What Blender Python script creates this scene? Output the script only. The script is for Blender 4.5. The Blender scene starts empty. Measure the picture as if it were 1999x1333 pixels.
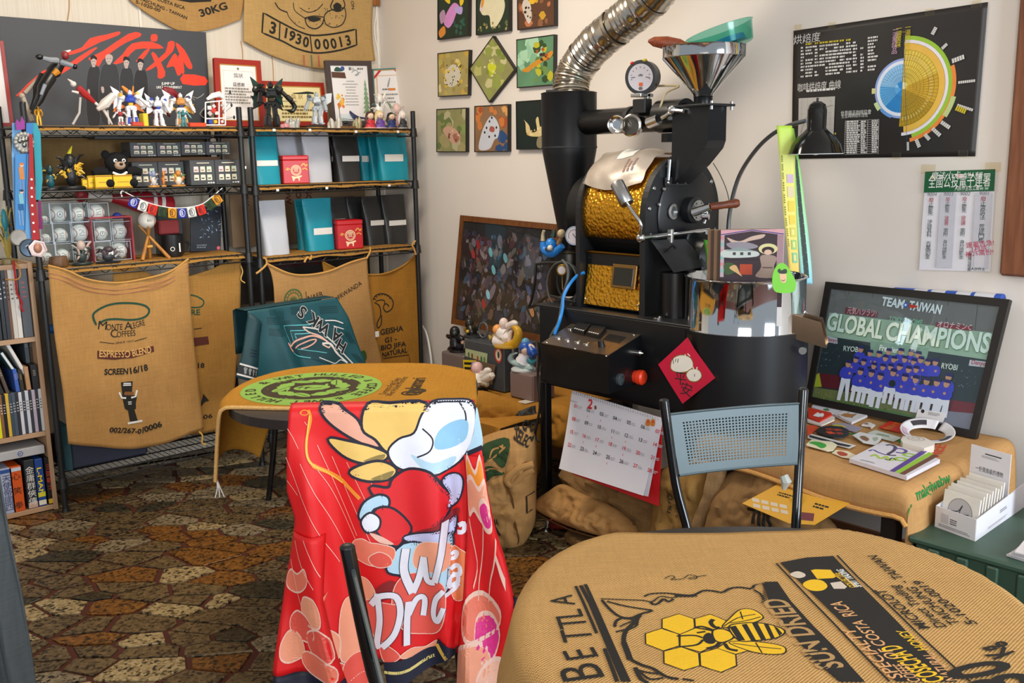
import bpy, bmesh, math, random
from mathutils import Vector, Matrix, noise, geometry
D=bpy.data; SC=bpy.context.scene; COL=SC.collection
rnd=random.Random(11)
sin,cos,pi,rd=math.sin,math.cos,math.pi,math.radians
# -- camera
F=1900.0; TILT=rd(10.6); ROLL=rd(-1.0); YAW=rd(48.6); CAM=Vector((0,0,1.45))
_f=Vector((cos(YAW),sin(YAW),0)); _r=Vector((sin(YAW),-cos(YAW),0)); _u=Vector((0,0,1))
_F=_f*cos(TILT)-_u*sin(TILT); _U=_u*cos(TILT)+_f*sin(TILT)
CR=_r*cos(ROLL)+_U*sin(ROLL); CU=_U*cos(ROLL)-_r*sin(ROLL)
cd=D.cameras.new('camera'); cd.sensor_width=36; cd.lens=F/1999*36; cd.clip_start=.05
cam=D.objects.new('camera',cd); COL.objects.link(cam); SC.camera=cam
cam.matrix_world=Matrix(((CR.x,CU.x,-_F.x,CAM.x),(CR.y,CU.y,-_F.y,CAM.y),(CR.z,CU.z,-_F.z,CAM.z),(0,0,0,1)))
# -- light and exposure
SC.view_settings.view_transform='Standard'; SC.view_settings.look='None'; SC.view_settings.gamma=1
SC.view_settings.exposure=0.12; SC.view_settings.use_curve_mapping=False
W=D.worlds.new('World'); SC.world=W; W.use_nodes=True
W.node_tree.nodes['Background'].inputs[0].default_value=(.86,.93,1,1); W.node_tree.nodes['Background'].inputs[1].default_value=.38
def area(name,loc,target,sx,sy,power,color):
 l=D.lights.new(name,'AREA'); l.shape='RECTANGLE'; l.size=sx; l.size_y=sy; l.energy=power; l.color=color
 o=D.objects.new(name,l); COL.objects.link(o); o.location=loc
 o.rotation_euler=(Vector(target)-Vector(loc)).to_track_quat('-Z','Y').to_euler()
 return o
area('window_daylight',(2.1,-2.6,1.7),(2.3,2.6,1.0),1.5,2.0,150,(.84,.92,1))
area('shopfront_daylight',(-1.6,-1.2,1.9),(2.0,3.0,.8),2.2,1.8,95,(1,.97,.93))
area('ceiling_lamp',(1.8,3.1,2.66),(2.1,3.6,0),.9,.3,30,(1,.88,.72))
# -- unprojection of photo points onto real planes
def ray(px,py): return CR*((px-999.5)/F)-CU*((py-666.5)/F)+_F
def PZ(px,py,z): d=ray(px,py); return CAM+d*((z-CAM.z)/d.z)
def PX(px,py,x): d=ray(px,py); return CAM+d*(x/d.x)
def PY(px,py,y): d=ray(px,py); return CAM+d*(y/d.y)
# -- materials
def lin(h):
 h=h.lstrip('#'); return tuple(((c/12.92) if c<=.04045 else ((c+.055)/1.055)**2.4) for c in (int(h[i:i+2],16)/255 for i in (0,2,4)))
MATS={}
def nt(m):
 m.use_nodes=True; t=m.node_tree; return t,t.nodes['Principled BSDF'],t.nodes,t.links
def mat(hexc,rough=.6,metal=0,var=.08,scale=30,bump=0,coat=0,spec=.5,emit=0,alpha=1,trans=0,key=None):
 k=key or (hexc,rough,metal,var,scale,bump,coat,spec,emit,alpha,trans)
 if k in MATS: return MATS[k]
 m=D.materials.new('m_'+hexc.strip('#')); t,b,N,L=nt(m); c=lin(hexc)
 b.inputs['Roughness'].default_value=rough; b.inputs['Metallic'].default_value=metal
 b.inputs['Coat Weight'].default_value=coat; b.inputs['Specular IOR Level'].default_value=spec
 if trans: b.inputs['Transmission Weight'].default_value=trans
 if alpha<1: b.inputs['Alpha'].default_value=alpha
 tc=N.new('ShaderNodeTexCoord'); n=N.new('ShaderNodeTexNoise'); n.inputs['Scale'].default_value=scale; n.inputs['Detail'].default_value=4
 L.new(tc.outputs['Object'],n.inputs['Vector'])
 r=N.new('ShaderNodeMapRange'); r.inputs[3].default_value=1-var; r.inputs[4].default_value=1+var; L.new(n.outputs[0],r.inputs[0])
 h=N.new('ShaderNodeHueSaturation'); h.inputs['Color'].default_value=(*c,1); L.new(r.outputs[0],h.inputs['Value']); L.new(h.outputs[0],b.inputs['Base Color'])
 if bump:
  bp=N.new('ShaderNodeBump'); bp.inputs['Strength'].default_value=bump; bp.inputs['Distance'].default_value=.002
  L.new(n.outputs[0],bp.inputs['Height']); L.new(bp.outputs[0],b.inputs['Normal'])
 if emit: b.inputs['Emission Color'].default_value=(*c,1); b.inputs['Emission Strength'].default_value=emit
 MATS[k]=m; return m
def fabric(hexc,pitch=.0035,rough=.95,depth=.45,bump=.5,fib=.22):
 """woven cloth: two crossed sine weaves in UV metres plus slubs"""
 k=('fab',hexc,pitch,depth)
 if k in MATS: return MATS[k]
 m=D.materials.new('woven_'+hexc.strip('#')); t,b,N,L=nt(m); c=lin(hexc)
 b.inputs['Roughness'].default_value=rough; b.inputs['Specular IOR Level'].default_value=.15
 uv=N.new('ShaderNodeUVMap'); sp=N.new('ShaderNodeSeparateXYZ'); L.new(uv.outputs[0],sp.inputs[0])
 def mth(op,a,bb=None):
  q=N.new('ShaderNodeMath'); q.operation=op
  for i,x in enumerate((a,bb)):
   if x is None: continue
   if isinstance(x,(int,float)): q.inputs[i].default_value=x
   else: L.new(x,q.inputs[i])
  return q.outputs[0]
 w=2*pi/pitch
 s1=mth('SINE',mth('MULTIPLY',sp.outputs[0],w)); s2=mth('SINE',mth('MULTIPLY',sp.outputs[1],w))
 wv=mth('MULTIPLY',mth('ADD',mth('MULTIPLY',s1,s2),1),.5)
 mp=N.new('ShaderNodeMapping'); mp.inputs['Scale'].default_value=(14,170,1); L.new(uv.outputs[0],mp.inputs[0])
 n1=N.new('ShaderNodeTexNoise'); n1.inputs['Scale'].default_value=1; n1.inputs['Detail'].default_value=3; L.new(mp.outputs[0],n1.inputs[0])
 mp2=N.new('ShaderNodeMapping'); mp2.inputs['Scale'].default_value=(170,14,1); L.new(uv.outputs[0],mp2.inputs[0])
 n2=N.new('ShaderNodeTexNoise'); n2.inputs['Scale'].default_value=1; n2.inputs['Detail'].default_value=3; L.new(mp2.outputs[0],n2.inputs[0])
 n3=N.new('ShaderNodeTexNoise'); n3.inputs['Scale'].default_value=6; n3.inputs['Detail'].default_value=3; L.new(uv.outputs[0],n3.inputs[0])
 val=mth('ADD',mth('ADD',mth('MULTIPLY',wv,depth),mth('MULTIPLY',mth('ADD',n1.outputs[0],n2.outputs[0]),fib*2)),mth('MULTIPLY',n3.outputs[0],.35))
 r=N.new('ShaderNodeMapRange'); r.inputs[1].default_value=.2; r.inputs[2].default_value=1.25; r.inputs[3].default_value=.5; r.inputs[4].default_value=1.4; L.new(val,r.inputs[0])
 h=N.new('ShaderNodeHueSaturation'); h.inputs['Color'].default_value=(*c,1); L.new(r.outputs[0],h.inputs['Value']); L.new(h.outputs[0],b.inputs['Base Color'])
 bp=N.new('ShaderNodeBump'); bp.inputs['Strength'].default_value=bump; bp.inputs['Distance'].default_value=.0012; L.new(val,bp.inputs['Height']); L.new(bp.outputs[0],b.inputs['Normal'])
 MATS[k]=m; return m
def granite(hexc,dark,light,name):
 m=D.materials.new('granite_'+name); t,b,N,L=nt(m); b.inputs['Roughness'].default_value=.38
 tc=N.new('ShaderNodeTexCoord'); v=N.new('ShaderNodeTexVoronoi'); v.inputs['Scale'].default_value=105; L.new(tc.outputs['Object'],v.inputs['Vector'])
 n=N.new('ShaderNodeTexNoise'); n.inputs['Scale'].default_value=65; n.inputs['Detail'].default_value=4; L.new(tc.outputs['Object'],n.inputs['Vector'])
 sp=N.new('ShaderNodeSeparateColor'); L.new(v.outputs['Color'],sp.inputs[0])
 ad=N.new('ShaderNodeMath'); ad.operation='MULTIPLY_ADD'; ad.inputs[1].default_value=.45; L.new(sp.outputs[0],ad.inputs[0])
 m2=N.new('ShaderNodeMath'); m2.operation='MULTIPLY'; m2.inputs[1].default_value=.8; L.new(n.outputs[0],m2.inputs[0]); L.new(m2.outputs[0],ad.inputs[2])
 cr=N.new('ShaderNodeValToRGB'); e=cr.color_ramp.elements; e[0].position=.42; e[0].color=(*lin(dark),1); e[1].position=.85; e[1].color=(*lin(light),1)
 x=e.new(.54); x.color=(*lin(hexc),1); L.new(ad.outputs[0],cr.inputs[0]); L.new(cr.outputs[0],b.inputs['Base Color'])
 return m
def wood(hexc,dark,scale=6,axis=2,rough=.5,key=None):
 k=('wood',hexc,dark,axis)
 if k in MATS: return MATS[k]
 m=D.materials.new('wood_'+hexc.strip('#')); t,b,N,L=nt(m); b.inputs['Roughness'].default_value=rough
 tc=N.new('ShaderNodeTexCoord'); mp=N.new('ShaderNodeMapping'); s=[scale*12]*3; s[axis]=scale; mp.inputs['Scale'].default_value=s; L.new(tc.outputs['Object'],mp.inputs[0])
 n=N.new('ShaderNodeTexNoise'); n.inputs['Scale'].default_value=1; n.inputs['Detail'].default_value=5; L.new(mp.outputs[0],n.inputs[0])
 cr=N.new('ShaderNodeValToRGB'); cr.color_ramp.elements[0].position=.3; cr.color_ramp.elements[1].position=.7
 cr.color_ramp.elements[0].color=(*lin(dark),1); cr.color_ramp.elements[1].color=(*lin(hexc),1); L.new(n.outputs[0],cr.inputs[0]); L.new(cr.outputs[0],b.inputs['Base Color'])
 MATS[k]=m; return m
def glass(rough=.03,tint='#f4fbff'):
 k=('glass',rough,tint)
 if k in MATS: return MATS[k]
 m=D.materials.new('clear_plastic'); t,b,N,L=nt(m); out=N['Material Output']
 tr=N.new('ShaderNodeBsdfTransparent'); tr.inputs[0].default_value=(*lin(tint),1); gl=N.new('ShaderNodeBsdfGlossy'); gl.inputs['Roughness'].default_value=rough
 lw=N.new('ShaderNodeLayerWeight'); lw.inputs[0].default_value=.5; pw=N.new('ShaderNodeMath'); pw.operation='POWER'; pw.inputs[1].default_value=4; L.new(lw.outputs['Facing'],pw.inputs[0])
 mr=N.new('ShaderNodeMath'); mr.operation='MULTIPLY_ADD'; mr.inputs[1].default_value=.4; mr.inputs[2].default_value=.035; L.new(pw.outputs[0],mr.inputs[0]); mx=N.new('ShaderNodeMixShader'); L.new(mr.outputs[0],mx.inputs[0]); L.new(tr.outputs[0],mx.inputs[1]); L.new(gl.outputs[0],mx.inputs[2]); L.new(mx.outputs[0],out.inputs[0])
 MATS[k]=m; return m
Q=mat
BLACK=Q('#17191a',.42,0,.06); BLACKM=Q('#101214',.35,.3,.05); DARK=Q('#2b2d2f',.5); WHITE=Q('#f2f1ee',.6,var=.03); CHROME=Q('#dfe3e6',.12,1,.02); STEEL=Q('#b9bcbe',.28,1,.04)
INK=Q('#23201a',.85,var=.15,scale=200); INKG=Q('#1f4a36',.85,var=.15,scale=200); RED=Q('#d8232a',.5); GOLDP=Q('#e0b04a',.4,.3)
JUTE='#b58850'
# -- mesh builder (world coordinates)
V=Vector; MT=Matrix.Translation; MR=Matrix.Rotation
class MB:
 def __init__(s): s.v=[]; s.f=[]; s.m=[]; s.sm=[]; s.uv=[]; s.hasuv=False
 def add(s,vs,fs,m=0,smooth=False,uv=None,T=None):
  b=len(s.v)
  s.v+= [T@V(x) for x in vs] if T is not None else [V(x) for x in vs]
  s.f+=[[b+i for i in f] for f in fs]; s.m+=[m]*len(fs); s.sm+=[smooth]*len(fs)
  if uv: s.hasuv=True; s.uv+=uv
  else: s.uv+=[(x[0],x[1]) for x in vs]
  return s
 def box(s,c,d,b=None,m=0,T=None):
  hx,hy,hz=d[0]/2,d[1]/2,d[2]/2
  if b is None: b=min(.003,min(d)*.2)
  b=min(b,hx*.98,hy*.98,hz*.98); vs=[]; idx={}
  for sx in(-1,1):
   for sy in(-1,1):
    for sz in(-1,1):
     for a in range(3):
      h=[hx-b,hy-b,hz-b]; h[a]=(hx,hy,hz)[a]
      idx[sx,sy,sz,a]=len(vs); vs.append((c[0]+sx*h[0],c[1]+sy*h[1],c[2]+sz*h[2]))
  fs=[]; I=idx
  for a in range(3):
   o=[k for k in range(3) if k!=a]
   for sg in(-1,1):
    q=[]
    for e in((-1,-1),(1,-1),(1,1),(-1,1)):
     k=[0,0,0]; k[a]=sg; k[o[0]]=e[0]; k[o[1]]=e[1]; q.append(I[k[0],k[1],k[2],a])
    if (sg>0)==(a==1): q.reverse()
    fs.append(q)
  for a in range(3):
   o=[k for k in range(3) if k!=a]
   for e0 in(-1,1):
    for e1 in(-1,1):
     A=[0,0,0];A[o[0]]=e0;A[o[1]]=e1; B=A[:]; A[a]=-1;B[a]=1
     fs.append([I[A[0],A[1],A[2],o[0]],I[B[0],B[1],B[2],o[0]],I[B[0],B[1],B[2],o[1]],I[A[0],A[1],A[2],o[1]]])
  for sx in(-1,1):
   for sy in(-1,1):
    for sz in(-1,1): fs.append([I[sx,sy,sz,0],I[sx,sy,sz,1],I[sx,sy,sz,2]])
  return s.add(vs,fs,m,False,None,T)
 def tb(s,pts,r,n=8,m=0,T=None,caps=True,closed=False):
  pts=[V(p) for p in pts]; K=len(pts); rr=r if isinstance(r,(list,tuple)) else [r]*K
  vs=[];fs=[];prev=None
  for i,p in enumerate(pts):
   t=(pts[(i+1)%K]-pts[i-1]) if closed else (pts[min(i+1,K-1)]-pts[max(i-1,0)])
   t=t.normalized() if t.length>1e-9 else V((0,0,1))
   if prev is None:
    a=V((0,0,1)) if abs(t.z)<.9 else V((1,0,0)); u=t.cross(a).normalized()
   else: u=(prev-t*prev.dot(t)); u=u.normalized() if u.length>1e-6 else t.orthogonal().normalized()
   prev=u; w=t.cross(u)
   for k in range(n): vs.append(p+(u*cos(2*pi*k/n)+w*sin(2*pi*k/n))*rr[i])
  for i in range(K if closed else K-1):
   j=(i+1)%K
   for k in range(n): fs.append([i*n+k,i*n+(k+1)%n,j*n+(k+1)%n,j*n+k])
  if caps and not closed: fs+= [list(range(n))[::-1],[(K-1)*n+k for k in range(n)]]
  return s.add(vs,fs,m,True,None,T)
 def cyl(s,p0,p1,r0,r1=None,n=20,m=0,caps=True,T=None):
  p0=V(p0);p1=V(p1); r1=r0 if r1 is None else r1
  t=(p1-p0).normalized(); u=t.orthogonal().normalized(); w=t.cross(u); vs=[];fs=[]
  for p,r in((p0,r0),(p1,r1)):
   for k in range(n): vs.append(p+(u*cos(2*pi*k/n)+w*sin(2*pi*k/n))*r)
  s.add(vs,[[k,(k+1)%n,n+(k+1)%n,n+k] for k in range(n)],m,True,None,T)
  if caps:
   s.add(vs[:n],[list(range(n))[::-1]],m,False,None,T); s.add(vs[n:],[list(range(n))],m,False,None,T)
  return s
 def lat(s,prof,c=(0,0,0),n=24,m=0,T=None,sx=1,sy=1,ax=None):
  """profile of (r,z) about z through c; ax: optional axis vector"""
  c=V(c); vs=[];fs=[]
  if ax is not None:
   t=V(ax).normalized(); u=t.orthogonal().normalized(); w=t.cross(u)
  else: t,u,w=V((0,0,1)),V((1,0,0)),V((0,1,0))
  for r,z in prof:
   for k in range(n): vs.append(c+u*(r*sx*cos(2*pi*k/n))+w*(r*sy*sin(2*pi*k/n))+t*z)
  for i in range(len(prof)-1):
   for k in range(n): fs.append([i*n+k,i*n+(k+1)%n,(i+1)*n+(k+1)%n,(i+1)*n+k])
  if len(prof)==2 and prof[0][0]<1e-6: fs=[]; vs=vs[n:]; prof=[(0,0),prof[1]]; return s.add(vs,[list(range(n))],m,False,None,T)
  if prof[0][0]>1e-6: fs.append(list(range(n))[::-1])
  if prof[-1][0]>1e-6: fs.append([(len(prof)-1)*n+k for k in range(n)])
  return s.add(vs,fs,m,True,None,T)
 def ell(s,c,r,n=14,m=0,T=None,rings=8):
  if not isinstance(r,(tuple,list)): r=(r,r,r)
  vs=[];fs=[]
  for i in range(rings+1):
   a=pi*i/rings
   for k in range(n): vs.append((c[0]+r[0]*sin(a)*cos(2*pi*k/n),c[1]+r[1]*sin(a)*sin(2*pi*k/n),c[2]-r[2]*cos(a)))
  for i in range(rings):
   for k in range(n): fs.append([i*n+k,i*n+(k+1)%n,(i+1)*n+(k+1)%n,(i+1)*n+k])
  return s.add(vs,fs,m,True,None,T)
 def pri(s,poly,n0,n1,fmap,m=0,smooth=False):
  """polygon in plane coordinates extruded between offsets n0..n1 by fmap(u,v,n)"""
  k=len(poly); vs=[fmap(u,v,n0) for u,v in poly]+[fmap(u,v,n1) for u,v in poly]
  tr=geometry.tessellate_polygon([[V((u,v,0)) for u,v in poly]])
  fs=[list(t) for t in tr]+[[k+i for i in reversed(t)] for t in tr]
  fs+=[[i,(i+1)%k,k+(i+1)%k,k+i] for i in range(k)]
  return s.add(vs,fs,m,smooth)
 def gr(s,fn,nu,nv,m=0,uvf=None,smooth=True,closeu=False):
  vs=[];uv=[]
  for j in range(nv+1):
   for i in range(nu+1):
    a,b=i/nu,j/nv; vs.append(fn(a,b)); uv.append(uvf(a,b) if uvf else (a,b))
  fs=[[j*(nu+1)+i,j*(nu+1)+i+1,(j+1)*(nu+1)+i+1,(j+1)*(nu+1)+i] for j in range(nv) for i in range(nu)]
  return s.add(vs,fs,m,smooth,uv)
 def mk(s,name,mats,parent=None,loc=None):
  off=V((0,0,0)); p=parent
  while p is not None: off=off+V(p.location); p=p.parent
  if loc is not None: off=off+V(loc)
  me=D.meshes.new(name); me.from_pydata([tuple(x-off) for x in s.v],[],s.f)
  for x in (mats if isinstance(mats,(list,tuple)) else [mats]): me.materials.append(x)
  me.polygons.foreach_set('material_index',s.m); me.polygons.foreach_set('use_smooth',s.sm)
  if s.hasuv:
   l=me.uv_layers.new(name='UVMap'); li=[0]*len(me.loops); me.loops.foreach_get('vertex_index',li)
   fl=[]
   for i in li: fl+=s.uv[i]
   l.data.foreach_set('uv',fl)
  if any(s.sm): me.set_sharp_from_angle(angle=rd(42))
  me.update(); o=D.objects.new(name,me); COL.objects.link(o)
  if loc is not None: o.location=loc
  if parent is not None: o.parent=parent
  return o
def tag(o,label,cat,group=None):
 o['label']=label; o['category']=cat
 if group: o['group']=group
 return o
def thing(name,label,cat,loc,group=None):
 o=D.objects.new(name,None); COL.objects.link(o); o.location=loc; o.empty_display_size=.05
 return tag(o,label,cat,group)
def solo(name,mb,mats,label,cat,loc,group=None): return tag(mb.mk(name,mats,None,loc),label,cat,group)
def struct(name,mb,mats,parent=None):
 o=mb.mk(name,mats,parent)
 if parent is None: o['kind']='structure'
 return o
def sol(o,t,off=-1):
 m=o.modifiers.new('thickness','SOLIDIFY'); m.thickness=t; m.offset=off; return o
def dup(o,dv=(0,0,0),label=None,rz=0):
 def cp(a,par):
  c=a.copy(); COL.objects.link(c)
  if par is not None: c.parent=par
  for ch in a.children: cp(ch,c)
  return c
 c=cp(o,None); c.location=V(o.location)+V(dv); c.rotation_euler.z+=rz
 if label: c['label']=label
 return c
# -- planes, fields and prints
class Plane:
 def __init__(s,o,ux,uy,h=None,pxf=None):
  s.o=V(o); s.ux=V(ux).normalized(); s.uy=V(uy); s.uy=(s.uy-s.ux*s.uy.dot(s.ux)).normalized(); s.n=s.ux.cross(s.uy); s.h=h
 def px(s,x,y):
  d=ray(x,y); t=(s.o-CAM).dot(s.n)/d.dot(s.n); p=CAM+d*t-s.o; return (p.dot(s.ux),p.dot(s.uy))
 def at(s,u,v,n=0):
  if s.h: n+=s.h(u,v)
  return s.o+s.ux*u+s.uy*v+s.n*n
class Quad:
 """bilinear patch from four world corners (bl,br,tr,tl), u,v in 0..1"""
 def __init__(s,bl,br,tr,tl):
  s.c=[V(x) for x in(bl,br,tr,tl)]; s.n=(s.c[1]-s.c[0]).cross(s.c[3]-s.c[0]).normalized()
  s.w=((s.c[1]-s.c[0]).length+(s.c[2]-s.c[3]).length)/2; s.hh=((s.c[3]-s.c[0]).length+(s.c[2]-s.c[1]).length)/2
 def at(s,u,v,n=0):
  a,b,c,d=s.c; return a*((1-u)*(1-v))+b*(u*(1-v))+c*(u*v)+d*((1-u)*v)+s.n*n
 def m(s): # map in metres
  return lambda x,y,n=0: s.at(x/s.w,y/s.hh,n)
 def px(s,x,y): # metres from photo point
  d=ray(x,y); t=(s.c[0]-CAM).dot(s.n)/d.dot(s.n); p=CAM+d*t
  u=v=.5
  for _ in range(12):
   q=s.at(u,v); e=p-q; du=(s.at(u+.01,v)-q)*100; dv=(s.at(u,v+.01)-q)*100
   a,b,c2=du.dot(du),du.dot(dv),dv.dot(dv); r1,r2=e.dot(du),e.dot(dv); dt=a*c2-b*b
   u+=(r1*c2-r2*b)/dt; v+=(a*r2-b*r1)/dt
  return (u*s.w,v*s.hh)
_tc={}
def text_mesh(s,bold=0):
 if any(ord(ch)>0x2000 for ch in s): bold=0
 k=(s,bold)
 if k not in _tc:
  c=D.curves.new('t','FONT'); c.body=s; c.size=1; c.resolution_u=1 if any(ord(ch)>0x2000 for ch in s) else 3; c.offset=bold; c.dimensions='2D'; c.fill_mode='BOTH'
  o=D.objects.new('t',c); me=o.to_mesh(); vs=[(v.co.x,v.co.y) for v in me.vertices]; fs=[list(p.vertices) for p in me.polygons]
  o.to_mesh_clear(); D.objects.remove(o); D.curves.remove(c)
  xs=[v[0] for v in vs] or [0]; ys=[v[1] for v in vs] or [0]
  _tc[k]=(vs,fs,min(xs),max(xs),min(ys),max(ys))
 return _tc[k]
class Pn:
 """flat ink shapes collected in (u,v) metres of a surface map f(u,v,n)"""
 def __init__(s,f,base=.0006,step=.00001,maxlen=None): s.f=f; s.mb=MB(); s.mats=[]; s.k=0; s.inc=1; s.base=base; s.step=step; s.L=maxlen
 def mi(s,m):
  if m not in s.mats: s.mats.append(m)
  return s.mats.index(m)
 def tris(s,vs,fs,m):
  n=s.base+s.step*s.k; s.k+=s.inc; mi=s.mi(m)
  if s.L:
   V=list(vs); cache={}; out=[]; st=[list(t) for f in fs for t in ([f] if len(f)==3 else [[f[0],f[i],f[i+1]] for i in range(1,len(f)-1)])]
   while st:
    t=st.pop(); L=[math.dist(V[t[i]],V[t[(i+1)%3]]) for i in range(3)]; i=L.index(max(L))
    if L[i]<=s.L or len(V)>30000: out.append(t); continue
    a,b,c=t[i],t[(i+1)%3],t[(i+2)%3]; k=(min(a,b),max(a,b))
    if k not in cache: cache[k]=len(V); V.append(((V[a][0]+V[b][0])/2,(V[a][1]+V[b][1])/2))
    q=cache[k]; st+=[[a,q,c],[q,b,c]]
   vs,fs=V,out
  s.mb.add([s.f(u,v,n) for u,v in vs],fs,mi)
 def pg(s,pts,m):
  tr=geometry.tessellate_polygon([[V((u,v,0)) for u,v in pts]]); s.tris(pts,[list(t) for t in tr],m)
 def rc(s,x0,y0,x1,y1,m): s.pg([(x0,y0),(x1,y0),(x1,y1),(x0,y1)],m)
 def ds(s,x,y,rx,m,ry=None,n=20,rot=0):
  ry=rx if ry is None else ry
  s.pg([(x+rx*cos(2*pi*k/n)*cos(rot)-ry*sin(2*pi*k/n)*sin(rot),y+rx*cos(2*pi*k/n)*sin(rot)+ry*sin(2*pi*k/n)*cos(rot)) for k in range(n)],m)
 def ring(s,x,y,r0,r1,m,a0=0,a1=2*pi,n=36,sy=1):
  vs=[];fs=[]
  for k in range(n+1):
   a=a0+(a1-a0)*k/n
   vs+= [(x+r0*cos(a),y+r0*sin(a)*sy),(x+r1*cos(a),y+r1*sin(a)*sy)]
  for k in range(n): fs.append([2*k,2*k+1,2*k+3,2*k+2])
  s.tris(vs,fs,m)
 def ln(s,pts,w,m,closed=False):
  vs=[];fs=[];K=len(pts)
  for i,p in enumerate(pts):
   a=pts[(i-1)%K] if closed else pts[max(i-1,0)]; b=pts[(i+1)%K] if closed else pts[min(i+1,K-1)]
   t=V((b[0]-a[0],b[1]-a[1])); t=t.normalized() if t.length>1e-9 else V((1,0)); wi=w[i] if isinstance(w,(list,tuple)) else w
   vs+=[(p[0]-t.y*wi/2,p[1]+t.x*wi/2),(p[0]+t.y*wi/2,p[1]-t.x*wi/2)]
  for i in range(K if closed else K-1):
   j=(i+1)%K; fs.append([2*i,2*i+1,2*j+1,2*j])
  s.tris(vs,fs,m)
 def tx(s,t,x,y,h,m,rot=0,al='C',bold=0,w=None,flip=False,shear=0):
  """h = letter height; w = optional total width; (x,y) = baseline anchor"""
  vs,fs,x0,x1,y0,y1=text_mesh(t,bold)
  if not vs: return
  k=h/.72; kx=k if w is None else w/max(1e-6,(x1-x0)); ax={'C':(x0+x1)/2,'L':x0,'R':x1}[al]; c_,s_=cos(rot),sin(rot)
  out=[]
  for a,b in vs:
   X=(a-ax)*kx+shear*b*k; Y=b*k
   if flip: X=-X
   out.append((x+X*c_-Y*s_,y+X*s_+Y*c_))
  s.tris(out,fs,m)
 def sn(s,t,p0,p1,h,m,bold=0):
  """text running from p0 to p1 (baseline), letter height h (sign flips up direction)"""
  d=(p1[0]-p0[0],p1[1]-p0[1]); L=math.hypot(*d)
  if len(t)==1: return s.tx(t,(p0[0]+p1[0])/2,(p0[1]+p1[1])/2,h,m,math.atan2(d[1],d[0]),'C',bold)
  s.tx(t,p0[0],p0[1],h,m,math.atan2(d[1],d[0]),'L',bold,L)
 def vtext(s,t,x,y,h,m,pitch=None,bold=0):
  for i,ch in enumerate(t):
   if ch!=' ': s.tx(ch,x,y-i*(pitch or h*1.15)-h,h,m,bold=bold)
 def arc(s,t,x,y,r,h,m,a0,a1,inward=False,sy=1,bold=0):
  n=len(t)
  for i,ch in enumerate(t):
   if ch==' ': continue
   a=a0+(a1-a0)*(i+.5)/n; s.tx(ch,x+r*cos(a),y+r*sin(a)*sy,h,m,(a+pi/2) if inward else (a-pi/2),'C',bold)
 def ls(s,x,y,w,n,h,m,gap=1.8,jit=.35,center=False):
  """tiny unreadable copy: rows of short dashes"""
  r=random.Random(int(abs(x*1e4)+abs(y*1e4)+n))
  for i in range(n):
   L=w*(1-jit*r.random()); a=x-L/2 if center else x; yy=y-i*h*gap; q=a; vs=[];fs=[]
   while q<a+L:
    l=h*r.uniform(.7,2.2); l=min(l,a+L-q+h*.2); b=len(vs); vs+=[(q,yy),(q+l,yy),(q+l,yy+h),(q,yy+h)]; fs.append([b,b+1,b+2,b+3]); q+=l+h*.35
   s.tris(vs,fs,m)
 def mk(s,name,parent): return s.mb.mk(name,s.mats,parent)
def blob(pts,n=4):
 """closed smooth curve through points"""
 out=[];K=len(pts)
 for i in range(K):
  p0,p1,p2,p3=pts[i-1],pts[i],pts[(i+1)%K],pts[(i+2)%K]
  for k in range(n):
   t=k/n
   out.append(tuple(.5*((2*p1[a])+(-p0[a]+p2[a])*t+(2*p0[a]-5*p1[a]+4*p2[a]-p3[a])*t*t+(-p0[a]+3*p1[a]-3*p2[a]+p3[a])*t**3) for a in range(len(p1))))
 return out
def cur(pts,n=5):
 out=[];K=len(pts)
 for i in range(K-1):
  p0,p1,p2,p3=pts[max(i-1,0)],pts[i],pts[i+1],pts[min(i+2,K-1)]
  for k in range(n):
   t=k/n
   out.append(tuple(.5*((2*p1[a])+(-p0[a]+p2[a])*t+(2*p0[a]-5*p1[a]+4*p2[a]-p3[a])*t*t+(-p0[a]+3*p1[a]-3*p2[a]+p3[a])*t**3) for a in range(len(p1))))
 return out+[tuple(pts[-1])]
def nz(x,y,z=0): return noise.noise(V((x,y,z)))
def interp(tab,x):
 if x<=tab[0][0]: return tab[0][1]
 for (a,p),(b,q) in zip(tab,tab[1:]):
  if x<=b: return p+(q-p)*(x-a)/(b-a)
 return tab[-1][1]
def fieldcloth(pl,left,right,v0,v1,nu,nv,top=None,bot=None):
 """cloth over plane pl: rows v1(top)..v0(bottom), side tables left/right give u by v; top/bot(s) shift edges"""
 mb=MB()
 def fn(a,b):
  v=v1+(v0-v1)*b; u=interp(left,v)+(interp(right,v)-interp(left,v))*a
  if top: v+=top(a)*(1-b)
  if bot: v+=bot(a)*b
  return (u,v)
 mb.gr(lambda a,b: pl.at(*fn(a,b)),nu,nv,uvf=lambda a,b: fn(a,b)); return mb
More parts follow.
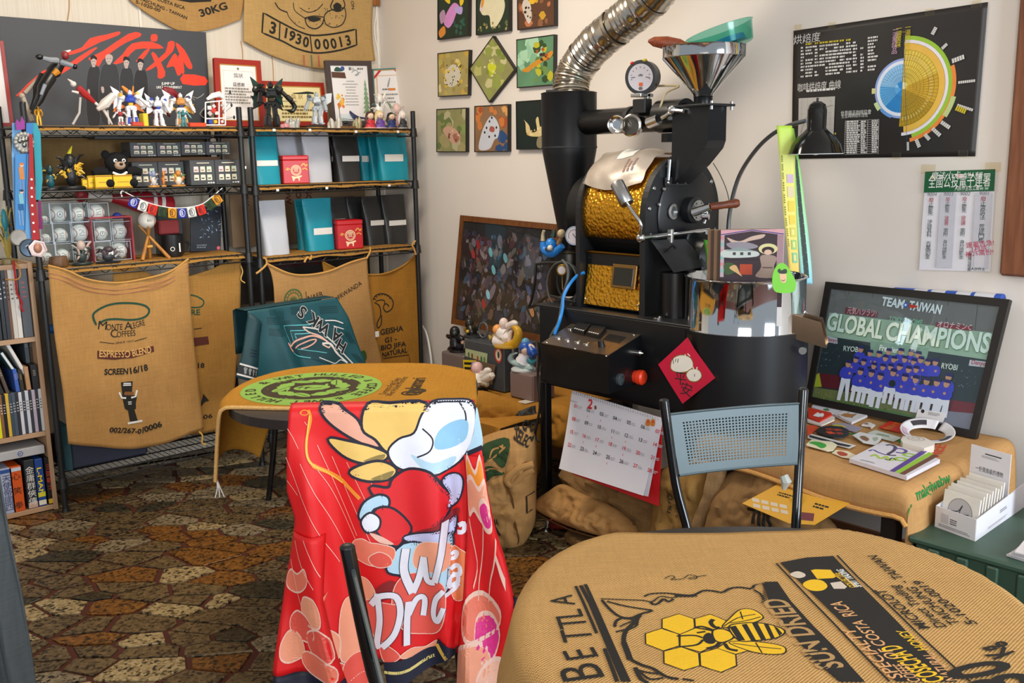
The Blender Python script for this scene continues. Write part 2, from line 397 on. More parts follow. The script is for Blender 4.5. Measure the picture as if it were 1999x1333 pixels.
# == room
XW,YW=3.2,4.7
GROUT=Q('#4f200d',.85,0,.22,18,.6)
fl=MB().box((1.2,1.85,-.03),(5.2,5.9,.06),0)
floor=struct('floor',fl,GROUT)
GR=[granite('#8d7850','#1b1b16','#b39e74','cream'),granite('#6f6146','#171914','#94846a','grey'),granite('#633c14','#1e1208','#8a5a22','amber'),granite('#2c281c','#0f100c','#4b4532','olive'),granite('#50402a','#1b150e','#74603f','brown')]
def crazy_paving():
 r=random.Random(5); ex=V((.743,-.669)); ey=V((.669,.743)); AN=1.75
 seeds=[]
 tries=0
 while len(seeds)<560 and tries<30000:
  tries+=1; a,b=r.uniform(-2.6,1.4),r.uniform(.6,5.0); p=ex*a+ey*b
  if not(.1<p.x<3.15 and .7<p.y<4.65): continue
  vis=p.x<2.6 and p.y>1.3+.35*p.x*0 and p.x>.25
  q=(a/AN,b); md=r.choice((.045,.055,.07,.10)) if vis else r.choice((.09,.13))
  if all(math.hypot(q[0]-s[0],q[1]-s[1])>max(md,s[2]*.85) for s in seeds): seeds.append((*q,md))
 n=0; rest=MB(); seeds.sort(key=lambda s:0 if .25<(ex*(s[0]*AN)+ey*s[1]).x<2.6 and (ex*(s[0]*AN)+ey*s[1]).y>1.3 else 1)
 for i,(x,y,md) in enumerate(seeds):
  poly=[(x-.5,y-.5),(x+.5,y-.5),(x+.5,y+.5),(x-.5,y+.5)]
  nb=sorted((s for j,s in enumerate(seeds) if j!=i),key=lambda s:(s[0]-x)**2+(s[1]-y)**2)[:22]
  for s in nb:
   dx,dy=s[0]-x,s[1]-y; d=math.hypot(dx,dy); nx,ny=dx/d,dy/d
   lim=d*(.5+.16*(md-s[2])/max(md,s[2]))-(.004+.0035*((i*7)%3)/2); out=[]
   for k in range(len(poly)):
    p,q=poly[k],poly[(k+1)%len(poly)]; a=(p[0]-x)*nx+(p[1]-y)*ny-lim; b=(q[0]-x)*nx+(q[1]-y)*ny-lim
    if a<=0: out.append(p)
    if (a<0)!=(b<0): t=a/(a-b); out.append((p[0]+(q[0]-p[0])*t,p[1]+(q[1]-p[1])*t))
   poly=out
   if len(poly)<3: break
  if len(poly)<3: continue
  w=[ex*(p[0]*AN)+ey*p[1] for p in poly]
  w=[(max(-.2,min(XW-.01,p.x)),max(.3,min(YW-.01,p.y))) for p in w]
  c=(sum(p[0] for p in w)/len(w),sum(p[1] for p in w)/len(w))
  ar=abs(sum(w[k][0]*w[(k+1)%len(w)][1]-w[(k+1)%len(w)][0]*w[k][1] for k in range(len(w))))/2
  if ar<.0012: continue
  h=.005+.0015*r.random(); mb=MB() if n<298 else rest; K=len(w)
  base=[V((p[0],p[1],.0)) for p in w]; mid=[V((p[0],p[1],h-.001)) for p in w]
  top=[V((c[0]+(p[0]-c[0])*.985,c[1]+(p[1]-c[1])*.985,h)) for p in w]
  mb.add(base+mid+top,[[k,(k+1)%K,K+(k+1)%K,K+k] for k in range(K)]+[[K+k,K+(k+1)%K,2*K+(k+1)%K,2*K+k] for k in range(K)]+[[2*K+k for k in range(K)]])
  if n<298: mb.mk('stone',GR[r.choices(range(5),(20,24,24,14,18))[0]],floor)
  n+=1
 if rest.v: rest.mk('paving_stones',GR[4],floor)['kind']='stuff'
crazy_paving()
PLAST=Q('#e3dbd2',.8,0,.035,2.2,.35)
def panelmat():
 m=D.materials.new('cream_panelling'); t,b,N,L=nt(m); b.inputs['Roughness'].default_value=.7
 tc=N.new('ShaderNodeTexCoord'); mp=N.new('ShaderNodeMapping'); mp.inputs['Scale'].default_value=(220,1,3); L.new(tc.outputs['Object'],mp.inputs[0])
 n=N.new('ShaderNodeTexNoise'); n.inputs['Scale'].default_value=1; L.new(mp.outputs[0],n.inputs[0])
 cr=N.new('ShaderNodeValToRGB'); cr.color_ramp.elements[0].position=.3; cr.color_ramp.elements[1].position=.7
 cr.color_ramp.elements[0].color=(*lin('#d5cab6'),1); cr.color_ramp.elements[1].color=(*lin('#e0d7c8'),1); L.new(n.outputs[0],cr.inputs[0]); L.new(cr.outputs[0],b.inputs['Base Color']); return m
struct('wall_back',MB().box((1.2,YW+.05,1.35),(5.2,.1,2.7),0),panelmat())
struct('wall_right',MB().box((XW+.05,1.85,1.35),(.1,5.7,2.7),0),PLAST)
struct('ceiling',MB().box((1.2,1.85,2.75),(5.2,5.9,.1),0),Q('#e9e4dc',.9))
for i,px in enumerate((275,742-6)):
 p=PY(px,60,YW); struct('trim_%d'%(i+1),MB().box((p.x,YW-.004,1.35),(.012,.008,2.7),.001),Q('#e9e2d6'))
struct('baseboard_right',MB().box((XW-.006,2.0,.05),(.012,5.4,.1),.002),Q('#8a5a3c',.5))
# white cord hanging in the corner and thin jute strands on the panelling
q=[PY(733,-20,YW-.015),PY(735,20,YW-.012),PY(731,60,YW-.015),PY(738,100,YW-.01),PY(742,128,YW-.012)]
solo('cord',MB().tb(cur([tuple(x) for x in q],6),.003,6),WHITE,'thin white cord hanging down the corner beside the printed sack','cord',q[0])
for k,(a,b) in enumerate((((530,100),(534,168)),((135,-8),(132,40)),((470,80),(474,118)))):
 p0,p1=PY(*a,YW-.006),PY(*b,YW-.006); pm=(p0+p1)/2+V((.004,0,0))
 solo('jute_strand',MB().tb(cur([tuple(p0),tuple(pm),tuple(p1)],5),.0016,5),Q('#c08a4a',.9),('jute strand hanging above the yellow certificate','short jute strand dangling over the dark concert poster','jute strand between the two hanging sacks')[k],'string',p0)
# brown board at the right edge
a=PX(1987,-60,XW-.02); b=PX(1990,540,XW-.02)
solo('wooden_board',MB().box((XW-.016,a.y-.185,(a.z+b.z)/2),(.03,.34,a.z-b.z),.008),wood('#8a5537','#6d3f26'),'brown wooden board hung on the wall at the right edge of the photo','board',(XW-.02,a.y-.16,b.z))
q=[PX(818,628,3.17),PX(832,650,3.16),PX(840,690,3.15),PX(843,720,3.15)]
solo('white_cable',MB().tb(cur([tuple(x) for x in q],6),.006,7),WHITE,'white cable hanging in the corner beside the amber beast sack','cable',q[0])
# == wire shelving
YF,YB=4.233,4.583
def shelf_unit(x0,x1,tiers,label):
 t=thing('wire_shelving_unit',label,'shelving',((x0+x1)/2,(YF+YB)/2,0))
 for x,y in((x0,YF),(x1,YF),(x0,YB),(x1,YB)):
  m=MB().tb([(x,y,.02),(x,y,1.70)],.0125,12); m.cyl((x,y,1.70),(x,y,1.706),.0135,.011,12); m.cyl((x,y,0),(x,y,.022),.017,.0135,12)
  for k in range(1,33): m.cyl((x,y,k*.05),(x,y,k*.05+.002),.0128,n=10,caps=False)
  m.mk('post',BLACK,t)
 for z in tiers:
  m=MB(); r=.003
  for y in(YF,YB):
   m.tb([(x0,y,z),(x1,y,z)],.0035,6); m.tb([(x0,y,z-.034),(x1,y,z-.034)],.0035,6)
   n=22; zz=[(x0+.02+(x1-x0-.04)*k/n,y,z-(.002 if k%2 else .032)) for k in range(n+1)]; m.tb(zz,.0022,5)
  for x in(x0,x1):
   m.tb([(x,YF,z),(x,YB,z)],.0035,6); m.tb([(x,YF,z-.034),(x,YB,z-.034)],.0035,6)
  for k in range(1,3): m.tb([(x0,YF+(YB-YF)*k/3,z-.004),(x1,YF+(YB-YF)*k/3,z-.004)],.003,5)
  n=int((x1-x0)/.026)
  for k in range(1,n): x=x0+(x1-x0)*k/n; m.tb([(x,YF,z+.002),(x,YB,z+.002)],.0017,4)
  m.mk('wire_shelf',BLACK,t)
  for x,y in((x0,YF),(x1,YF),(x0,YB),(x1,YB)): MB().cyl((x,y,z-.038),(x,y,z+.006),.021,.016,12).mk('collar',BLACK,t)
 return t
LX0,LX1,RX0,RX1=1.178,2.095,2.152,3.07
S1=shelf_unit(LX0,LX1,(1.612,1.352,1.035,.15),'black wire shelving unit on the left, nearest the bookcase')
S2=shelf_unit(RX0,RX1,(1.612,1.345,1.005,.15),'black wire shelving unit in the corner, holding the coffee bags')
JM=fabric(JUTE); JM2=fabric('#a67a3e'); JM3=fabric('#b38854'); JM4=fabric('#a8752e')
def liner(x0,x1,z,label,seed):
 mb=MB(); w=x1-x0
 def fn(a,b):
  x=x0+w*a; y=YF-.006+(YB-YF-.02)*b; wob=.5+.5*nz(x*7,seed)
  zz=z+.0045+.006*max(0,nz(x*9,y*14,seed))
  if b<.02: zz-=.012+.014*wob; y=YF-.009
  return V((x,y,zz))
 mb.gr(fn,48,14,uvf=lambda a,b:(a*w,b*.36))
 o=solo('shelf_liner',mb,JM2,label,'cloth',(x0,YF,z)); sol(o,.003)
liner(LX0+.03,LX1-.01,1.612,'jute cloth lining the top of the left shelving unit under the toy robots',1)
liner(LX0+.03,LX1-.02,1.035,'jute cloth lining the left shelf that holds the boxed baseballs',2)
liner(RX0+.02,RX1-.02,1.612,'jute cloth lining the top of the corner shelving unit under the certificates',3)
liner(RX0+.02,RX1-.05,1.345,'jute cloth lining the upper coffee bag shelf',4)
liner(RX0+.04,RX1-.02,1.005,'jute cloth lining the lower coffee bag shelf',5)
# backing sheets behind the tiers
def backing(x0,x1,z0,z1,m,label,seed,y=YB+.03):
 mb=MB().gr(lambda a,b:V((x0+(x1-x0)*a,y+.012*nz(a*5,b*4,seed),z1+(z0-z1)*b)),20,8,uvf=lambda a,b:(a*(x1-x0),b*(z1-z0)))
 o=solo('backing_sheet',mb,m,label,'sheet',((x0+x1)/2,y,z0)); sol(o,.003)
backing(1.22,2.11,1.37,1.575,fabric('#7c6440'),'brown sacking behind the bear plush and grey boxes',7)
CARD=Q('#8c7358',.85,0,.1,5)
cb=MB().box((2.60,YB+.03,1.17),(.80,.012,.27),.002); cbo=thing('cardboard_sheet','brown cardboard with dark red lettering behind the lower coffee bags','cardboard',(2.6,YB+.03,1.05)); cb.mk('board',CARD,cbo)
P=Pn(lambda u,v,n:V((u,YB+.023-n,v))); DR=Q('#5c1f22',.8)
for i,tx in enumerate(('SOK','HI','OW','SOC','SC')): P.tx(tx,2.27+[0,.06,.24,.30,.36][i],1.28,.032,DR,rot=-pi/2,bold=.02)
P.mk('printed_lettering',cbo)
cb2=MB().box((2.60,YB+.03,.87),(.82,.012,.25),.002); c2=thing('cardboard_sheet','dark cardboard with red lettering behind the two hanging sacks on the right','cardboard',(2.6,YB+.03,.745)); cb2.mk('board',Q('#3a3632',.85),c2)
P=Pn(lambda u,v,n:V((u,YB+.023-n,v))); P.tx('ASkemaz',2.53,.915,.035,DR,bold=.03,w=.42); P.mk('printed_lettering',c2)
# small white price clips on shelf edges
for i,(px,py,lab) in enumerate(((535,254,'under the teal bag'),(605,254,'under the tall grey bag'),(695,257,'under the black bags on the top row'),(777,257,'at the right end of the top row'),(542,371,'at the left of the lower bag shelf edge'),(638,367,'above the teal bags of the lower row'),(760,362,'above the black bags of the lower row'),(478,327,'on the post between the two units'))):
 p=PY(px,py,YF-.008); solo('price_clip',MB().box(p,(.014,.004,.012),.001),WHITE,'tiny white shelf clip '+lab,'clip',p)
# == coffee pouches and tins on the corner unit
TEAL,GREY,BLK=Q('#0f93a8',.45,0,.05,20,.25),Q('#c3c7d0',.42,0,.04,20,.25),Q('#2a2b2c',.35,0,.08,20,.35)
STK=Q('#ecebe6',.7)
ZT,ZM,ZL=1.6165,1.3515,1.0115
def PB(x0,y0,x1,y1,Y):
 a,b=PY(x0,(y0+y1)/2,Y),PY(x1,(y0+y1)/2,Y); t,bt=PY((x0+x1)/2,y0,Y),PY((x0+x1)/2,y1,Y); return a.x,b.x,bt.z,t.z
def pouch(x0,y0,x1,y1,Y,z,m,label,sticker=None,group=None,depth=.075,topw=1.0,lean=0):
 a,b,_,zt=PB(x0,y0,x1,y1,Y); cx=(a+b)/2; w=b-a; h=zt-z
 t=thing('coffee_pouch',label,'coffee bag',(cx,Y+depth/2,z),group)
 def fn(u,v):
  ang=2*pi*u; k=1-v; hw=w/2*(1-.06*k+ (topw-1)*v); hd=depth/2*(max(.04,(1-v**1.6)))
  c_,s_=cos(ang),sin(ang); e=.55
  x=hw*math.copysign(abs(c_)**e,c_); y=hd*math.copysign(abs(s_)**e,s_)
  wr=.003*nz(x*30,v*9,cx*9)*(.4+v)
  return V((cx+x+lean*v*.3*w,Y+depth/2+y+wr+.012*v,z+h*v))
 mb=MB().gr(fn,36,14); mb.add([fn(k/18,0) for k in range(18)],[list(range(18))[::-1]]); mb.mk('pouch',m,t)
 sl=MB(); 
 sl.box((cx+lean*.27*w,Y+depth/2+.011,z+h*.985),(w*topw*.99,.005,h*.03),.001); sl.box((cx+lean*.25*w,Y+depth/2+.0065,z+h*.86),(w*topw*.97,.005,.003),.001); sl.mk('seal_strip',m,t)
 if sticker:
  sx0,sy0,sx1,sy1=sticker; c0,d0,z0,z1=PB(sx0,sy0,sx1,sy1,Y-.004)
  v=((z0+z1)/2-z)/h; yf=Y+depth/2-depth/2*max(.04,1-v**1.6)+.012*v-.0035
  MB().box(((c0+d0)/2,yf,(z0+z1)/2),(d0-c0,.0015,z1-z0),.0004).mk('label_sticker',STK,t)
 return t
# upper bag row
pouch(600,256,652,354,4.35,ZM,GREY,'tall pale grey coffee pouch right of the red tin on the upper bag shelf',topw=1.02)
pouch(549,259,602,340,4.44,ZM,GREY,'pale grey pouch half hidden behind the upper red tin',depth=.06)
pouch(573,259,620,345,4.49,ZM,GREY,'grey pouch at the very back behind the upper red tin and tall grey pouch',depth=.05)
pouch(497,256,551,361,4.30,ZM,TEAL,'teal coffee pouch with white sticker at the left end of the upper bag shelf',(504,313,545,324))
pouch(652,258,700,352,4.45,ZM,BLK,'black pouch at the back beside the tall grey pouch on the upper row',(650,305,668,315),depth=.06)
pouch(660,262,708,352,4.36,ZM,BLK,'black glossy coffee pouch with white sticker on the upper bag shelf',(672,304,705,315))
pouch(706,260,744,350,4.47,ZM,TEAL,'teal pouch farthest back of the three teal pouches at the upper right',(709,304,728,316),depth=.055)
pouch(727,260,770,352,4.42,ZM,TEAL,'teal pouch in the middle of the three teal pouches at the upper right',(739,305,746,317),depth=.055)
pouch(745,260,803,353,4.33,ZM,TEAL,'teal coffee pouch in front at the right end of the upper bag shelf',(755,301,791,315))
# lower bag row
pouch(516,391,568,496,4.30,ZL,GREY,'pale grey coffee pouch standing alone at the left of the lower bag shelf')
pouch(585,388,640,486,4.44,ZL,TEAL,'teal pouch tucked behind another teal pouch on the lower bag shelf',depth=.06)
pouch(601,387,657,488,4.34,ZL,TEAL,'teal coffee pouch with white sticker in front on the lower bag shelf',(615,445,651,458))
pouch(648,384,702,478,4.47,ZL,BLK,'black pouch at the back behind the lower red tin',(656,427,678,434),depth=.06)
pouch(686,384,728,478,4.46,ZL,BLK,'black pouch behind the right side of the lower red tin',(712,433,720,440),depth=.06)
pouch(717,383,757,477,4.38,ZL,BLK,'black coffee pouch with sticker, second from the right on the lower row',(727,430,753,440))
pouch(755,380,800,476,4.36,ZL,BLK,'black coffee pouch with sticker at the right end of the lower row',(763,430,796,440))
TIN=Q('#c5161d',.35,0,.04,10); TING=Q('#e9a54a',.4,.2); TINW=Q('#f3d9b0',.5)
def tin(x0,y0,x1,y1,Y,z,label):
 a,b,_,zt=PB(x0,y0,x1,y1,Y); w=(b-a)*.8; h=zt-z; cx=(a+b)/2+.006; t=thing('tea_tin',label,'tin',(cx,Y+w/2,z),'red tins with a gold horse')
 rz=rd(14); T=MT((cx,Y+w/2,z))@MR(-rz,4,'Z')
 MB().box((0,0,h*.42),(w,w*.9,h*.84),.004,T=T).mk('tin_body',TIN,t); MB().box((0,0,h*.91),(w*1.02,w*.92,h*.17),.005,T=T).mk('lid',TIN,t)
 P=Pn(lambda u,v,n:T@V((u,-w*.45-n,v)),.001)
 P.ring(0,h*.47,w*.17,w*.2,TINW,n=24); P.ring(0,h*.47,w*.13,w*.15,TINW,n=24); P.tx('豐',0,h*.43,w*.15,TINW)
 P.ln(cur([(-w*.22,h*.5),(-w*.34,h*.56),(-w*.3,h*.48),(-w*.4,h*.52)]),.004,TING); P.ln(cur([(w*.2,h*.62),(w*.3,h*.7),(w*.38,h*.62),(w*.44,h*.68)]),.006,TING); P.ln(cur([(w*.24,h*.5),(w*.34,h*.54),(w*.43,h*.48)]),.005,TING)
 P.pg(blob([(-w*.16,h*.2),(-w*.18,h*.27),(-w*.05,h*.25),(w*.06,h*.27),(w*.2,h*.29),(w*.2,h*.24),(w*.13,h*.21),(w*.12,h*.1),(w*.08,h*.1),(w*.06,h*.18),(-w*.04,h*.18),(-w*.1,h*.1),(-w*.14,h*.1)]),TINW)
 P.mk('printed_horse',t); return t
tin(553,303,611,357,4.285,ZM,'red metal tin with gold horse print on the upper bag shelf')
tin(660,429,716,483,4.285,ZL,'red metal tin with gold horse print on the lower bag shelf')
# == left unit, middle tiers
ZB=1.357
GBX=Q('#4b4d50',.5,0,.05); CUPR,CUPW,CUPG=Q('#e8d9d6'),Q('#efe9cf'),Q('#d6e8cf')
def drip_box(x0,y0,x1,y1,Y,z,label):
 a,b,_,zt=PB(x0,y0,x1,y1,Y); w,h,d=b-a,zt-z,.11; t=thing('drip_coffee_box',label,'box',((a+b)/2,Y+d/2,z),'grey drip coffee boxes')
 MB().box(((a+b)/2,Y+d/2,z+h/2),(w*.985,d,h*.985),.0015).mk('carton',GBX,t)
 P=Pn(lambda u,v,n:V(((a+b)/2+u,Y-n,z+v)),.0008)
 P.rc(-w*.22,h*.86,w*.28,h*.89,CUPW)
 for r in range(2):
  for c in range(3):
   x=(-.26+.26*c)*w; y=h*(.52 if r==0 else .2); m=(CUPR,CUPW,CUPG)[c] if r==0 else CUPW
   P.pg([(x-w*.09,y+h*.22),(x+w*.09,y+h*.22),(x+w*.1,y),(x-w*.1,y)],m)
   P.rc(x-w*.07,y+h*.05,x+w*.05,y+h*.1,GBX if r else Q('#b07a70'))
 for c in range(3): P.rc(w*(.17+.1*c),h*.07,w*(.24+.1*c),h*.12,STK)
 P.mk('printed_front',t); return t
rows=[[(254,277,306,314),(306,277,354,313),(354,276,402,313),(402,276,450,311)],[(258,316,309,358),(309,315,360,358),(371,312,420,357),(420,311,468,355)]]
nm=('leftmost','second from the left','third from the left','rightmost')
zt=0
for i,q in enumerate(rows[1]): drip_box(*q,4.33 if i>1 else 4.39,ZB,'grey drip coffee box with printed cups, %s of the bottom row'%nm[i])
zr=PB(*rows[1][0],4.39)[3]
for i,q in enumerate(rows[0]): drip_box(*q,4.43,ZB+.132 if i<2 else ZB+.137,'grey drip coffee box with printed cups, %s of the top row'%nm[i])
# the top row stands on boxes hidden behind the front ones
for i,q in enumerate(rows[0]): 
 a,b,_,_2=PB(*q,4.45)
solo('storage_box',MB().box((1.83,4.505,ZB+.0645),(.52,.13,.129),.003),Q('#6b4f38',.8),'brown box supporting the top row of grey drip coffee boxes','box',(1.83,4.505,ZB))
solo('storage_box',MB().box((1.80,4.53,1.575),(.54,.09,.014),.002),Q('#35373a',.4),'flat dark packet lying on the top row of grey boxes','packet',(1.80,4.53,1.568))
ORG=Q('#e0872f',.5); 
# small bowl-cat figurine pair in front of the grey boxes
def trinket(x0,y0,x1,y1,Y,z,cols,label,seed,name='figurine',cat='figurine',n=9):
 a,b,_,zt=PB(x0,y0,x1,y1,Y); w,h=b-a,max(.01,zt-z); r=random.Random(seed); t=thing(name,label,cat,((a+b)/2,Y,z))
 M=[mat(c,.4) for c in cols]; cx=(a+b)/2
 MB().lat([(0,0),(w*.46,0),(w*.48,h*.05),(w*.42,h*.09),(0,h*.1)],(cx,Y,z),18,sy=.6).mk('base',M[0],t)
 MB().ell((cx,Y,z+h*.36),(w*.24,w*.2,h*.28),12).mk('body',M[1%len(M)],t); MB().ell((cx+w*.02*r.uniform(-1,1),Y-.004,z+h*.74),(w*.2,w*.2,h*.2),12).mk('head',M[2%len(M)],t)
 for k in range(n):
  an=2*pi*k/n; m=MB(); p=V((cx+w*.24*cos(an),Y-w*.12*abs(sin(an)),z+h*(.28+.5*r.random()))); q=p+V((cos(an)*w*.24,r.uniform(-.5,.1)*w*.2,r.uniform(-.1,.25)*h))
  m.tb([p,(p+q)/2+V((0,0,h*.05)),q],[w*.06,w*.05,w*.02],6); m.mk('ornament',M[r.randrange(len(M))],t)
 return t
trinket(287,330,311,358,4.28,ZB,['#c98c3c','#d9d6d0','#8d97b8','#b06a3c'],'small grey and white figurine in front of the lower grey boxes',1)
trinket(313,330,324,358,4.29,ZB,['#c98c3c','#e07a28','#e58a35'],'small orange upright figurine between two colourful ones',2,n=4)
trinket(333,330,362,358,4.28,ZB,['#c98c3c','#e6ddc8','#c7803a','#e0b04a','#5c8a4a'],'small cream and gold figurine right of the orange one',3,n=11)
# black bear plush
FUR=Q('#0d0e10',.95,0,.2,120,.9); MUZ=Q('#b79a80',.9)
a,b,_,zt=PB(203,290,252,342,4.32); cx=(a+b)/2; h=.145; t=thing('bear_plush','black bear plush with white chest V sitting among yellow packets','plush toy',(cx,4.33,ZB))
MB().ell((cx,4.335,ZB+h*.3),(.055,.045,h*.32),16).mk('body',FUR,t); hd=MB().ell((cx,4.325,ZB+h*.74),(.05,.044,.046),18).mk('head',FUR,t)
for s in(-1,1):
 MB().ell((cx+s*.042,4.328,ZB+h*.98),(.019,.012,.019),12).mk('ear',FUR,t)
 MB().tb([(cx+s*.045,4.33,ZB+h*.46),(cx+s*.08,4.325,ZB+h*.5),(cx+s*.103,4.32,ZB+h*.44)],[.022,.021,.016],10).mk('arm',FUR,t)
 MB().ell((cx+s*.05,4.30,ZB+.022),(.024,.04,.022),12).mk('foot',FUR,t)
 MB().ell((cx+s*.018,4.285,ZB+h*.80),(.0085,.005,.0085),10).mk('eye',WHITE,hd); MB().ell((cx+s*.017,4.2805,ZB+h*.80),(.004,.003,.004),8).mk('pupil',BLACK,hd)
MB().ell((cx,4.285,ZB+h*.66),(.024,.018,.017),12).mk('muzzle',MUZ,hd); MB().ell((cx,4.268,ZB+h*.70),(.008,.006,.006),10).mk('nose',BLACK,hd)
MB().tb(cur([(cx-.03,4.294,ZB+h*.46),(cx,4.285,ZB+h*.38),(cx+.03,4.294,ZB+h*.46)],6),.005,8).mk('chest_mark',WHITE,t)
# yellow packets
YEL=Q('#e9c21a',.5,0,.05); RB=Q('#a8641f',.5)
for i,(x0,x1,y0,y1,Y,l) in enumerate(((161,174,348,365,4.31,'leftmost, half hidden'),(172,188,343,365,4.30,'second from the left, overlapping its neighbour'),(186,220,342,364,4.275,'large one below the bear'),(222,259,341,363,4.275,'right one below the arm of the bear'))):
 a,b,_,zt=PB(x0,y0,x1,y1,Y); h=zt-ZB; t=thing('yellow_packet','small yellow printed packet standing on the shelf, '+l,'packet',((a+b)/2,Y,ZB),None)
 MB().box(((a+b)/2,Y+.008,ZB+h/2),(b-a,.014,h),.002).mk('packet',YEL,t); P=Pn(lambda u,v,n:V(((a+b)/2+u,Y+.001-n,ZB+v)),.0008); w=b-a
 P.rc(-w/2+.002,h-.006,w/2-.002,h-.002,RB); P.rc(-w/2+.002,.003,w/2-.002,.007,RB); P.rc(-w*.3,h*.45,w*.3,h*.49,RB); P.mk('printed_front',t)
# teal ship toy and black-gold toys
trinket(108,295,166,363,4.30,ZB,['#17181a','#1b1c1e','#222325','#d8a92a','#17181a','#e0b53a','#111214'],'black and gold spiky figurine with a yellow horn, beside the yellow packets',8,n=26)
p=PY(136,300,4.30); solo('yellow_horn',MB().tb([p+V((-.012,0,-.02)),p+V((.002,0,.01)),p+V((.012,0,.032))],[.009,.007,.001],8),Q('#c9c22a',.4),'yellow horn ornament standing up from the black and gold figurine','ornament',p)
trinket(78,318,116,365,4.30,ZB,['#111315','#1f5a66','#15383f','#d8a92a','#c79a2a'],'dark teal toy ship with gold bowl at the left of the shelf',9,n=12,name='toy_ship',cat='toy')
# -- lower tier: baseballs in cubes
ZC=1.043; GL=glass(); BALL=Q('#e9e6dc',.7,0,.04,40,.15); STI=Q('#b23a34',.7)
def ballcube(x0,y0,x1,y1,Y,z,label,fill='ball',mark=0,c='#3a3f55'):
 a,b,_,zt=PB(x0,y0,x1,y1,Y); w,h=b-a,zt-z; s=min(w,h); cx=(a+b)/2; t=thing('display_cube',label,'display case',(cx,Y+s/2,z),'clear cubes with baseballs')
 MB().box((cx,Y+s/2,z+h/2),(w*.97,s,h*.97),.003).mk('clear_case',GL,t)
 f=MB(); e=.475*w; f.tb([(cx-e,Y,z+.003),(cx+e,Y,z+.003),(cx+e,Y,z+h*.965),(cx-e,Y,z+h*.965)],.0017,5,closed=True); f.mk('case_rim',Q('#cfd8e6',.15,0,.02),t)
 R_=s*.43; col=BALL
 ball=MB().ell((cx,Y+s/2,z+.004+R_),R_,22,rings=14).mk('baseball',col,t)
 st=MB()
 for sg in(-1,1): st.tb([(cx+sg*R_*(.52+.25*(abs(k)/6)**2),Y+s/2-math.sqrt(max(0,R_*R_-(R_*(.52+.25*(abs(k)/6)**2))**2-(R_*.6*k/6)**2)),z+.004+R_+R_*.6*k/6) for k in range(-6,7)],.0012,5)
 st.mk('stitching',STI,ball)
 P=Pn(lambda u,v,n:V((cx+u,Y+s/2-math.sqrt(max(1e-6,R_*R_-u*u-v*v))-n,z+.004+R_+v)),.0006); ic=mat(c,.7); r=random.Random(mark)
 if mark%3==0:
  P.ring(0,0,R_*.3,R_*.36,ic,n=20); P.tx(('A','T','G')[mark%2],0,-R_*.13,R_*.3,ic,bold=.03)
 else:
  for k in range(3): P.ln(cur([(R_*(-.3+.2*j),R_*(.35-.28*k)+R_*.12*r.uniform(-1,1)) for j in range(4)],4),.0016,ic)
 P.mk('signature',ball); return t
Yc=4.34
c0=[(79,468,123,500),(123,468,143,500)]
ROWS=[(470,501,ZC,[(78,108),(108,143),(145,183),(184,217),(219,256)]),(431,470,None,[(78,103),(103,139),(140,181),(184,217),(219,256)]),(395,432,None,[(78,97),(97,138),(138,173),(174,213)])]
z=ZC; rn=('bottom','middle','top')
zs=[ZC,ZC+.0865,ZC+.172]
for ri,(y0,y1,_,cols) in enumerate(ROWS):
 for ci,(x0,x1) in enumerate(cols):
  a,b,_,_2=PB(x0,y0,x1,y1,Yc); zz=zs[ri]
  hh=.084
  ballcube(x0,PY(x0,(y0+y1)/2,Yc) and y0,x1,y1,Yc,zz,'clear cube with a baseball, %s of the %s row'%(('leftmost','second from the left','third from the left','fourth from the left','fifth from the left')[ci],rn[ri]),mark=ri*5+ci+1,c=('#3a3f55','#5c3f3a','#33373c','#6a6f8a')[(ri+ci)%4])
# red frame around the right stack
a,b,z0,z1=PB(181,427,257,500,Yc-.01); fr=MB(); 
for c_,d_ in((((a+b)/2,z1+.006),(b-a+.014,.007)),((b+.004,(z1+ZC)/2),(.007,z1-ZC+.01)),((a-.002,(z1+ZC)/2),(.004,z1-ZC))): fr.box((c_[0],Yc+.03,c_[1]),(d_[0],.09,d_[1]),.001)
solo('red_case_frame',fr,Q('#a3313a',.4),'thin red frame round the right hand stack of baseball cubes','frame',((a+b)/2,Yc,ZC))
a,b,z0,z1=PB(222,415,241,428,Yc+.02); cp=thing('baseball_hat','tiny blue baseball cap on top of the red framed cubes','cap',((a+b)/2,Yc+.04,z0)); NAV=Q('#1d2f8a',.7)
w=b-a; zc=z0+.003; MB().lat([(w*.5,0),(w*.48,w*.28),(w*.34,w*.5),(w*.12,w*.6),(0,w*.62)],((a+b)/2,Yc+.04,zc),18).mk('crown',NAV,cp); MB().lat([(0,0),(w*.5,0),(w*.5,.002),(0,.003)],((a+b)/2,Yc+.025,zc),18,sy=1.1).mk('visor',NAV,cp)
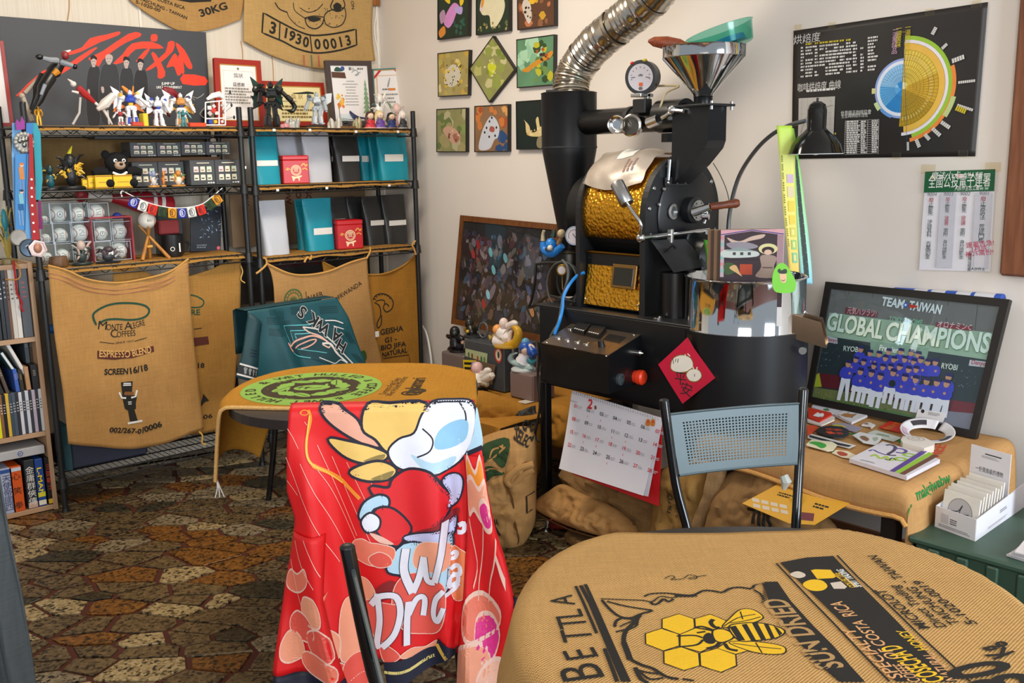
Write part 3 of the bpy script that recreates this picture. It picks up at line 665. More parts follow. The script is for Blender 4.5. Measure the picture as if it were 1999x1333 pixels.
# bat (large red and white club lying across the back)
p0,p1=PY(150,379,4.53),PY(334,402,4.53); d=(p1-p0); L=d.length
bt=thing('toy_bat','big red and white toy bat lying across the back of the baseball shelf','bat',p0)
pr=[(0,0),(.028,0),(.034,.012),(.03,.03),(.016,.045)]
MB().lat(pr,p0,20,ax=d).mk('knob',Q('#a01f2c',.4),bt); MB().lat([(.016,.04),(.017,L*.36)],p0,20,ax=d).mk('grip',Q('#d8d3cc',.5),bt)
MB().lat([(.018,L*.35),(.024,L*.42),(.046,L*.62),(.054,L*.75),(.054,L*.97),(.045,L),(0,L)],p0,24,ax=d).mk('barrel',Q('#a3202e',.35),bt)
for k in(.76,.85): MB().lat([(.0545,L*k),(.0545,L*(k+.04))],p0,24,ax=d).mk('stripe',Q('#d9d4cf',.4),bt)
for s in(.06,.8): solo('wire_cradle',MB().tb([p0+d*s+V((0,-.05,-.06)),p0+d*s+V((0,-.05,-.02)),p0+d*s+V((0,0,-.056)),p0+d*s+V((0,.04,-.01))],.0025,6),BLACK,('thin hook holding the handle of the toy bat' if s<.5 else 'thin hook holding the thick end of the toy bat'),'hook',p0+d*s)
# prayer flags
ln=[PY(*q,4.238) for q in((239,372),(258,382),(300,399),(345,406),(390,400),(415,383),(434,367))]; fp=cur([tuple(x) for x in ln],8)
st=thing('flag_garland','string of ten small printed prayer flags hung across the shelf front','flags',ln[0])
MB().tb(fp,.0022,6).mk('string',WHITE,st); MB().tb(cur([tuple(PY(239,372,4.238)),tuple(PY(236,376,4.236)),tuple(PY(238,384,4.235))],4),.003,6).mk('knot_end',WHITE,st)
FC=[('#26339a','blue'),('#dfe0da','white'),('#dd2f1c','red'),('#2d4420','green'),('#e39a22','yellow')]
def at_len(s):
 tot=[0]
 for i in range(1,len(fp)): tot.append(tot[-1]+math.dist(fp[i],fp[i-1]))
 s*=tot[-1]
 for i in range(1,len(fp)):
  if tot[i]>=s: k=(s-tot[i-1])/(tot[i]-tot[i-1]); return V(fp[i-1]).lerp(V(fp[i]),k)
 return V(fp[-1])
for i in range(10):
 a,b=at_len(.085+.0855*i),at_len(.085+.0855*i+.079); dx=(b-a); dn=V((-dx.z*-1,0,-dx.x)).normalized(); dn=V((dx.z,0,-dx.x)).normalized(); hh=.046
 mc=mat(FC[i%5][0],.85,0,.1,60); qd=[a,b,b+dn*hh,a+dn*hh]
 m=MB().gr(lambda u,v:qd[0].lerp(qd[1],u).lerp(qd[3].lerp(qd[2],u),v)+V((0,.003*nz(u*3,v*3,i)-.004*v,0)),6,6); o=m.mk('flag',mc,st); sol(o,.001,1)
 P=Pn(lambda u,v,n:qd[0].lerp(qd[1],u).lerp(qd[3].lerp(qd[2],u),v)+V((0,.003*nz(u*3,v*3,i)-.004*v-n,0)),.0012); ik=Q('#1d1d2a' if i%5 in(2,3,4) else '#26304f',.8) if i%5 else Q('#dfe3ee',.8)
 for k in range(3): P.ln([(.25+.12*k,.25),(.3+.12*k,.5),(.25+.14*k,.75)],.06,ik)
 P.ring(.5,.5,.30,.35,ik,n=12,sy=1.1); P.mk('flag_print',o)
# baseball on crossed bats
p=PY(287,430,4.29); R_=.037; tr=thing('bat_tripod','three small wooden bats tied as a stand holding a baseball','stand',(p.x,4.29,ZC)); WD=wood('#c98b3c','#a8692a',8)
hz=p.z-R_
for i,(px,py,dy) in enumerate(((274,498,-.02),(325,495,-.03),(300,490,.05))):
 f=PY(px,py,4.29); f=V((f.x,4.29+dy,ZC)); tp=V((2*p.x-f.x*.98-.02*p.x,4.29-dy*.3,hz+.03)); tp=V((p.x-(f.x-p.x)*.45,4.29-dy*.5,hz+.018)); MB().tb([f,f.lerp(tp,.4),tp],[.0085,.007,.004],10).mk('small_bat',WD,tr)
MB().tb([(p.x-.012,4.285,ZC+.055),(p.x+.012,4.285,ZC+.056)],.006,8).mk('binding',Q('#d9a24a',.8),tr)
bl=thing('baseball','signed baseball resting on the crossed wooden bats','baseball',(p.x,4.29,p.z-R_)); MB().ell((p.x,4.29,p.z),R_,22,rings=14).mk('ball',BALL,bl)
MB().tb([(p.x+.022,4.29-math.sqrt(R_**2-.022**2-(.004*k)**2),p.z+.004*k) for k in range(-6,7)],.0012,5).mk('stitching',STI,bl); P=Pn(lambda u,v,n:V((p.x+u,4.29-math.sqrt(R_*R_-u*u-v*v)-n,p.z+v)),.0008); P.tx('BIG',-.004,-.004,.009,Q('#4a4440',.8)); P.mk('lettering',bl)
# black cup pack and dark box behind
a,b,_,zt=PB(318,458,362,496,4.33); cx=(a+b)/2; t=thing('black_mug','black mug with grey emblem on the baseball shelf','mug',(cx,4.36,ZC)); w=(b-a)/2
MB().lat([(0,0),(w*.86,0),(w*.95,.02),(w,zt-ZC),(w*.9,zt-ZC),(w*.86,.01),(0,.008)],(cx,4.36,ZC),24).mk('mug_body',BLACK,t); MB().tb(cur([(cx+w*.9,4.36,ZC+.06),(cx+w*1.5,4.36,ZC+.055),(cx+w*1.5,4.36,ZC+.02),(cx+w*.9,4.36,ZC+.018)],5),.005,8).mk('handle',BLACK,t)
P=Pn(lambda u,v,n:V((cx+w*sin(u/w),4.36-w*cos(u/w)-n,ZC+v)),.002); P.ring(-.018,.035,.007,.01,STK,n=14); P.rc(.012,.02,.02,.06,STK); P.mk('emblem',t)
a,b,z0,z1=PB(312,430,352,458,4.34); solo('folded_shirt',MB().box(((a+b)/2,4.375,(zt+z1)/2),(b-a,.06,z1-zt-.002),.006),[Q('#7d2a2c',.8)],'dark red printed parcel sitting on the black mug','parcel',((a+b)/2,4.37,zt))
a,b,z0,z1=PB(313,416,350,432,4.40); solo('tin_box',MB().box(((a+b)/2+.01,4.45,(ZC+z1)/2),(b-a+.03,.05,z1-ZC),.004),Q('#2b3438',.35),'tall dark box standing behind the black mug','box',((a+b)/2,4.45,ZC))
q=Quad(PY(372,491,4.46),PY(431,489,4.46),PY(432,402,4.52),PY(372,404,4.52)); t=thing('picture_panel','dark blue leafy picture card standing at the right of the baseball shelf','picture',q.at(.5,0))
m=MB(); m.pri([(0,0),(q.w,0),(q.w,q.hh),(0,q.hh)],-.006,0,q.m()); m.mk('panel',Q('#1b2430',.5),t); P=Pn(q.m()); r=random.Random(4)
for i in range(46):
 x,y=q.w*r.uniform(.35,.98),q.hh*r.uniform(.3,.97); an=r.uniform(0,6); l=q.w*r.uniform(.05,.13); P.ln([(x,y),(x+l*cos(an)*.5+l*.1,y+l*sin(an)*.5),(x+l*cos(an),y+l*sin(an))],[.001,.005,.001],mat(r.choice(('#6f86a8','#3f5878','#94a6bf','#2f4a6a')),.6))
P.ds(q.w*.92,q.hh*.06,.009,Q('#d85a6a',.5),n=12); P.ls(q.w*.2,q.hh*.12,q.w*.35,2,.006,Q('#76808c')); P.mk('printed_leaves',t)
# toys in front of the cubes
p=PY(112,495,4.29); MBx=MB().lat([(0,0),(.036,0),(.04,.01),(.037,.03),(.034,.042),(0,.043)],(p.x,4.285,ZC),18,sy=.8); solo('wood_stump',MBx,wood('#7a5636','#54371f',9),'small brown wooden stump at the left front of the baseball shelf','ornament',(p.x,4.285,ZC))
t=trinket(136,466,180,506,4.28,ZC,['#1f2f2d','#3b4442','#c8b2a6','#27302e','#59615e','#2d4a45'],'dark round figurine with coiled horns in front of the baseball cubes',14,n=18)
t=trinket(184,478,236,505,4.28,ZC,['#22262a','#3c3f44','#4a3f44','#6b5d62','#26302a','#8a8f92'],'dark crouching toy monster with a white tag before the baseball cubes',15,n=18,name='toy_monster',cat='toy')
p=PY(216,493,4.262); solo('paper_tag',MB().box(p,(.022,.002,.02),.0005),WHITE,'white square tag propped on the dark toy monster','tag',p)
# == top of the units
def panel(name,label,cat,tl,tr,br,bl,Y,mats,th=.012,border=None,Yb=None,group=None,sides=None):
 """flat framed piece standing on a shelf; corners given as photo points on the plane Y (top) / Yb (bottom)"""
 Yb=Y if Yb is None else Yb; q=Quad(PY(*bl,Yb),PY(*br,Yb),PY(*tr,Y),PY(*tl,Y)); t=thing(name,label,cat,q.at(.5,0),group); f=q.m(); w,h=q.w,q.hh
 if border:
  b=border
  for k,(x0,y0,x1,y1) in enumerate(((0,0,w,b),(0,h-b,w,h),(0,b,b,h-b),(w-b,b,w,h-b))):
   m=MB(); m.pri([(x0,y0),(x1,y0),(x1,y1),(x0,y1)],-th,.004,f); m.mk('frame_side',mats[0],t)
  m=MB(); m.pri([(b,b),(w-b,b),(w-b,h-b),(b,h-b)],-th*.8,-.001,f); m.mk('sheet',mats[1],t)
 else:
  m=MB(); m.pri([(0,0),(w,0),(w,h),(0,h)],-th,0,f); m.mk('board',mats[0],t)
 return t,q,f
# concert poster
POSTM=Q('#3b3e43',.55,0,.18,3); t,q,f=panel('concert_poster','dark concert poster with red brush strokes and four people in black','poster',(-6,31),(402,63),(412,245),(24,245),4.62,[POSTM],.008)
P=Pn(f); RB_=Q('#ee3a1c',.6,0,.05)
def pp(pts): return [q.px(*p) for p in pts]
S4=lambda pts:[(x/4,y/4) for x,y in pts]
for pts in ([(140,735),(420,545),(330,555)],[(440,600),(600,500),(760,375),(700,390),(520,510)],[(520,410),(640,370),(700,300),(830,270),(930,245),(925,275),(780,330),(640,400),(540,430)],
 [(690,455),(800,400),(1000,265),(1090,255),(1095,285),(990,330),(880,400),(800,470),(770,520),(720,480)],[(880,500),(960,420),(1030,340),(1180,325),(1280,375),(1180,380),(1060,385),(990,455),(950,490)],
 [(1180,272),(1225,270),(1225,320),(1180,320)],[(1060,480),(1130,395),(1170,385),(1110,470)],[(1180,420),(1215,420),(1290,560),(1270,610),(1230,605),(1230,540)],[(1310,330),(1360,325),(1350,400),(1240,500),(1170,545),(1140,540),(1290,410)],
 [(1370,330),(1440,390),(1500,510),(1490,540),(1455,520),(1400,420)],[(1300,520),(1350,430),(1380,430),(1420,560),(1385,590),(1360,520),(1320,525)],[(1390,440),(1420,440),(1440,560),(1415,570)],[(1430,580),(1600,600),(1605,665),(1425,655)]):
 P.pg(pp(blob(S4(pts),2)),RB_)
SKIN=Q('#b9a7a0',.7,key='skinprint'); CLO=Q('#2a2b30',.7); HAIR=Q('#17171a',.7)
for x,y,sx,cc in ((730,500,1,'#28292d'),(985,510,1,'#2b2c31'),(1095,525,1,'#242529'),(850,480,1.35,'#303136')):
 bd=blob([(x-40*sx,y+42),(x-12,y+14),(x+14,y+14),(x+48*sx,y+40),(x+62*sx,y+180),(x+48*sx,y+470),(x-42*sx,y+470),(x-58*sx,y+190)],3); P.pg(pp(S4(bd)),mat(cc,.7)); P.ln(pp(S4(bd)),.0022,Q('#55565c',.7),True)
 P.pg(pp(S4(blob([(x-20*sx,y-40),(x,y-58),(x+22*sx,y-40),(x+17*sx,y+2),(x,y+22),(x-16*sx,y+2)],3))),SKIN); P.pg(pp(S4([(x-8,y+8),(x+10,y+8),(x+14,y+24),(x-12,y+24)])),SKIN)
 for e in(-8,9): P.ds(*pp(S4([(x+e*sx,y-22)]))[0],.0028,HAIR,.0016,6)
 P.ln(pp(S4([(x-6*sx,y+2),(x+7*sx,y+2)])),.0016,Q('#6a4a46',.7))
 P.pg(pp(S4(blob([(x-46*sx,y+200),(x-30*sx,y+200),(x-28*sx,y+240),(x-40*sx,y+245)],2))),SKIN)
 if sx<1.2: P.pg(pp(S4(blob([(x-23*sx,y-30),(x-20,y-62),(x,y-70),(x+25*sx,y-52),(x+25*sx,y-30),(x,y-44)],3))),HAIR)
P.sn('JUMP UP',*pp(S4([(1260,662),(1365,662)])),.012,STK,.02); P.sn('LIKE A THUNDERBOLT',*pp(S4([(1222,690),(1420,690)])),.011,STK,.02); P.mk('printed_artwork',t)
# certificate partly in frame at left edge
REDF=Q('#9c2418',.4,0,.1,15); GILT=Q('#c9963e',.35,.4); PAPER=Q('#e6e3e2',.7,0,.03,5)
t,q,f=panel('framed_certificate','red edged framed sheet cut off by the left border of the photo','certificate',(-70,78),(6,80),(27,246),(-50,247),4.60,[REDF,PAPER],.014,.014)
P=Pn(f,.0005); P.ds(q.w*.55,q.hh*.5,.006,INK,n=10); P.mk('printed_mark',t)
def cert(label,tl,tr,br,bl,Y,fm,pm,b,kind):
 t,q,f=panel('framed_certificate',label,'certificate',tl,tr,br,bl,Y,[fm,pm],.016,b,Yb=Y-.05); w,h=q.w,q.hh; P=Pn(f,.0005); G=Q('#77716a',.8)
 if kind!='bird':
  m=MB(); g=.004
  for x0,y0,x1,y1 in((b,b,w-b,b+g),(b,h-b-g,w-b,h-b),(b,b,b+g,h-b),(w-b-g,b,w-b,h-b)): m.pri([(x0,y0),(x1,y0),(x1,y1),(x0,y1)],-.001,.003,f)
  m.mk('gilt_edge',GILT,t)
 if kind=='award':
  P.ln([(b+.02,b+.02),(w-b-.02,b+.02),(w-b-.02,h-b-.03),(b+.02,h-b-.03)],.003,Q('#d9d2c2',.8),True)
  P.ds(w/2,h*.86,.006,G,n=10); P.tx('獎狀',w/2,h*.73,.018,G); P.tx('茲感謝',w/2,h*.6,.015,INK); P.ls(w*.2,h*.55,w*.6,6,.008,Q('#8f8a84',.8),1.7)
 elif kind=='yellow':
  P.tx('獎 狀',w*.55,h*.62,.022,Q('#a58a4a',.8)); P.ls(w*.3,h*.42,w*.6,4,.010,Q('#7d6a3a',.8),1.8); P.ls(w*.3,h*.55,w*.3,1,.004,G)
 elif kind=='bird':
  P.tx('臺山',w*.55,h*.86,.013,INK); P.ls(w*.68,h*.865,w*.2,1,.009,G)
  P.pg([(b+.005,h*.74),(w*.42,h*.73),(w*.4,h*.82),(b+.005,h*.83)],Q('#5a3a2c')); P.pg(blob([(w*.18,h*.84),(w*.22,h*.9),(w*.3,h*.89),(w*.36,h*.84)],3),Q('#2c4d44')); P.ds(w*.36,h*.88,.012,Q('#35518f'),n=10)
  P.ln(cur([(w*.55,h*.82),(w*.65,h*.86),(w*.7,h*.79),(w*.62,h*.78),(w*.75,h*.83)],4),.004,Q('#8d98a0',.7))
  for i in range(9): P.ls(w*.5,h*(.68-.045*i),w*.34,1,.0045,Q('#a09c96',.8),1,.5,True)
  r=random.Random(2)
  for i in range(22): P.ds(w*(.17+.13*r.random()),h*(.28+.2*r.random()),.008*r.uniform(.6,1.4),mat(r.choice(('#e0782a','#e8a03a','#d3502a','#e6c04a')),.7),n=8)
  P.ln([(w*.2,h*.12),(w*.2,h*.35)],.004,Q('#8a6a40',.7))
  for i in range(7): y=h*(.2+.07*i); ww=w*(.13-.015*i); P.pg([(w*.83-ww*.7,y),(w*.83+ww*.7,y),(w*.83,y+h*.1)],Q('#7fa07a',.7))
  P.ln([(w*.83,h*.08),(w*.83,h*.24)],.006,Q('#7a6a50',.7))
  P.pg(blob([(w*.42,h*.2),(w*.44,h*.235),(w*.5,h*.2),(w*.62,h*.15),(w*.82,h*.125),(w*.84,h*.11),(w*.64,h*.11),(w*.55,h*.09),(w*.48,h*.12)],3),Q('#2c3560',.7))
  P.ln([(w*.38,h*.1),(w*.9,h*.085)],.0025,Q('#6b5a48',.7)); P.ls(w*.15,h*.1,w*.25,3,.006,Q('#a8b0a0',.7))
 elif kind=='ribbon':
  RBN=Q('#c8252c',.5)
  P.pg([(0,h*.79),(0,h*.84),(w*.26,h),(w*.36,h)],RBN); P.pg([(w,h*.79),(w,h*.84),(w*.76,h),(w*.66,h)],RBN)
  P.ln([(w*.14,h*.1),(w*.14,h*.88),(w*.86,h*.88),(w*.86,h*.1)],.006,Q('#d9a76a',.7)); P.pg(blob([(w*.46,h*.7),(w*.55,h*.84),(w*.56,h*.8),(w*.5,h*.68)],3),Q('#9a9a9a')); P.rc(w*.5,h*.62,w*.72,h*.66,Q('#d98030')); P.ls(w*.3,h*.63,w*.2,1,.008,G); P.ls(w*.25,h*.54,w*.55,3,.008,Q('#8f8a84',.8),2.6)
 P.mk('printed_text',t); return t
cert('tall white certificate in a dark red frame, leftmost of the four certificates',(417,113),(508,119),(517,247),(424,246),4.54,REDF,PAPER,.026,'award')
cert('yellow certificate in a dark red frame behind the black toy robot',(510,158),(631,162),(640,246),(512,246),4.57,REDF,Q('#e3d6a0',.7,0,.04,5),.022,'yellow')
cert('certificate with a blue bird in a dark brown frame','' or (634,118),(724,119),(733,246),(648,246),4.52,Q('#463a38',.45,0,.08),PAPER,.026,'bird')
cert('certificate with red corner ribbons and teal edge at the corner',(726,135),(786,132),(792,247),(732,247),4.56,Q('#2f7f86',.4),PAPER,.006,'ribbon')
# -- toy robots
def boxes(t,name,specs,m,parent=None):
 mb=MB()
 for s in specs:
  c,d=s[0],s[1]; T=s[2] if len(s)>2 else None; mb.box(c,d,min(d)*.22,T=T)
 return mb.mk(name,m,parent or t)
def robot(label,x0,y0,x1,y1,Y,z,cols,seed=0,wings=2,tilt=0,yaw=0,wspan=1.0,weapon=0,name='toy_robot',spread=.1,emptyhand=0):
 a,b,_,zt=PB(x0,y0,x1,y1,Y); h=zt-z; cx=(a+b)/2; w=b-a; r=random.Random(seed); M=[mat(c,.35,0,.04) for c in cols]
 t=thing(name,label,'toy robot',(cx,Y,z)); X=MT((cx,Y,z))@MR(tilt,4,'Y')@MR(yaw,4,'Z')@Matrix.Scale(h/.86,4)
 def B(nm,sp,m): 
  mb=MB()
  for s in sp:
   T=X@(s[2] if len(s)>2 else Matrix()); mb.box(s[0],s[1],min(s[1])*.2,T=T)
  return mb.mk(nm,M[m%len(M)],t)
 def rot(c,ax,an): return MT(c)@MR(an,4,ax)
 B('chest',[((0,0,.63),(.22,.15,.13)),((0,-.07,.64),(.13,.05,.09)),((0,0,.72),(.14,.1,.05))],1)
 B('waist',[((0,0,.53),(.11,.1,.08))],2); B('hip',[((0,0,.46),(.18,.12,.07)),((0,-.06,.44),(.06,.04,.1)),((-.1,0,.42),(.05,.12,.11)),((.1,0,.42),(.05,.12,.11))],0)
 B('head',[((0,-.01,.79),(.09,.1,.09)),((0,-.06,.78),(.05,.02,.04)),((0,.0,.85),(.03,.08,.03))],0)
 for s in(-1,1):
  L=rot((s*.06,0,.44),'Y',-s*spread)
  B('leg',[((0,0,-.11),(.085,.1,.19),L),((0,-.01,-.22),(.1,.1,.06),L),((0,.0,-.32),(.12,.14,.19),L),((0,-.04,-.41),(.1,.2,.045),L)],0)
  B('shin_guard',[((0,-.075,-.3),(.07,.03,.17),L)],1)
  A=rot((s*.15,0,.68),'Y',-s*r.uniform(.15,.9))@MR(r.uniform(-.6,.3),4,'X')
  B('arm',[((s*.05,0,0),(.13,.14,.11),A),((s*.06,0,-.12),(.065,.08,.14),A),((s*.06,-.01,-.25),(.085,.1,.14),A),((s*.06,-.01,-.34),(.05,.06,.05),A)],0)
  B('shoulder_guard',[((s*.09,0,.04),(.07,.15,.09),A)],2)
 ws=w/h*.86/2*wspan
 for k in range(wings):
  for s in(-1,1):
   mb=MB(); e=.15*k; pl=[(s*.07,.62-e),(s*ws*.55,.84-e*1.7),(s*ws,.95-e*2.3),(s*ws*.8,.72-e*1.6),(s*ws*.93,.42-e*.5),(s*ws*.5,.56-e)]
   mb.pri(pl if s>0 else pl[::-1],.10+.03*k,.13+.03*k,lambda u,v,n:X@V((u,n,v))); mb.mk('wing',M[(3+k)%len(M)],t)
 if weapon: 
  mb=MB(); mb.tb([X@V((.16,-.12,.25)),X@V((.16+weapon*.2,-.16,.7)),X@V((.16+weapon*.33,-.16,.98))],[.012*h/.2,.01*h/.2,.003],6); mb.mk('weapon',M[3%len(M)],t)
 return t
Z0=ZT
robot('white and blue toy robot with wide white wings and orange crest pieces',222,176,288,246,4.30,Z0,['#e4e6ec','#2743b0','#e0b02c','#e9ebf2','#e07a2a'],1,2)
robot('white toy robot with blue legs, standing second among the winged robots',287,188,330,246,4.31,Z0,['#dfe2e8','#e6e8ee','#2a45a8','#d9dde6'],2,2)
robot('white toy robot with yellow edged fins in front of the dark red wing',322,182,384,246,4.33,Z0,['#e8e6e2','#c98f4a','#39426a','#eceae6','#e0a93a'],3,2)
robot('small teal grey toy robot standing in front of the yellow finned one',345,214,371,247,4.255,Z0,['#4d8d92','#3b777d','#2f5b60','#78aab0'],4,0)
robot('small red and white toy robot at the foot of the blue winged one',228,214,243,246,4.26,Z0,['#d9d6d4','#b02b30','#8a2a2c'],5,0)
robot('small dark red toy robot in the gap behind the white robots',300,205,322,246,4.42,Z0,['#7a1f22','#5a1719','#2c2224','#6a1b20'],6,1)
robot('black toy robot with curved green tipped arms before the yellow certificate',497,160,560,238,4.32,Z0,['#15171a','#23272a','#3c3020','#0f3b33','#191c1f'],7,2)
robot('grey toy robot aiming a rifle to the left on a dark base',604,180,632,232,4.33,Z0+.017,['#aab4bc','#c8d0d6','#5e6a74','#dfe3e8'],8,0)
# extra parts as separate props
def prop(name,label,cat,pts,r,m,Y,n=8,smooth=4):
 p=[tuple(PY(x,y,Y)) for x,y in pts]; p=cur(p,smooth) if len(p)>2 else p
 rr=r if not isinstance(r,list) else [interp([(i/(len(r)-1),v) for i,v in enumerate(r)],k/(len(p)-1)) for k in range(len(p))]
 return solo(name,MB().tb(p,rr,n),m,label,cat,p[0])
prop('toy_rifle','thin dark toy rifle held level by the grey robot','toy weapon',[(572,182),(585,182),(600,181),(612,182)],[.0015,.004,.006,.004],Q('#16241f',.4),4.29)
for k,(pts,l) in enumerate((([(500,182),(496,176),(503,168),(516,166)],'left'),([(552,185),(566,196),(575,208),(570,217),(560,215)],'right'))): prop('claw_arm','curved black claw arm on the %s of the black toy robot'%l,'toy part',pts,[.003,.010,.012,.010,.003],Q('#101a17',.25),4.30)
solo('rock_base',MB().lat([(0,0),(.055,0),(.06,.008),(.045,.016),(0,.017)],(PY(617,240,4.33).x,4.33,Z0),9,sy=.6),Q('#25241f',.8,0,.3,60,.8),'dark rocky base under the grey toy robot','toy base',(PY(617,240,4.33).x,4.33,Z0))
# white shield behind the grey robot
q=Quad(PY(612,232,4.36),PY(640,232,4.36),PY(648,182,4.36),PY(620,182,4.36)); m=MB(); m.pri([(q.w*.3,0),(q.w*.55,q.hh*.1),(q.w*.6,q.hh*.5),(q.w,q.hh*.66),(q.w*.95,q.hh),(q.w*.6,q.hh*.98),(q.w*.25,q.hh*.6)],-.006,.006,q.m()); solo('toy_shield',m,Q('#d5d9de',.4),'white toy shield beside the grey robot with the rifle','toy part',q.at(.5,0))
# leaning black figure on a stand at the left
t=thing('toy_figure','large black toy figure leaning out over the shelf on a beige stand arm','toy figure',PY(58,242,4.34)); Y=4.33
def V_(x,y,dy=0): return PY(x,y,Y+dy)
Kb,Kg=Q('#121315',.35),Q('#8d949c',.4)
MB().tb([V_(118,122),V_(105,140),V_(95,150)],[.02,.028,.018],10).mk('torso',Kb,t); MB().tb([V_(112,138,-.02),V_(104,146,-.022)],[.016,.01],8).mk('chest_plate',Q('#c9821f',.4),t)
MB().ell(V_(127,108),(.016,.016,.018),12).mk('head',Q('#8a2a2c',.4),t); MB().tb([V_(126,103),V_(138,98)],[.008,.003],8).mk('helmet_horn',Q('#c9c9cc',.4),t)
MB().tb([V_(112,118,-.03),V_(96,117,-.05),V_(82,113,-.06)],[.012,.011,.008],8).mk('arm',Kg,t); MB().tb([V_(120,122,-.02),V_(134,126,-.04),V_(144,129,-.05)],[.012,.01,.008],8).mk('arm',Kg,t); MB().ell(V_(77,111,-.06),(.016,.011,.011),10).mk('fist',Kb,t); MB().ell(V_(146,130,-.05),(.011,.011,.011),10).mk('fist',Kb,t)
MB().tb([V_(98,150,-.01),V_(84,172,-.03),V_(78,196,-.03),V_(62,222,-.02)],[.026,.024,.014,.006],10).mk('leg',Kb,t); MB().tb([V_(88,148,.02),V_(76,170,.02),V_(70,192,.02),V_(60,214,.02)],[.024,.022,.013,.006],10).mk('leg',Kb,t); MB().tb([V_(88,165,-.05),V_(80,185,-.05)],[.008,.006],8).mk('leg_stripe',Kg,t)
MB().tb([V_(76,152,.03),V_(48,182,.03)],.008,8).mk('stand_arm',Q('#a39787',.5),t); MB().tb([V_(44,187,.03),V_(63,236,.02)],.009,8).mk('stand_arm',Q('#b0a08c',.5),t); MB().ell(V_(43,187,.03),(.012,.012,.012),10).mk('stand_joint',Q('#b0a08c',.5),t); q=V_(62,240,.02); MB().cyl((q.x,q.y,Z0),(q.x,q.y,Z0+.012),.026,.02,14).mk('stand_foot',Q('#b0a08c',.5),t)
q=Quad(V_(31,186,.05),V_(35,189,.05),V_(106,142,.05),V_(88,140,.05)); m=MB(); m.pri([(0,0),(q.w,0),(q.w,q.hh),(0,q.hh)],-.004,.004,q.m()); m.mk('red_blade',Q('#e2351c',.5),t)
# gold mini figure
def minifig(x,y0,y1,Y,z,c,label,dark='#6b4a12'):
 p=PY(x,(y0+y1)/2,Y); zt=PY(x,y0,Y).z; h=zt-z; g=mat(c,.3,.5); t=thing('mini_figure',label,'figurine',(p.x,Y,z)); k=h
 MB().tb([(p.x,Y,z+k*.48),(p.x,Y,z+k*.6),(p.x,Y,z+k*.78),(p.x,Y,z+k*.83)],[k*.09,k*.085,k*.12,k*.05],10).mk('torso',g,t); MB().ell((p.x,Y,z+k*.91),(k*.07,k*.07,k*.085),10).mk('head',g,t)
 for s in(-1,1):
  MB().tb([(p.x+s*k*.05,Y,z+k*.5),(p.x+s*k*.07,Y,z+k*.25),(p.x+s*k*.07,Y-.002,z)],[k*.07,k*.055,k*.05],8).mk('leg',g,t); MB().tb([(p.x+s*k*.12,Y,z+k*.78),(p.x+s*k*.18,Y-.003,z+k*.6),(p.x+s*k*.13,Y-.008,z+k*.47)],[k*.045,k*.04,k*.03],8).mk('arm',g,t)
 return t
minifig(75,205,243,4.30,Z0,'#c8922a','tiny gold figure standing beneath the leaning black toy figure')
# red-white figure on clear stand
t=thing('toy_figure','slim red and white toy figure stretched along a grey stand','toy figure',PY(145,243,4.33)); Rw=Q('#a51f22',.4); Wh=Q('#d9d2cc',.4)
MB().tb([V_(152,170),V_(165,183),V_(185,200)],[.012,.016,.007],8).mk('body',Rw,t); MB().ell(V_(143,164),(.013,.012,.012),10).mk('head',Wh,t); MB().tb([V_(140,160),V_(132,154)],[.007,.002],8).mk('horn',Wh,t); MB().tb([V_(153,181),V_(140,178)],[.006,.004],8).mk('arm',Wh,t)
MB().tb([V_(185,200),V_(203,215),V_(219,243)],[.006,.007,.004],8).mk('leg',Wh,t); MB().tb([V_(190,214,-.01),V_(205,203,-.01),V_(222,185,-.01)],[.008,.022,.014],8).mk('white_shell',Q('#cfc9c2',.4),t); MB().tb([V_(157,190),V_(155,220),V_(142,243)],.005,8).mk('stand_rod',Q('#b5b2ae',.4),t); MB().tb([V_(210,215),V_(213,243)],.004,8).mk('stand_rod',Q('#b5b2ae',.4),t)
# pieces amid robots
prop('orange_crest','orange spiky crest piece rising over the blue winged robot','toy part',[(238,168),(246,176),(256,186)],[.004,.010,.006],ORG,4.35)
prop('orange_crest','thin orange spike beside the red crest piece','toy part',[(260,168),(259,185)],[.003,.005],ORG,4.35,smooth=2)
prop('red_crest','red crest piece between the two orange ones','toy part',[(254,179),(259,187)],[.012,.008],Q('#d8331f',.4),4.36,smooth=2)
prop('red_wing','dark red blade like wing slanting behind the yellow finned robot','toy part',[(318,173),(335,182),(352,192)],[.010,.024,.006],Q('#7c1420',.5),4.38)
q=Quad(PY(275,207,4.40),PY(292,207,4.40),PY(292,194,4.40),PY(275,194,4.40)); solo('green_wing',MB().pri([(0,0),(q.w,q.hh*.2),(q.w,q.hh),(0,q.hh*.9)],-.003,.003,q.m()),Q('#1c7a2c',.5),'green flat wing piece between the first two winged robots','toy part',q.at(.5,0))
for k,(x0,x1,c,l) in enumerate(((256,279,'#b8391f','red base plate below the blue winged robot'),(368,400,'#d4431f','red base plate right of the teal robot'),(278,288,'#d9c21f','yellow stand block between the first two robots'))):
 a,b,_,_2=PB(x0,236,x1,245,4.27); hh=.018 if k<2 else .055; solo('coloured_block',MB().box(((a+b)/2,4.28,Z0+hh/2),(b-a,.05,hh),.003),mat(c,.4),l,'toy base',((a+b)/2,4.28,Z0))
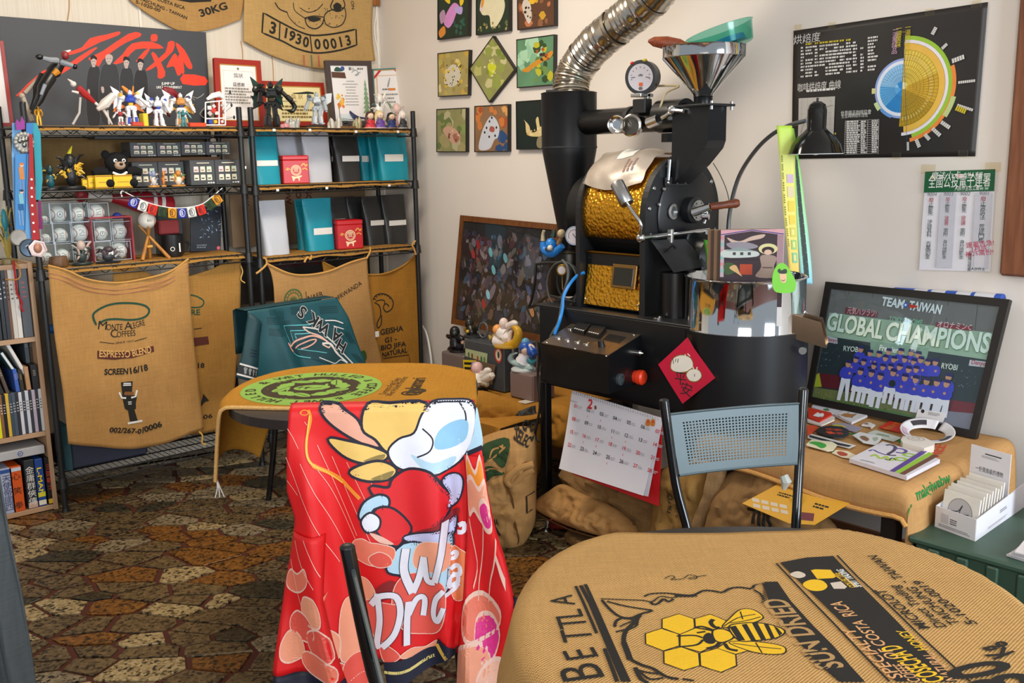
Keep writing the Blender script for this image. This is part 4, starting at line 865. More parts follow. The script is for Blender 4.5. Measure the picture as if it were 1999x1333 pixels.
# white runner frame with part pieces
t=thing('model_sprue','white plastic sprue frame with small model parts at the right end','model sprue',PY(420,244,4.28)); Yq=4.28; q=Quad(PY(401,244,Yq),PY(440,244,Yq),PY(440,196,Yq),PY(401,200,Yq)); fm=q.m(); m=MB()
for a,b in (((0,0),(0,1)),((.68,0),(.68,1)),((1,0),(1,1)),((0,1),(1,1)),((0,.0),(1,.0)),((0,.28),(1,.28))): m.tb([q.at(*a),q.at(*b)],.0032,6)
m.mk('runner',WHITE,t)
for i,(u,v,s,c) in enumerate(((.2,.75,.012,'#d9d6d4'),(.42,.8,.01,'#c9c4c2'),(.4,.62,.014,'#c2322c'),(.55,.5,.01,'#dcd9d6'),(.22,.5,.012,'#b8b4b2'),(.25,.14,.011,'#2f4ab0'),(.5,.14,.01,'#d9b52c'),(.84,.8,.009,'#b5b0ae'),(.84,.55,.009,'#8a3a34'),(.84,.14,.008,'#d5d2d0'))):
 p=q.at(u,v); MB().box(p,(s*1.6,.008,s*1.5),.002,T=MT(p)@MR(i,4,'Y')@MT(-p)).mk('model_part',mat(c,.4),t)
p=PY(428,190,4.30); m=MB().tb([PY(404,194,4.3),PY(415,187,4.3),PY(428,184,4.3),PY(437,192,4.3)],[.006,.012,.014,.006],8); solo('white_model_part',m,WHITE,'white rounded model pieces lying on top of the sprue frame','toy part',p)
t=thing('wire_antenna','thin grey wire sculpture with small dark beads in front of the tall certificate','ornament',PY(436,240,4.30)); 
for a,b in(((436,215),(448,200)),((436,222),(452,208)),((438,232),(457,229)),((446,196),(450,176))):
 MB().tb([PY(*a,4.3),PY(*b,4.3)],.0015,5).mk('wire',Q('#8f9297',.4),t)
for b in((449,180),(452,205),(457,229)): MB().ell(PY(*b,4.3),(.005,.005,.009),8).mk('bead',BLACK,t)
for k,pts in enumerate(([(398,183),(385,192),(370,186),(380,196)],[(398,230),(390,222),(400,210)])): prop('stand_rod',('grey jointed stand rod above the teal robot','grey bent stand rod left of the sprue frame')[k],'toy part',pts,.002,Q('#8a8784',.5),4.36,6,2)
# -- corner unit small pieces
def rock(x0,y0,x1,y1,Y,z,c,label,name='crystal',seed=1,trans=0):
 a,b,_,zt=PB(x0,y0,x1,y1,Y); r=random.Random(seed); t=thing(name,label,'ornament',((a+b)/2,Y,z)); m=mat(c,.3,0,.15,60,.6)
 for i in range(7):
  p=V((a+(b-a)*r.uniform(.15,.85),Y+r.uniform(-.015,.015),z)); h=(zt-z)*r.uniform(.5,1)*(1-abs((p.x-a)/(b-a)-.5)*.9); tp=p+V((r.uniform(-.012,.012),r.uniform(-.008,.008),h)); MB().tb([p,p.lerp(tp,.7),tp],[.012,.011,.002],6).mk('crystal_point',m,t)
 return t
rock(555,225,588,246,4.28,Z0,'#9a9a92','clear grey crystal cluster below the yellow certificate',seed=1); rock(545,236,566,247,4.262,Z0,'#c9868c','small pink and red flower ornament at the shelf edge',seed=2,name='flower_ornament')
rock(640,222,668,246,4.30,Z0,'#b7b3a8','rough quartz cluster left of the clear acrylic block',seed=3)
a,b,_,zt=PB(665,223,688,243,4.31); ac=thing('acrylic_block','clear acrylic block with a dark bird on a thin wooden base','ornament',((a+b)/2,4.31,Z0)); MB().box(((a+b)/2,4.31,Z0+.006),(b-a+.06,.06,.011),.002).mk('wood_base',wood('#7a5a36','#553a20'),ac); MB().box(((a+b)/2,4.31,(Z0+.012+zt)/2),(b-a,.03,zt-Z0-.012),.002).mk('clear_block',GL,ac); MB().ell(((a+b)/2-.005,4.31,Z0+.03),(.012,.008,.009),10).mk('bird_shape',BLACK,ac)
rock(688,226,706,246,4.30,Z0,'#9a8f6a','small moss and stone ornament right of the clear block',seed=4,name='stone_ornament')
def doll(x0,y0,x1,y1,Y,z,hair,dress,skin,label,trim='#e8e0d8',long=True):
 a,b,_,zt=PB(x0,y0,x1,y1,Y); w,h=b-a,zt-z; cx=(a+b)/2; t=thing('small_doll',label,'doll',(cx,Y,z)); sk=mat(skin,.5); hr=mat(hair,.45); dr=mat(dress,.5)
 MB().lat([(0,0),(w*.44,.0),(w*.45,h*.03),(w*.3,h*.22),(w*.16,h*.42),(w*.13,h*.5),(0,h*.52)],(cx,Y,z),16,sy=.7).mk('dress',dr,t); MB().lat([(w*.45,h*.02),(w*.455,h*.05)],(cx,Y,z),16,sy=.7).mk('hem',mat(trim,.5),t)
 hd=MB().ell((cx,Y-.003,z+h*.7),(w*.24,w*.22,h*.19),14).mk('head',sk,t); MB().ell((cx,Y+.004,z+h*.75),(w*.28,w*.24,h*.22),14).mk('hair',hr,t)
 for s in(-1,1):
  MB().tb([(cx+s*w*.12,Y,z+h*.48),(cx+s*w*.25,Y-.006,z+h*.36),(cx+s*w*.2,Y-.014,z+h*.26)],[w*.06,w*.06,w*.04],8).mk('arm',dr,t)
  MB().ell((cx+s*w*.09,Y-w*.225,z+h*.69),(w*.028,.0015,h*.03),8).mk('eye',INK,hd)
  if long: MB().tb([(cx+s*w*.2,Y+.004,z+h*.75),(cx+s*w*.3,Y+.004,z+h*.5),(cx+s*w*.33,Y,z+h*.25)],[w*.1,w*.09,w*.02],8).mk('hair_lock',hr,t)
 return t
doll(710,216,735,248,4.27,Z0,'#4a2a22','#c52f3c','#e7c6ae','small doll with dark hair and a red dress at the corner shelf edge')
doll(728,214,755,248,4.275,Z0,'#d9c58a','#6b4a9a','#e9cdb8','small doll with blond hair and a violet gown beside the red dressed doll')
doll(752,218,776,248,4.27,Z0,'#1c1a20','#26386f','#e2bfa8','small doll with black hair and a navy outfit, third of the four dolls','#c9962a')
doll(775,214,797,248,4.27,Z0,'#dcdcd8','#3a3a3e','#efe0d6','small doll with white hair and a black and white dress, rightmost of the dolls')
trinket(722,178,757,220,4.36,ZT+.04,['#c2bfb8','#e9e5e0','#e8e2da','#5a6a6a','#d8d2c8'],'larger white figurine with flowing shapes behind the small dolls',21,n=18)
a=PY(740,225,4.37); solo('clear_stand',MB().cyl((a.x,4.37,Z0),(a.x,4.37,ZT+.04),.03,.03,16),Q('#a8b0b4',.2),'grey stand raising the white figurine behind the dolls','stand',(a.x,4.37,Z0))
trinket(755,198,790,236,4.40,Z0,['#b8b0aa','#d6a0a0','#e2c0b8','#6d9a6a','#c9c2ba','#8fae84'],'pale pink and green figurine behind the two right dolls',22,n=16)
# == printed jute sacks on the wall and shelves
def sackplane(Y,amp=.012,seed=0,lean=0,fx=5,fy=3):
 return Plane((0,Y,0),(1,0,0),(0,0,1),lambda u,v:amp*(nz(u*fx,v*fy,seed)+.5*nz(u*fx*2.3,v*fy*2,seed+3)))
def hang(name,label,pl,left,right,top,bot,m,th=.004,nu=44,nv=48,tab=None):
 """left/right: photo polylines of the side edges, top/bot: photo polylines of the upper and lower edge"""
 L=[pl.px(*p) for p in left]; R=[pl.px(*p) for p in right]; T=[pl.px(*p) for p in top]; Bo=[pl.px(*p) for p in bot]
 # Coons patch
 def seg(pts,s):
  d=[0]
  for i in range(1,len(pts)): d.append(d[-1]+math.dist(pts[i],pts[i-1]))
  s*=d[-1]
  for i in range(1,len(pts)):
   if s<=d[i]+1e-9: k=(s-d[i-1])/max(1e-9,d[i]-d[i-1]); return (pts[i-1][0]+(pts[i][0]-pts[i-1][0])*k,pts[i-1][1]+(pts[i][1]-pts[i-1][1])*k)
  return pts[-1]
 L,R,T,Bo=[cur(x,6) if len(x)>2 else x for x in(L,R,T,Bo)]
 c00,c10,c01,c11=T[0],T[-1],Bo[0],Bo[-1]
 def fn(a,b):
  t,bt,l,r=seg(T,a),seg(Bo,a),seg(L,b),seg(R,b)
  return tuple((1-b)*t[i]+b*bt[i]+(1-a)*l[i]+a*r[i]-((1-a)*(1-b)*c00[i]+a*(1-b)*c10[i]+(1-a)*b*c01[i]+a*b*c11[i]) for i in(0,1))
 mb=MB().gr(lambda a,b:pl.at(*fn(a,b)),nu,nv,uvf=lambda a,b:fn(a,b)); p0=pl.at(*fn(.5,0))
 t=thing(name,label,'jute sack',p0); o=mb.mk('cloth',m,t); sol(o,th,1); 
 return t,fn,seg,(L,R,T,Bo)
def hemline(t,pl,pts,m,r=.004,nm='hem_cord'):
 p=[pl.at(*pl.px(*q),.002) for q in pts]; MB().tb(cur([tuple(x) for x in p],5),r,6).mk(nm,m,t)
BR=Q('#5a2a22',.9,0,.15,200)
PK=Q('#b0705a',.9)
# wall sack 1
pl=sackplane(4.675,.008,1); t,fn,_,_=hang('printed_sack','jute sack with 30KG print hanging high on the panelled wall','' or pl,[(246,-60),(250,-8),(268,12)],[(478,-60),(476,0),(470,38)],[(246,-60),(478,-60)],[(268,12),(310,40),(360,62),(420,56),(470,38)],fabric('#ab8450'))
P=Pn(pl.at,.0016,.00005,.016); px=pl.px
P.sn('30KG',px(392,33),px(445,17),.034,INK,.03); P.sn('COSTA RICA',px(306,1),px(361,19),.016,INK,.02); P.sn('TAICHUNG - TAIWAN',px(272,0),px(365,38),.015,INK,.02); P.sn('5-1020-00',px(264,6),px(312,24),.015,INK,.02)
P.pg([px(330,-20),px(415,-20),px(412,3),px(372,5),px(340,-1)],INK); P.mk('printed_text',t)
# wall sack 2
pl=sackplane(4.665,.008,2); t,fn,_,_=hang('printed_sack','jute sack printed with a cup and number band, hanging near the corner',pl,[(480,-60),(476,40),(476,80)],[(730,-60),(727,50),(733,118)],[(480,-60),(730,-60)],[(476,80),(530,108),(590,128),(650,134),(733,118)],fabric('#b3915c'))
P=Pn(pl.at,.0016,.00005,.016); px=pl.px; z_=lambda pts:[px(400+x/4,y/4) for x,y in pts]
band_t=cur([(455,100),(600,180),(720,240),(830,275),(960,270),(1080,250),(1180,228)],4); band_b=cur([(445,255),(600,320),(720,380),(850,412),(960,408),(1080,385),(1185,350)],4)
P.ln(z_(band_t+band_b[::-1]),.009,INK,True); P.ln(z_([(585,172),(580,312)]),.007,INK); P.ln(z_([(822,272),(838,410)]),.007,INK)
for ch,a,b in (('3',(490,248),(560,272)),('1',(612,290),(640,300)),('9',(645,305),(695,330)),('3',(700,333),(750,352)),('0',(755,355),(812,374)),('0',(850,380),(912,384)),('0',(920,384),(975,382)),('0',(985,382),(1035,372)),('1',(1048,368),(1085,360)),('3',(1095,358),(1155,345))): P.sn(ch,*z_([a,b]),.052 if ch!='3' or a[0]!=490 else .058,INK,.03)
for pts,w in (([(640,90),(660,140),(720,200),(780,225)],.004),([(690,20),(700,80),(760,130),(800,150)],.004),([(780,140),(800,200),(860,225),(910,195),(930,140)],.006),([(780,140),(850,125),(930,135)],.005),([(740,60),(800,95),(870,80),(920,30)],.004),([(940,190),(930,130),(960,90),(1020,70),(1090,60)],.005),([(1090,60),(1100,120),(1070,190),(1000,215),(940,190)],.005),([(545,20),(580,70),(640,95)],.006),([(1000,0),(980,60),(1040,90),(1090,50),(1080,0)],.006)): P.ln(z_(cur(pts,4)),w,INK)
P.pg(z_(blob([(800,140),(850,130),(905,142),(880,165),(830,168)],3)),INK); P.pg(z_(blob([(1000,45),(1030,20),(1065,45),(1050,85),(1015,80)],3)),INK)
r=random.Random(3)
for i in range(40): x,y=r.uniform(700,1080),r.uniform(60,200); P.ds(*px(400+x/4,y/4),.0025,INK,n=6)
for x in (770,830,885): P.ln(z_([(x,430),(x+4,520)]),.007,Q('#b5584a' if x!=830 else '#5d6a5a',.9))
P.sn('ON',px(684,2),px(686,18),.02,INK); P.mk('printed_text',t)
# corner wood scrap above
p=PY(736,5,4.66); solo('wood_batten',MB().box((p.x,4.68,p.z+.05),(.05,.03,.13),.003),wood('#a8672c','#7a4519'),'small brown wooden batten at the top of the corner','batten',p)
# ---- sacks hanging from the baseball shelf
pl=sackplane(4.262,.010,5); t,fn,_,_=hang('printed_sack','jute sack with dark bands, partly hidden behind the coffee bean emblem sack',pl,[(219,513),(222,560),(240,830)],[(470,498),(468,640),(452,830)],[(219,513),(270,525),(330,545),(400,530),(440,512),(470,498)],[(240,830),(330,848),(400,846),(452,830)],JM2)
P=Pn(pl.at,.0016,.00005,.016); px=pl.px
P.ln([px(*q) for q in cur([(300,590),(340,577),(375,576),(394,584),(397,592),(390,599),(372,600)],5)],.006,INKG); P.sn('EGRE',px(352,616),px(390,614),.026,INKG,.02); P.ln([px(378,642),px(393,640)],.003,INK); P.pg([px(372,660),px(405,656),px(407,671),px(375,676)],BR); P.sn('/18',px(378,718),px(398,717),.022,INK,.03); P.pg([px(390,795),px(396,768),px(408,782),px(400,784)],INK); P.sn('06',px(397,818),px(415,815),.02,INK,.02); P.mk('printed_text',t)
MB().tb(cur([tuple(pl.at(*px(*q),.006)) for q in((468,518),(472,530),(469,545),(477,552))],4),.003,6).mk('tie_string',Q('#d9b060',.9),t)
pl=sackplane(4.218,.014,6,fx=6,fy=2.2); 
top=[(93,518),(130,528),(170,545),(225,552),(280,545),(330,530),(366,505)]
t,fn,_,_=hang('printed_sack','jute sack with bean emblem and nutcracker print hanging from the left unit',pl,[(93,518),(105,640),(122,760),(133,866)],[(366,505),(372,600),(382,700),(393,800),(396,838)],top,[(133,866),(190,872),(260,876),(320,866),(370,846),(396,838)],JM)
P=Pn(pl.at,.0016,.00005,.016); px=pl.px; zz=lambda pts:[px(x/4,480+y/4) for x,y in pts]
P.ln(zz(cur([(755,620),(730,560),(740,520),(820,470),(920,448),(1040,448),(1130,465),(1168,500),(1150,545),(1090,572),(1010,578),(920,572),(840,575),(790,595),(775,612)],4)),[.004]+[.009]*56,INKG)
P.sn('M',*zz([(770,650),(825,655)]),.038,INK); P.sn('ONTE',*zz([(830,657),(960,655)]),.027,INK); P.sn('A',*zz([(980,655),(1030,652)]),.036,INK); P.sn('LEGRE',*zz([(1032,650),(1140,618)]),.026,INK)
P.sn('C',*zz([(865,712),(912,714)]),.036,INK); P.sn('OFFEES',*zz([(915,714),(1062,700)]),.026,INK)
P.ln(zz([(780,750),(895,762)]),.003,INK); P.ln(zz([(1050,745),(1150,717)]),.003,INK); P.sn('SINCE 1917',*zz([(905,766),(1045,750)]),.009,INK)
P.pg(zz([(762,818),(900,830),(1020,822),(1200,780),(1205,825),(1030,875),(900,888),(762,880)]),BR); JP=Q('#d8a860',.9); P.sn('ESPRESSO',*zz([(775,866),(1015,870)]),.030,JP,.02); P.sn('BLEND',*zz([(1035,862),(1185,832)]),.030,JP,.02)
P.sn('SCREEN',*zz([(812,1005),(1000,1000)]),.026,INK,.03); P.sn('16/18',*zz([(1018,998),(1155,968)]),.028,INK,.03)
zb=lambda pts:[px(x/4,750+y/4) for x,y in pts]
for pts in ([(945,-15),(1035,-25),(1030,75),(955,80)],[(950,80),(1070,85),(1060,150),(1062,190),(1015,215),(975,190)],[(1000,200),(1050,200),(1075,285),(1015,290)]): P.pg(zb(pts),INK)
for pts,w in (([(930,62),(950,105),(985,108)],.008),([(1068,45),(1058,95),(1025,105)],.008),([(965,-6),(1022,-8)],.005),([(962,8),(1024,6)],.005),([(998,306),(1110,284)],.009),([(1000,140),(1028,138)],.004),([(1002,155),(1028,153)],.004)): P.ln(zb(pts),w,STK)
for k in range(3): P.ds(*zb([(985+22*k,72)])[0],.009,Q('#8a5a2c',.8),n=8)
P.sn('002/267-0',*zb([(850,372),(1100,385)]),.022,INK,.03); P.sn('/0006',*zb([(1110,382),(1262,325)]),.026,INK,.03); P.mk('printed_text',t)
for dy,c in((14,PK),(22,PK)): P=None; hemline(t,pl,[(x,y+dy) for x,y in top],c,.0018,'pink_stripe')
hemline(t,pl,top,Q('#c9964e',.9),.005)
q=pl.at(*px(388,842)); MB().tb(cur([tuple(q),tuple(q+V((.01,-.01,-.02))),tuple(q+V((.004,-.012,-.05))),tuple(q+V((.02,-.015,-.065)))],4),.004,6).mk('frayed_tie',Q('#d9a850',.9),t)
# ---- sacks hanging from the coffee bag shelf
pl=sackplane(4.262,.010,8); t,fn,_,_=hang('printed_sack','amber jute sack with a horned beast outline, hanging at the corner end',pl,[(628,510),(640,560),(690,720)],[(812,497),(818,600),(822,722)],[(628,510),(655,523),(700,534),(745,535),(785,520),(812,497)],[(690,720),(760,735),(822,722)],JM4)
P=Pn(pl.at,.0016,.00005,.016); px=pl.px; z3=lambda pts:[px(400+x/4,480+y/4) for x,y in pts]
P.ln(z3(cur([(1310,420),(1330,385),(1385,372),(1440,395),(1468,440),(1455,490),(1415,515),(1390,480),(1410,450),(1435,470)],4)),.006,INK); P.ln(z3(cur([(1330,430),(1370,420),(1400,430),(1395,470)],4)),.005,INK); P.ln(z3(cur([(1320,440),(1360,470),(1370,540),(1345,600),(1350,640),(1375,610),(1378,540)],4)),.006,INK)
for k in range(7): an=.6+k*.35; P.ln([z3([(1385+60*cos(an),440-55*sin(an))])[0],z3([(1385+82*cos(an),440-70*sin(an))])[0]],.004,INK)
for tx,a,b,h in (('GEISHA',(1370,695),(1548,660),.03),('G1 -',(1405,755),(1500,740),.027),('BIO JIFA',(1375,815),(1570,780),.027),('NATURAL',(1385,870),(1580,830),.027)): P.sn(tx,*z3([a,b]),h,INK,.02)
P.ln(z3([(1390,880),(1590,848),(1600,915)]),.004,INK); P.mk('printed_text',t); hemline(t,pl,[(628,510),(655,523),(700,534),(745,535),(785,520),(812,497)],Q('#b9822e',.9),.005)
pl=sackplane(4.220,.012,9); top=[(521,515),(560,533),(595,537),(640,530),(685,512),(716,503)]
t,fn,_,_=hang('printed_sack','jute sack with round green emblem behind the teal jersey',pl,[(521,515),(534,560),(540,720)],[(716,503),(720,560),(733,640),(748,715)],top,[(540,720),(640,740),(748,715)],JM3)
P=Pn(pl.at,.0016,.00005,.016); px=pl.px; c=px(572,584); P.ring(*c,.045,.052,Q('#4a6a3c',.9)); P.ring(*c,.031,.035,Q('#4a6a3c',.9)); P.ds(c[0],c[1],.022,Q('#6a7a3c',.9),.014)
for k in range(16): an=2*pi*k/16; P.ln([(c[0]+.036*cos(an),c[1]+.036*sin(an)),(c[0]+.044*cos(an),c[1]+.044*sin(an))],.003,Q('#4a6a3c',.9))
P.tx('FW',c[0],c[1]-.006,.012,BR); P.ln([px(597,569),px(598,585)],.003,INK); P.sn('NAEB',px(602,587),px(630,578),.026,INK); P.sn('OFRWANDA',px(655,590),px(706,555),.024,INK); P.sn('A',px(671,618),px(675,616),.02,INK); P.pg(blob([px(700,690),px(712,684),px(716,700),px(704,706)],3),Q('#3c5a2c',.9)); P.mk('printed_text',t); hemline(t,pl,top,Q('#c9964e',.9),.006)
MB().box(pl.at(*px(735,652),.012),(.022,.004,.03),.001).mk('care_tag',WHITE,t)
TS=Q('#cf9c52',.9)
for k,(pts,l) in enumerate((([(500,534),(508,528),(520,516),(519,506),(514,503)],'left end of the lower bag shelf'),([(716,503),(721,495),(723,488),(722,482)],'middle of the lower bag shelf'),([(812,497),(808,485),(805,478),(811,470)],'right end of the lower bag shelf beside the corner'),([(594,512),(600,502),(606,506),(608,498)],'knot of loose jute under the lower bag shelf'))):
 p=[tuple(PY(*q,4.214)) for q in pts]; solo('jute_tie',MB().tb(cur(p,5),.005,7),TS,'twisted jute tie at the '+l if k<3 else l,'tie',p[0])
# == bookcase at the far left
OAK=wood('#c9a583','#b48d6a',5); OAKX=wood('#c4a07e','#b08a68',5,0)
bx0,bx1,byf=.62,1.158,4.292
bk=thing('bookcase','pale wooden bookcase full of books and game boxes at the far left','bookcase',((bx0+bx1)/2,4.42,0))
MB().box((bx1,4.43,.535),(.018,.27,1.07),.001).mk('side_panel',OAK,bk); MB().box((bx0,4.43,.535),(.018,.27,1.07),.001).mk('side_panel',OAK,bk)
SHZ=[.02,.345,.75,1.055]
for z in SHZ: MB().box(((bx0+bx1)/2,4.43,z),(bx1-bx0-.019,.27,.02),.001).mk('shelf_board',OAKX,bk)
MB().box(((bx0+bx1)/2,4.566,.54),(bx1-bx0-.018,.006,1.06),.001).mk('back_panel',Q('#2b241e',.8),bk)
def book(label,xl,xr,z0,h,c,lean=0,Y=4.30,d=.2,txt=None,tc='#ece8de',cat='book',name='book',bands=(),grp=None,white=False):
 w=xr-xl; T=MT((xl+w/2,0,z0))@MR(lean,4,'Y'); t=thing(name,label,cat,(xl+w/2,Y+d/2,z0),grp)
 MB().box((0,Y+d/2,h/2),(w*.97,d,h),.0012,T=T).mk('cover',mat(c,.45,0,.06,25),t)
 if white: MB().box((0,Y+d/2+.001,h*.5),(w*.7,d*1.005,h*.97),.0005,T=T).mk('page_block',PAPER,t)
 P=Pn(lambda u,v,n:T@V((u,Y-n,v)),.0008); ink=mat(tc,.6)
 for y,hh,bc in bands: P.rc(-w*.46,h*y,w*.46,h*(y+hh),mat(bc,.6))
 if txt:
  if ord(txt[0])>0x2000: 
   k=min(w*.78,h*.8/len(txt)); P.vtext(txt,0,h*.86-(k*.1),k*.8,ink,pitch=min(h*.8/len(txt),k*1.25))
  else: P.tx(txt,-w*.28,h*.82,w*.55,ink,rot=-pi/2,al='L',bold=.02,w=h*.6)
 else: P.ls(-w*.2,h*.75,w*.4,4,h*.02,ink,3.2,.2)
 P.mk('spine_print',t); return t
def bookpx(label,x0,x1,y0,y1,zb,c,Y=4.30,**k):
 a,b=PY(x0,(y0+y1)/2,Y),PY(x1,(y0+y1)/2,Y); h=PY((x0+x1)/2,y0,Y).z-zb; return book(label,a.x,b.x,zb,h,c,0,Y,**k)
# game boxes on the lowest board
zb=.031
for x0,x1,c,tx,tc,l,bd in ((-24,-1,'#3c5f9a','遊戲王','#eeeeee','blue game box cut off by the left edge of the photo',()),(3,27,'#a9b4cc','天使帝國四','#3c3570','pale blue game box, lowest board, left of the orange one',((.9,.08,'#2a4f9a'),)),(22,46,'#d8591c','心 笑 拳','#2c1610','orange game box on the lowest board of the bookcase',((.9,.08,'#c9d3e2'),)),(51,71,'#2d3238','金庸群俠傳','#e8e6e0','dark game box with white brush lettering on the lowest board',((.01,.12,'#c9a89a'),)),(72,88,'#1f4690','L-MAN','#f2d21f','blue game box with yellow letters on the lowest board',((.03,.1,'#e9e3cc'),(.2,.1,'#c9cf3a'))),(91,106,'#1e1713','三國戰士','#d8452c','black game box with red lettering at the right end of the lowest board',((.02,.1,'#e0b52a'),))):
 y0=interp([(-24,928),(3,914),(27,909),(51,897),(88,893),(106,885)],x0); bookpx(l,x0,x1,y0,1000,zb,c,txt=tx,tc=tc,bands=bd,name='game_box',cat='game box')
# flat box lying above
bt=thing('white_box','long white box with a small blue emblem lying flat above the game boxes','box',(.95,4.42,.262)); a=PY(-30,900,4.3); b=PY(88,883,4.3); MB().box(((a.x+b.x)/2,4.41,.277),(b.x-a.x,.22,.036),.002).mk('carton',Q('#b9b9bb'),bt)
P=Pn(lambda u,v,n:V((u,4.30-n,v)),.0008); P.ring(PY(40,890,4.3).x,.277,.008,.011,Q('#4a5fa8'),n=16); P.ls(PY(40,890,4.3).x-.01,.275,.02,1,.004,Q('#4a5fa8')); P.mk('emblem',bt)
# dvd row
zd=.356; r=random.Random(9); cols=['#e8e21a','#8a5f3c','#17181c','#e0b43a','#3d4a58','#4b5866','#2d2f38','#d8d6dc','#39434f','#cfd0d8','#30363d','#b8a8b8','#2e3338','#c8c8cc']
for i,c in enumerate(cols):
 x0=-6+i*(92/14.); a=PY(x0,820,4.30); book('disc case, %s spine, %s of the dense lower row'%({'#e8e21a':'bright yellow','#8a5f3c':'brown','#17181c':'black','#e0b43a':'amber','#3d4a58':'slate blue','#4b5866':'steel blue','#2d2f38':'charcoal','#d8d6dc':'white','#39434f':'dark slate','#cfd0d8':'pale grey','#30363d':'graphite','#b8a8b8':'mauve','#2e3338':'near black','#c8c8cc':'silver white'}[c],('leftmost','second','third','fourth','fifth','sixth','seventh','eighth','ninth','tenth','eleventh','third from the right','second from the right','rightmost')[i]),a.x,a.x+.0163,zd,.18+.004*r.random(),c,0,4.30,.13,tc=('#2a2a2a' if i in(0,7,9,13) else '#d9d2c8'),name='disc_case',cat='disc case')
# leaning books standing on the discs
zt_=.54
for i,(x0,x1,y0,y1,c,ln,l) in enumerate(((-14,-6,735,845,'#7c8288',-.30,'grey leaning book at the far left on top of the disc cases'),(2,12,742,845,'#24262b',-.26,'black leaning book with red marks above the disc cases'),(14,21,725,840,'#5a4a3c',-.22,'brown leaning book above the disc cases'),(30,38,720,778,'#3d62b8',-.06,'upright blue edged book above the disc cases'),(39,47,722,778,'#2f2c1e',-.03,'dark olive book standing above the disc cases'),(51,60,716,778,'#b58a62',-.04,'tan book with white pages above the disc cases'),(63,76,712,776,'#1b1c20',-.02,'black book with pale print at the right above the disc cases'))):
 a,b=PY(x0,(y0+y1)/2,4.30),PY(x1,(y0+y1)/2,4.30); h=PY(x0,y0,4.3).z-zt_ if y1>800 else PY(x0,y0,4.3).z-zt_; book(l,a.x+.0,b.x+.0,zt_,max(.09,h if h>.05 else .12)+.05*(ln<-.1),c,ln,4.30,.17,white=(i in(3,5)),tc='#c9b09a')
for i,(pa,pb,c,l) in enumerate((((2,688),(40,742),'#2f5f6a','teal book tilted across the top of the leaning row'),((10,665),(52,735),'#d9d4c8','white edged book tilted highest across the row'))):
 a,b=PY(*pa,4.315),PY(*pb,4.315); d=b-a; T=MT((a+b)/2)@MR(math.atan2(-d.z,d.x),4,'Y'); t=thing('book',l,'book',(a+b)/2); MB().box((0,.08,0),(d.length,.17,.014),.0012,T=T).mk('cover',mat(c,.5),t); MB().box((0,.08,0),(d.length*.985,.172,.009),.0005,T=T).mk('page_block',PAPER,t)
for i,(x0,x1,c,l) in enumerate(((49,58,'#3f4a52','slate book in the back right of the middle board'),(59,68,'#4a3a30','brown book beside the right side panel, middle board'))):
 a,b=PY(x0,690,4.36),PY(x1,690,4.36); book(l,a.x,b.x,zt_+.1,.13,c,-.02,4.36,.15,tc='#8fb0a8')
# tall books on the upper board
zu=.761
for x0,x1,y0,c,tc,l in ((-22,-13,520,'#5b6a78','#dedede','slate tall book cut by the photo edge on the upper board'),(-12,-3,524,'#20242a','#dedede','black tall book at the photo edge on the upper board'),(-2,6,520,'#1f262c','#c8ccd2','dark tall book leftmost in view on the upper board'),(6,14,516,'#272a33','#b0b4ba','charcoal tall book with pale label on the upper board'),(14,20,524,'#6b4a34','#2a1a10','brown tall book on the upper board'),(20,29,522,'#c9c3b8','#555','cream tall book on the upper board, left of the red ribbon'),(29,38,521,'#d9d4cb','#666','off white tall book behind the red ribbon'),(39,58,517,'#50545a','#a85a5a','wide grey tall book at the right end of the upper board')):
 bookpx(l,x0,x1,y0,650,zu,c,txt=None,tc=tc if len(tc)>4 else '#555555')
a=PY(-10,517,4.30); b=PY(48,513,4.30); solo('book',MB().box(((a.x+b.x)/2,4.39,1.01),(b.x-a.x,.17,.02),.002),Q('#22304a',.5),'dark blue book lying flat on top of the tall books','book',((a.x+b.x)/2,4.39,1.0))
q=[tuple(PY(x,y,4.285)) for x,y in ((26,508),(30,540),(33,570),(42,590),(41,600),(46,608))]; solo('red_ribbon',MB().tb(cur(q,5),.0042,6),Q('#b3161c'),'red ribbon hanging over the tall books of the bookcase','ribbon',q[0]); q=[tuple(PY(x,y,4.28)) for x,y in ((30,512),(38,525),(39,540),(30,546),(10,545))]; solo('leather_strap',MB().tb(cur(q,5),.003,6),Q('#c08a4a',.7),'thin tan cord looped in front of the tall books','cord',q[0])
q=[tuple(PY(x,y,4.285)) for x,y in ((31,540),(34,565),(38,585))]; solo('green_ribbon',MB().tb(cur(q,5),.002,6),Q('#2c6a44'),'thin green ribbon beside the red one at the tall books','ribbon',q[0])
# toys on the top board
trinket(-8,400,26,466,4.32,1.066,['#7c6b3a','#b09a48','#2f8fa0','#7c6b3a','#2f9fb5','#d8c060','#3a2c20'],'teal and gold coiled figurine on top of the bookcase','' or 31,n=22)
# tan board across
p=PY(22,505,4.27); 
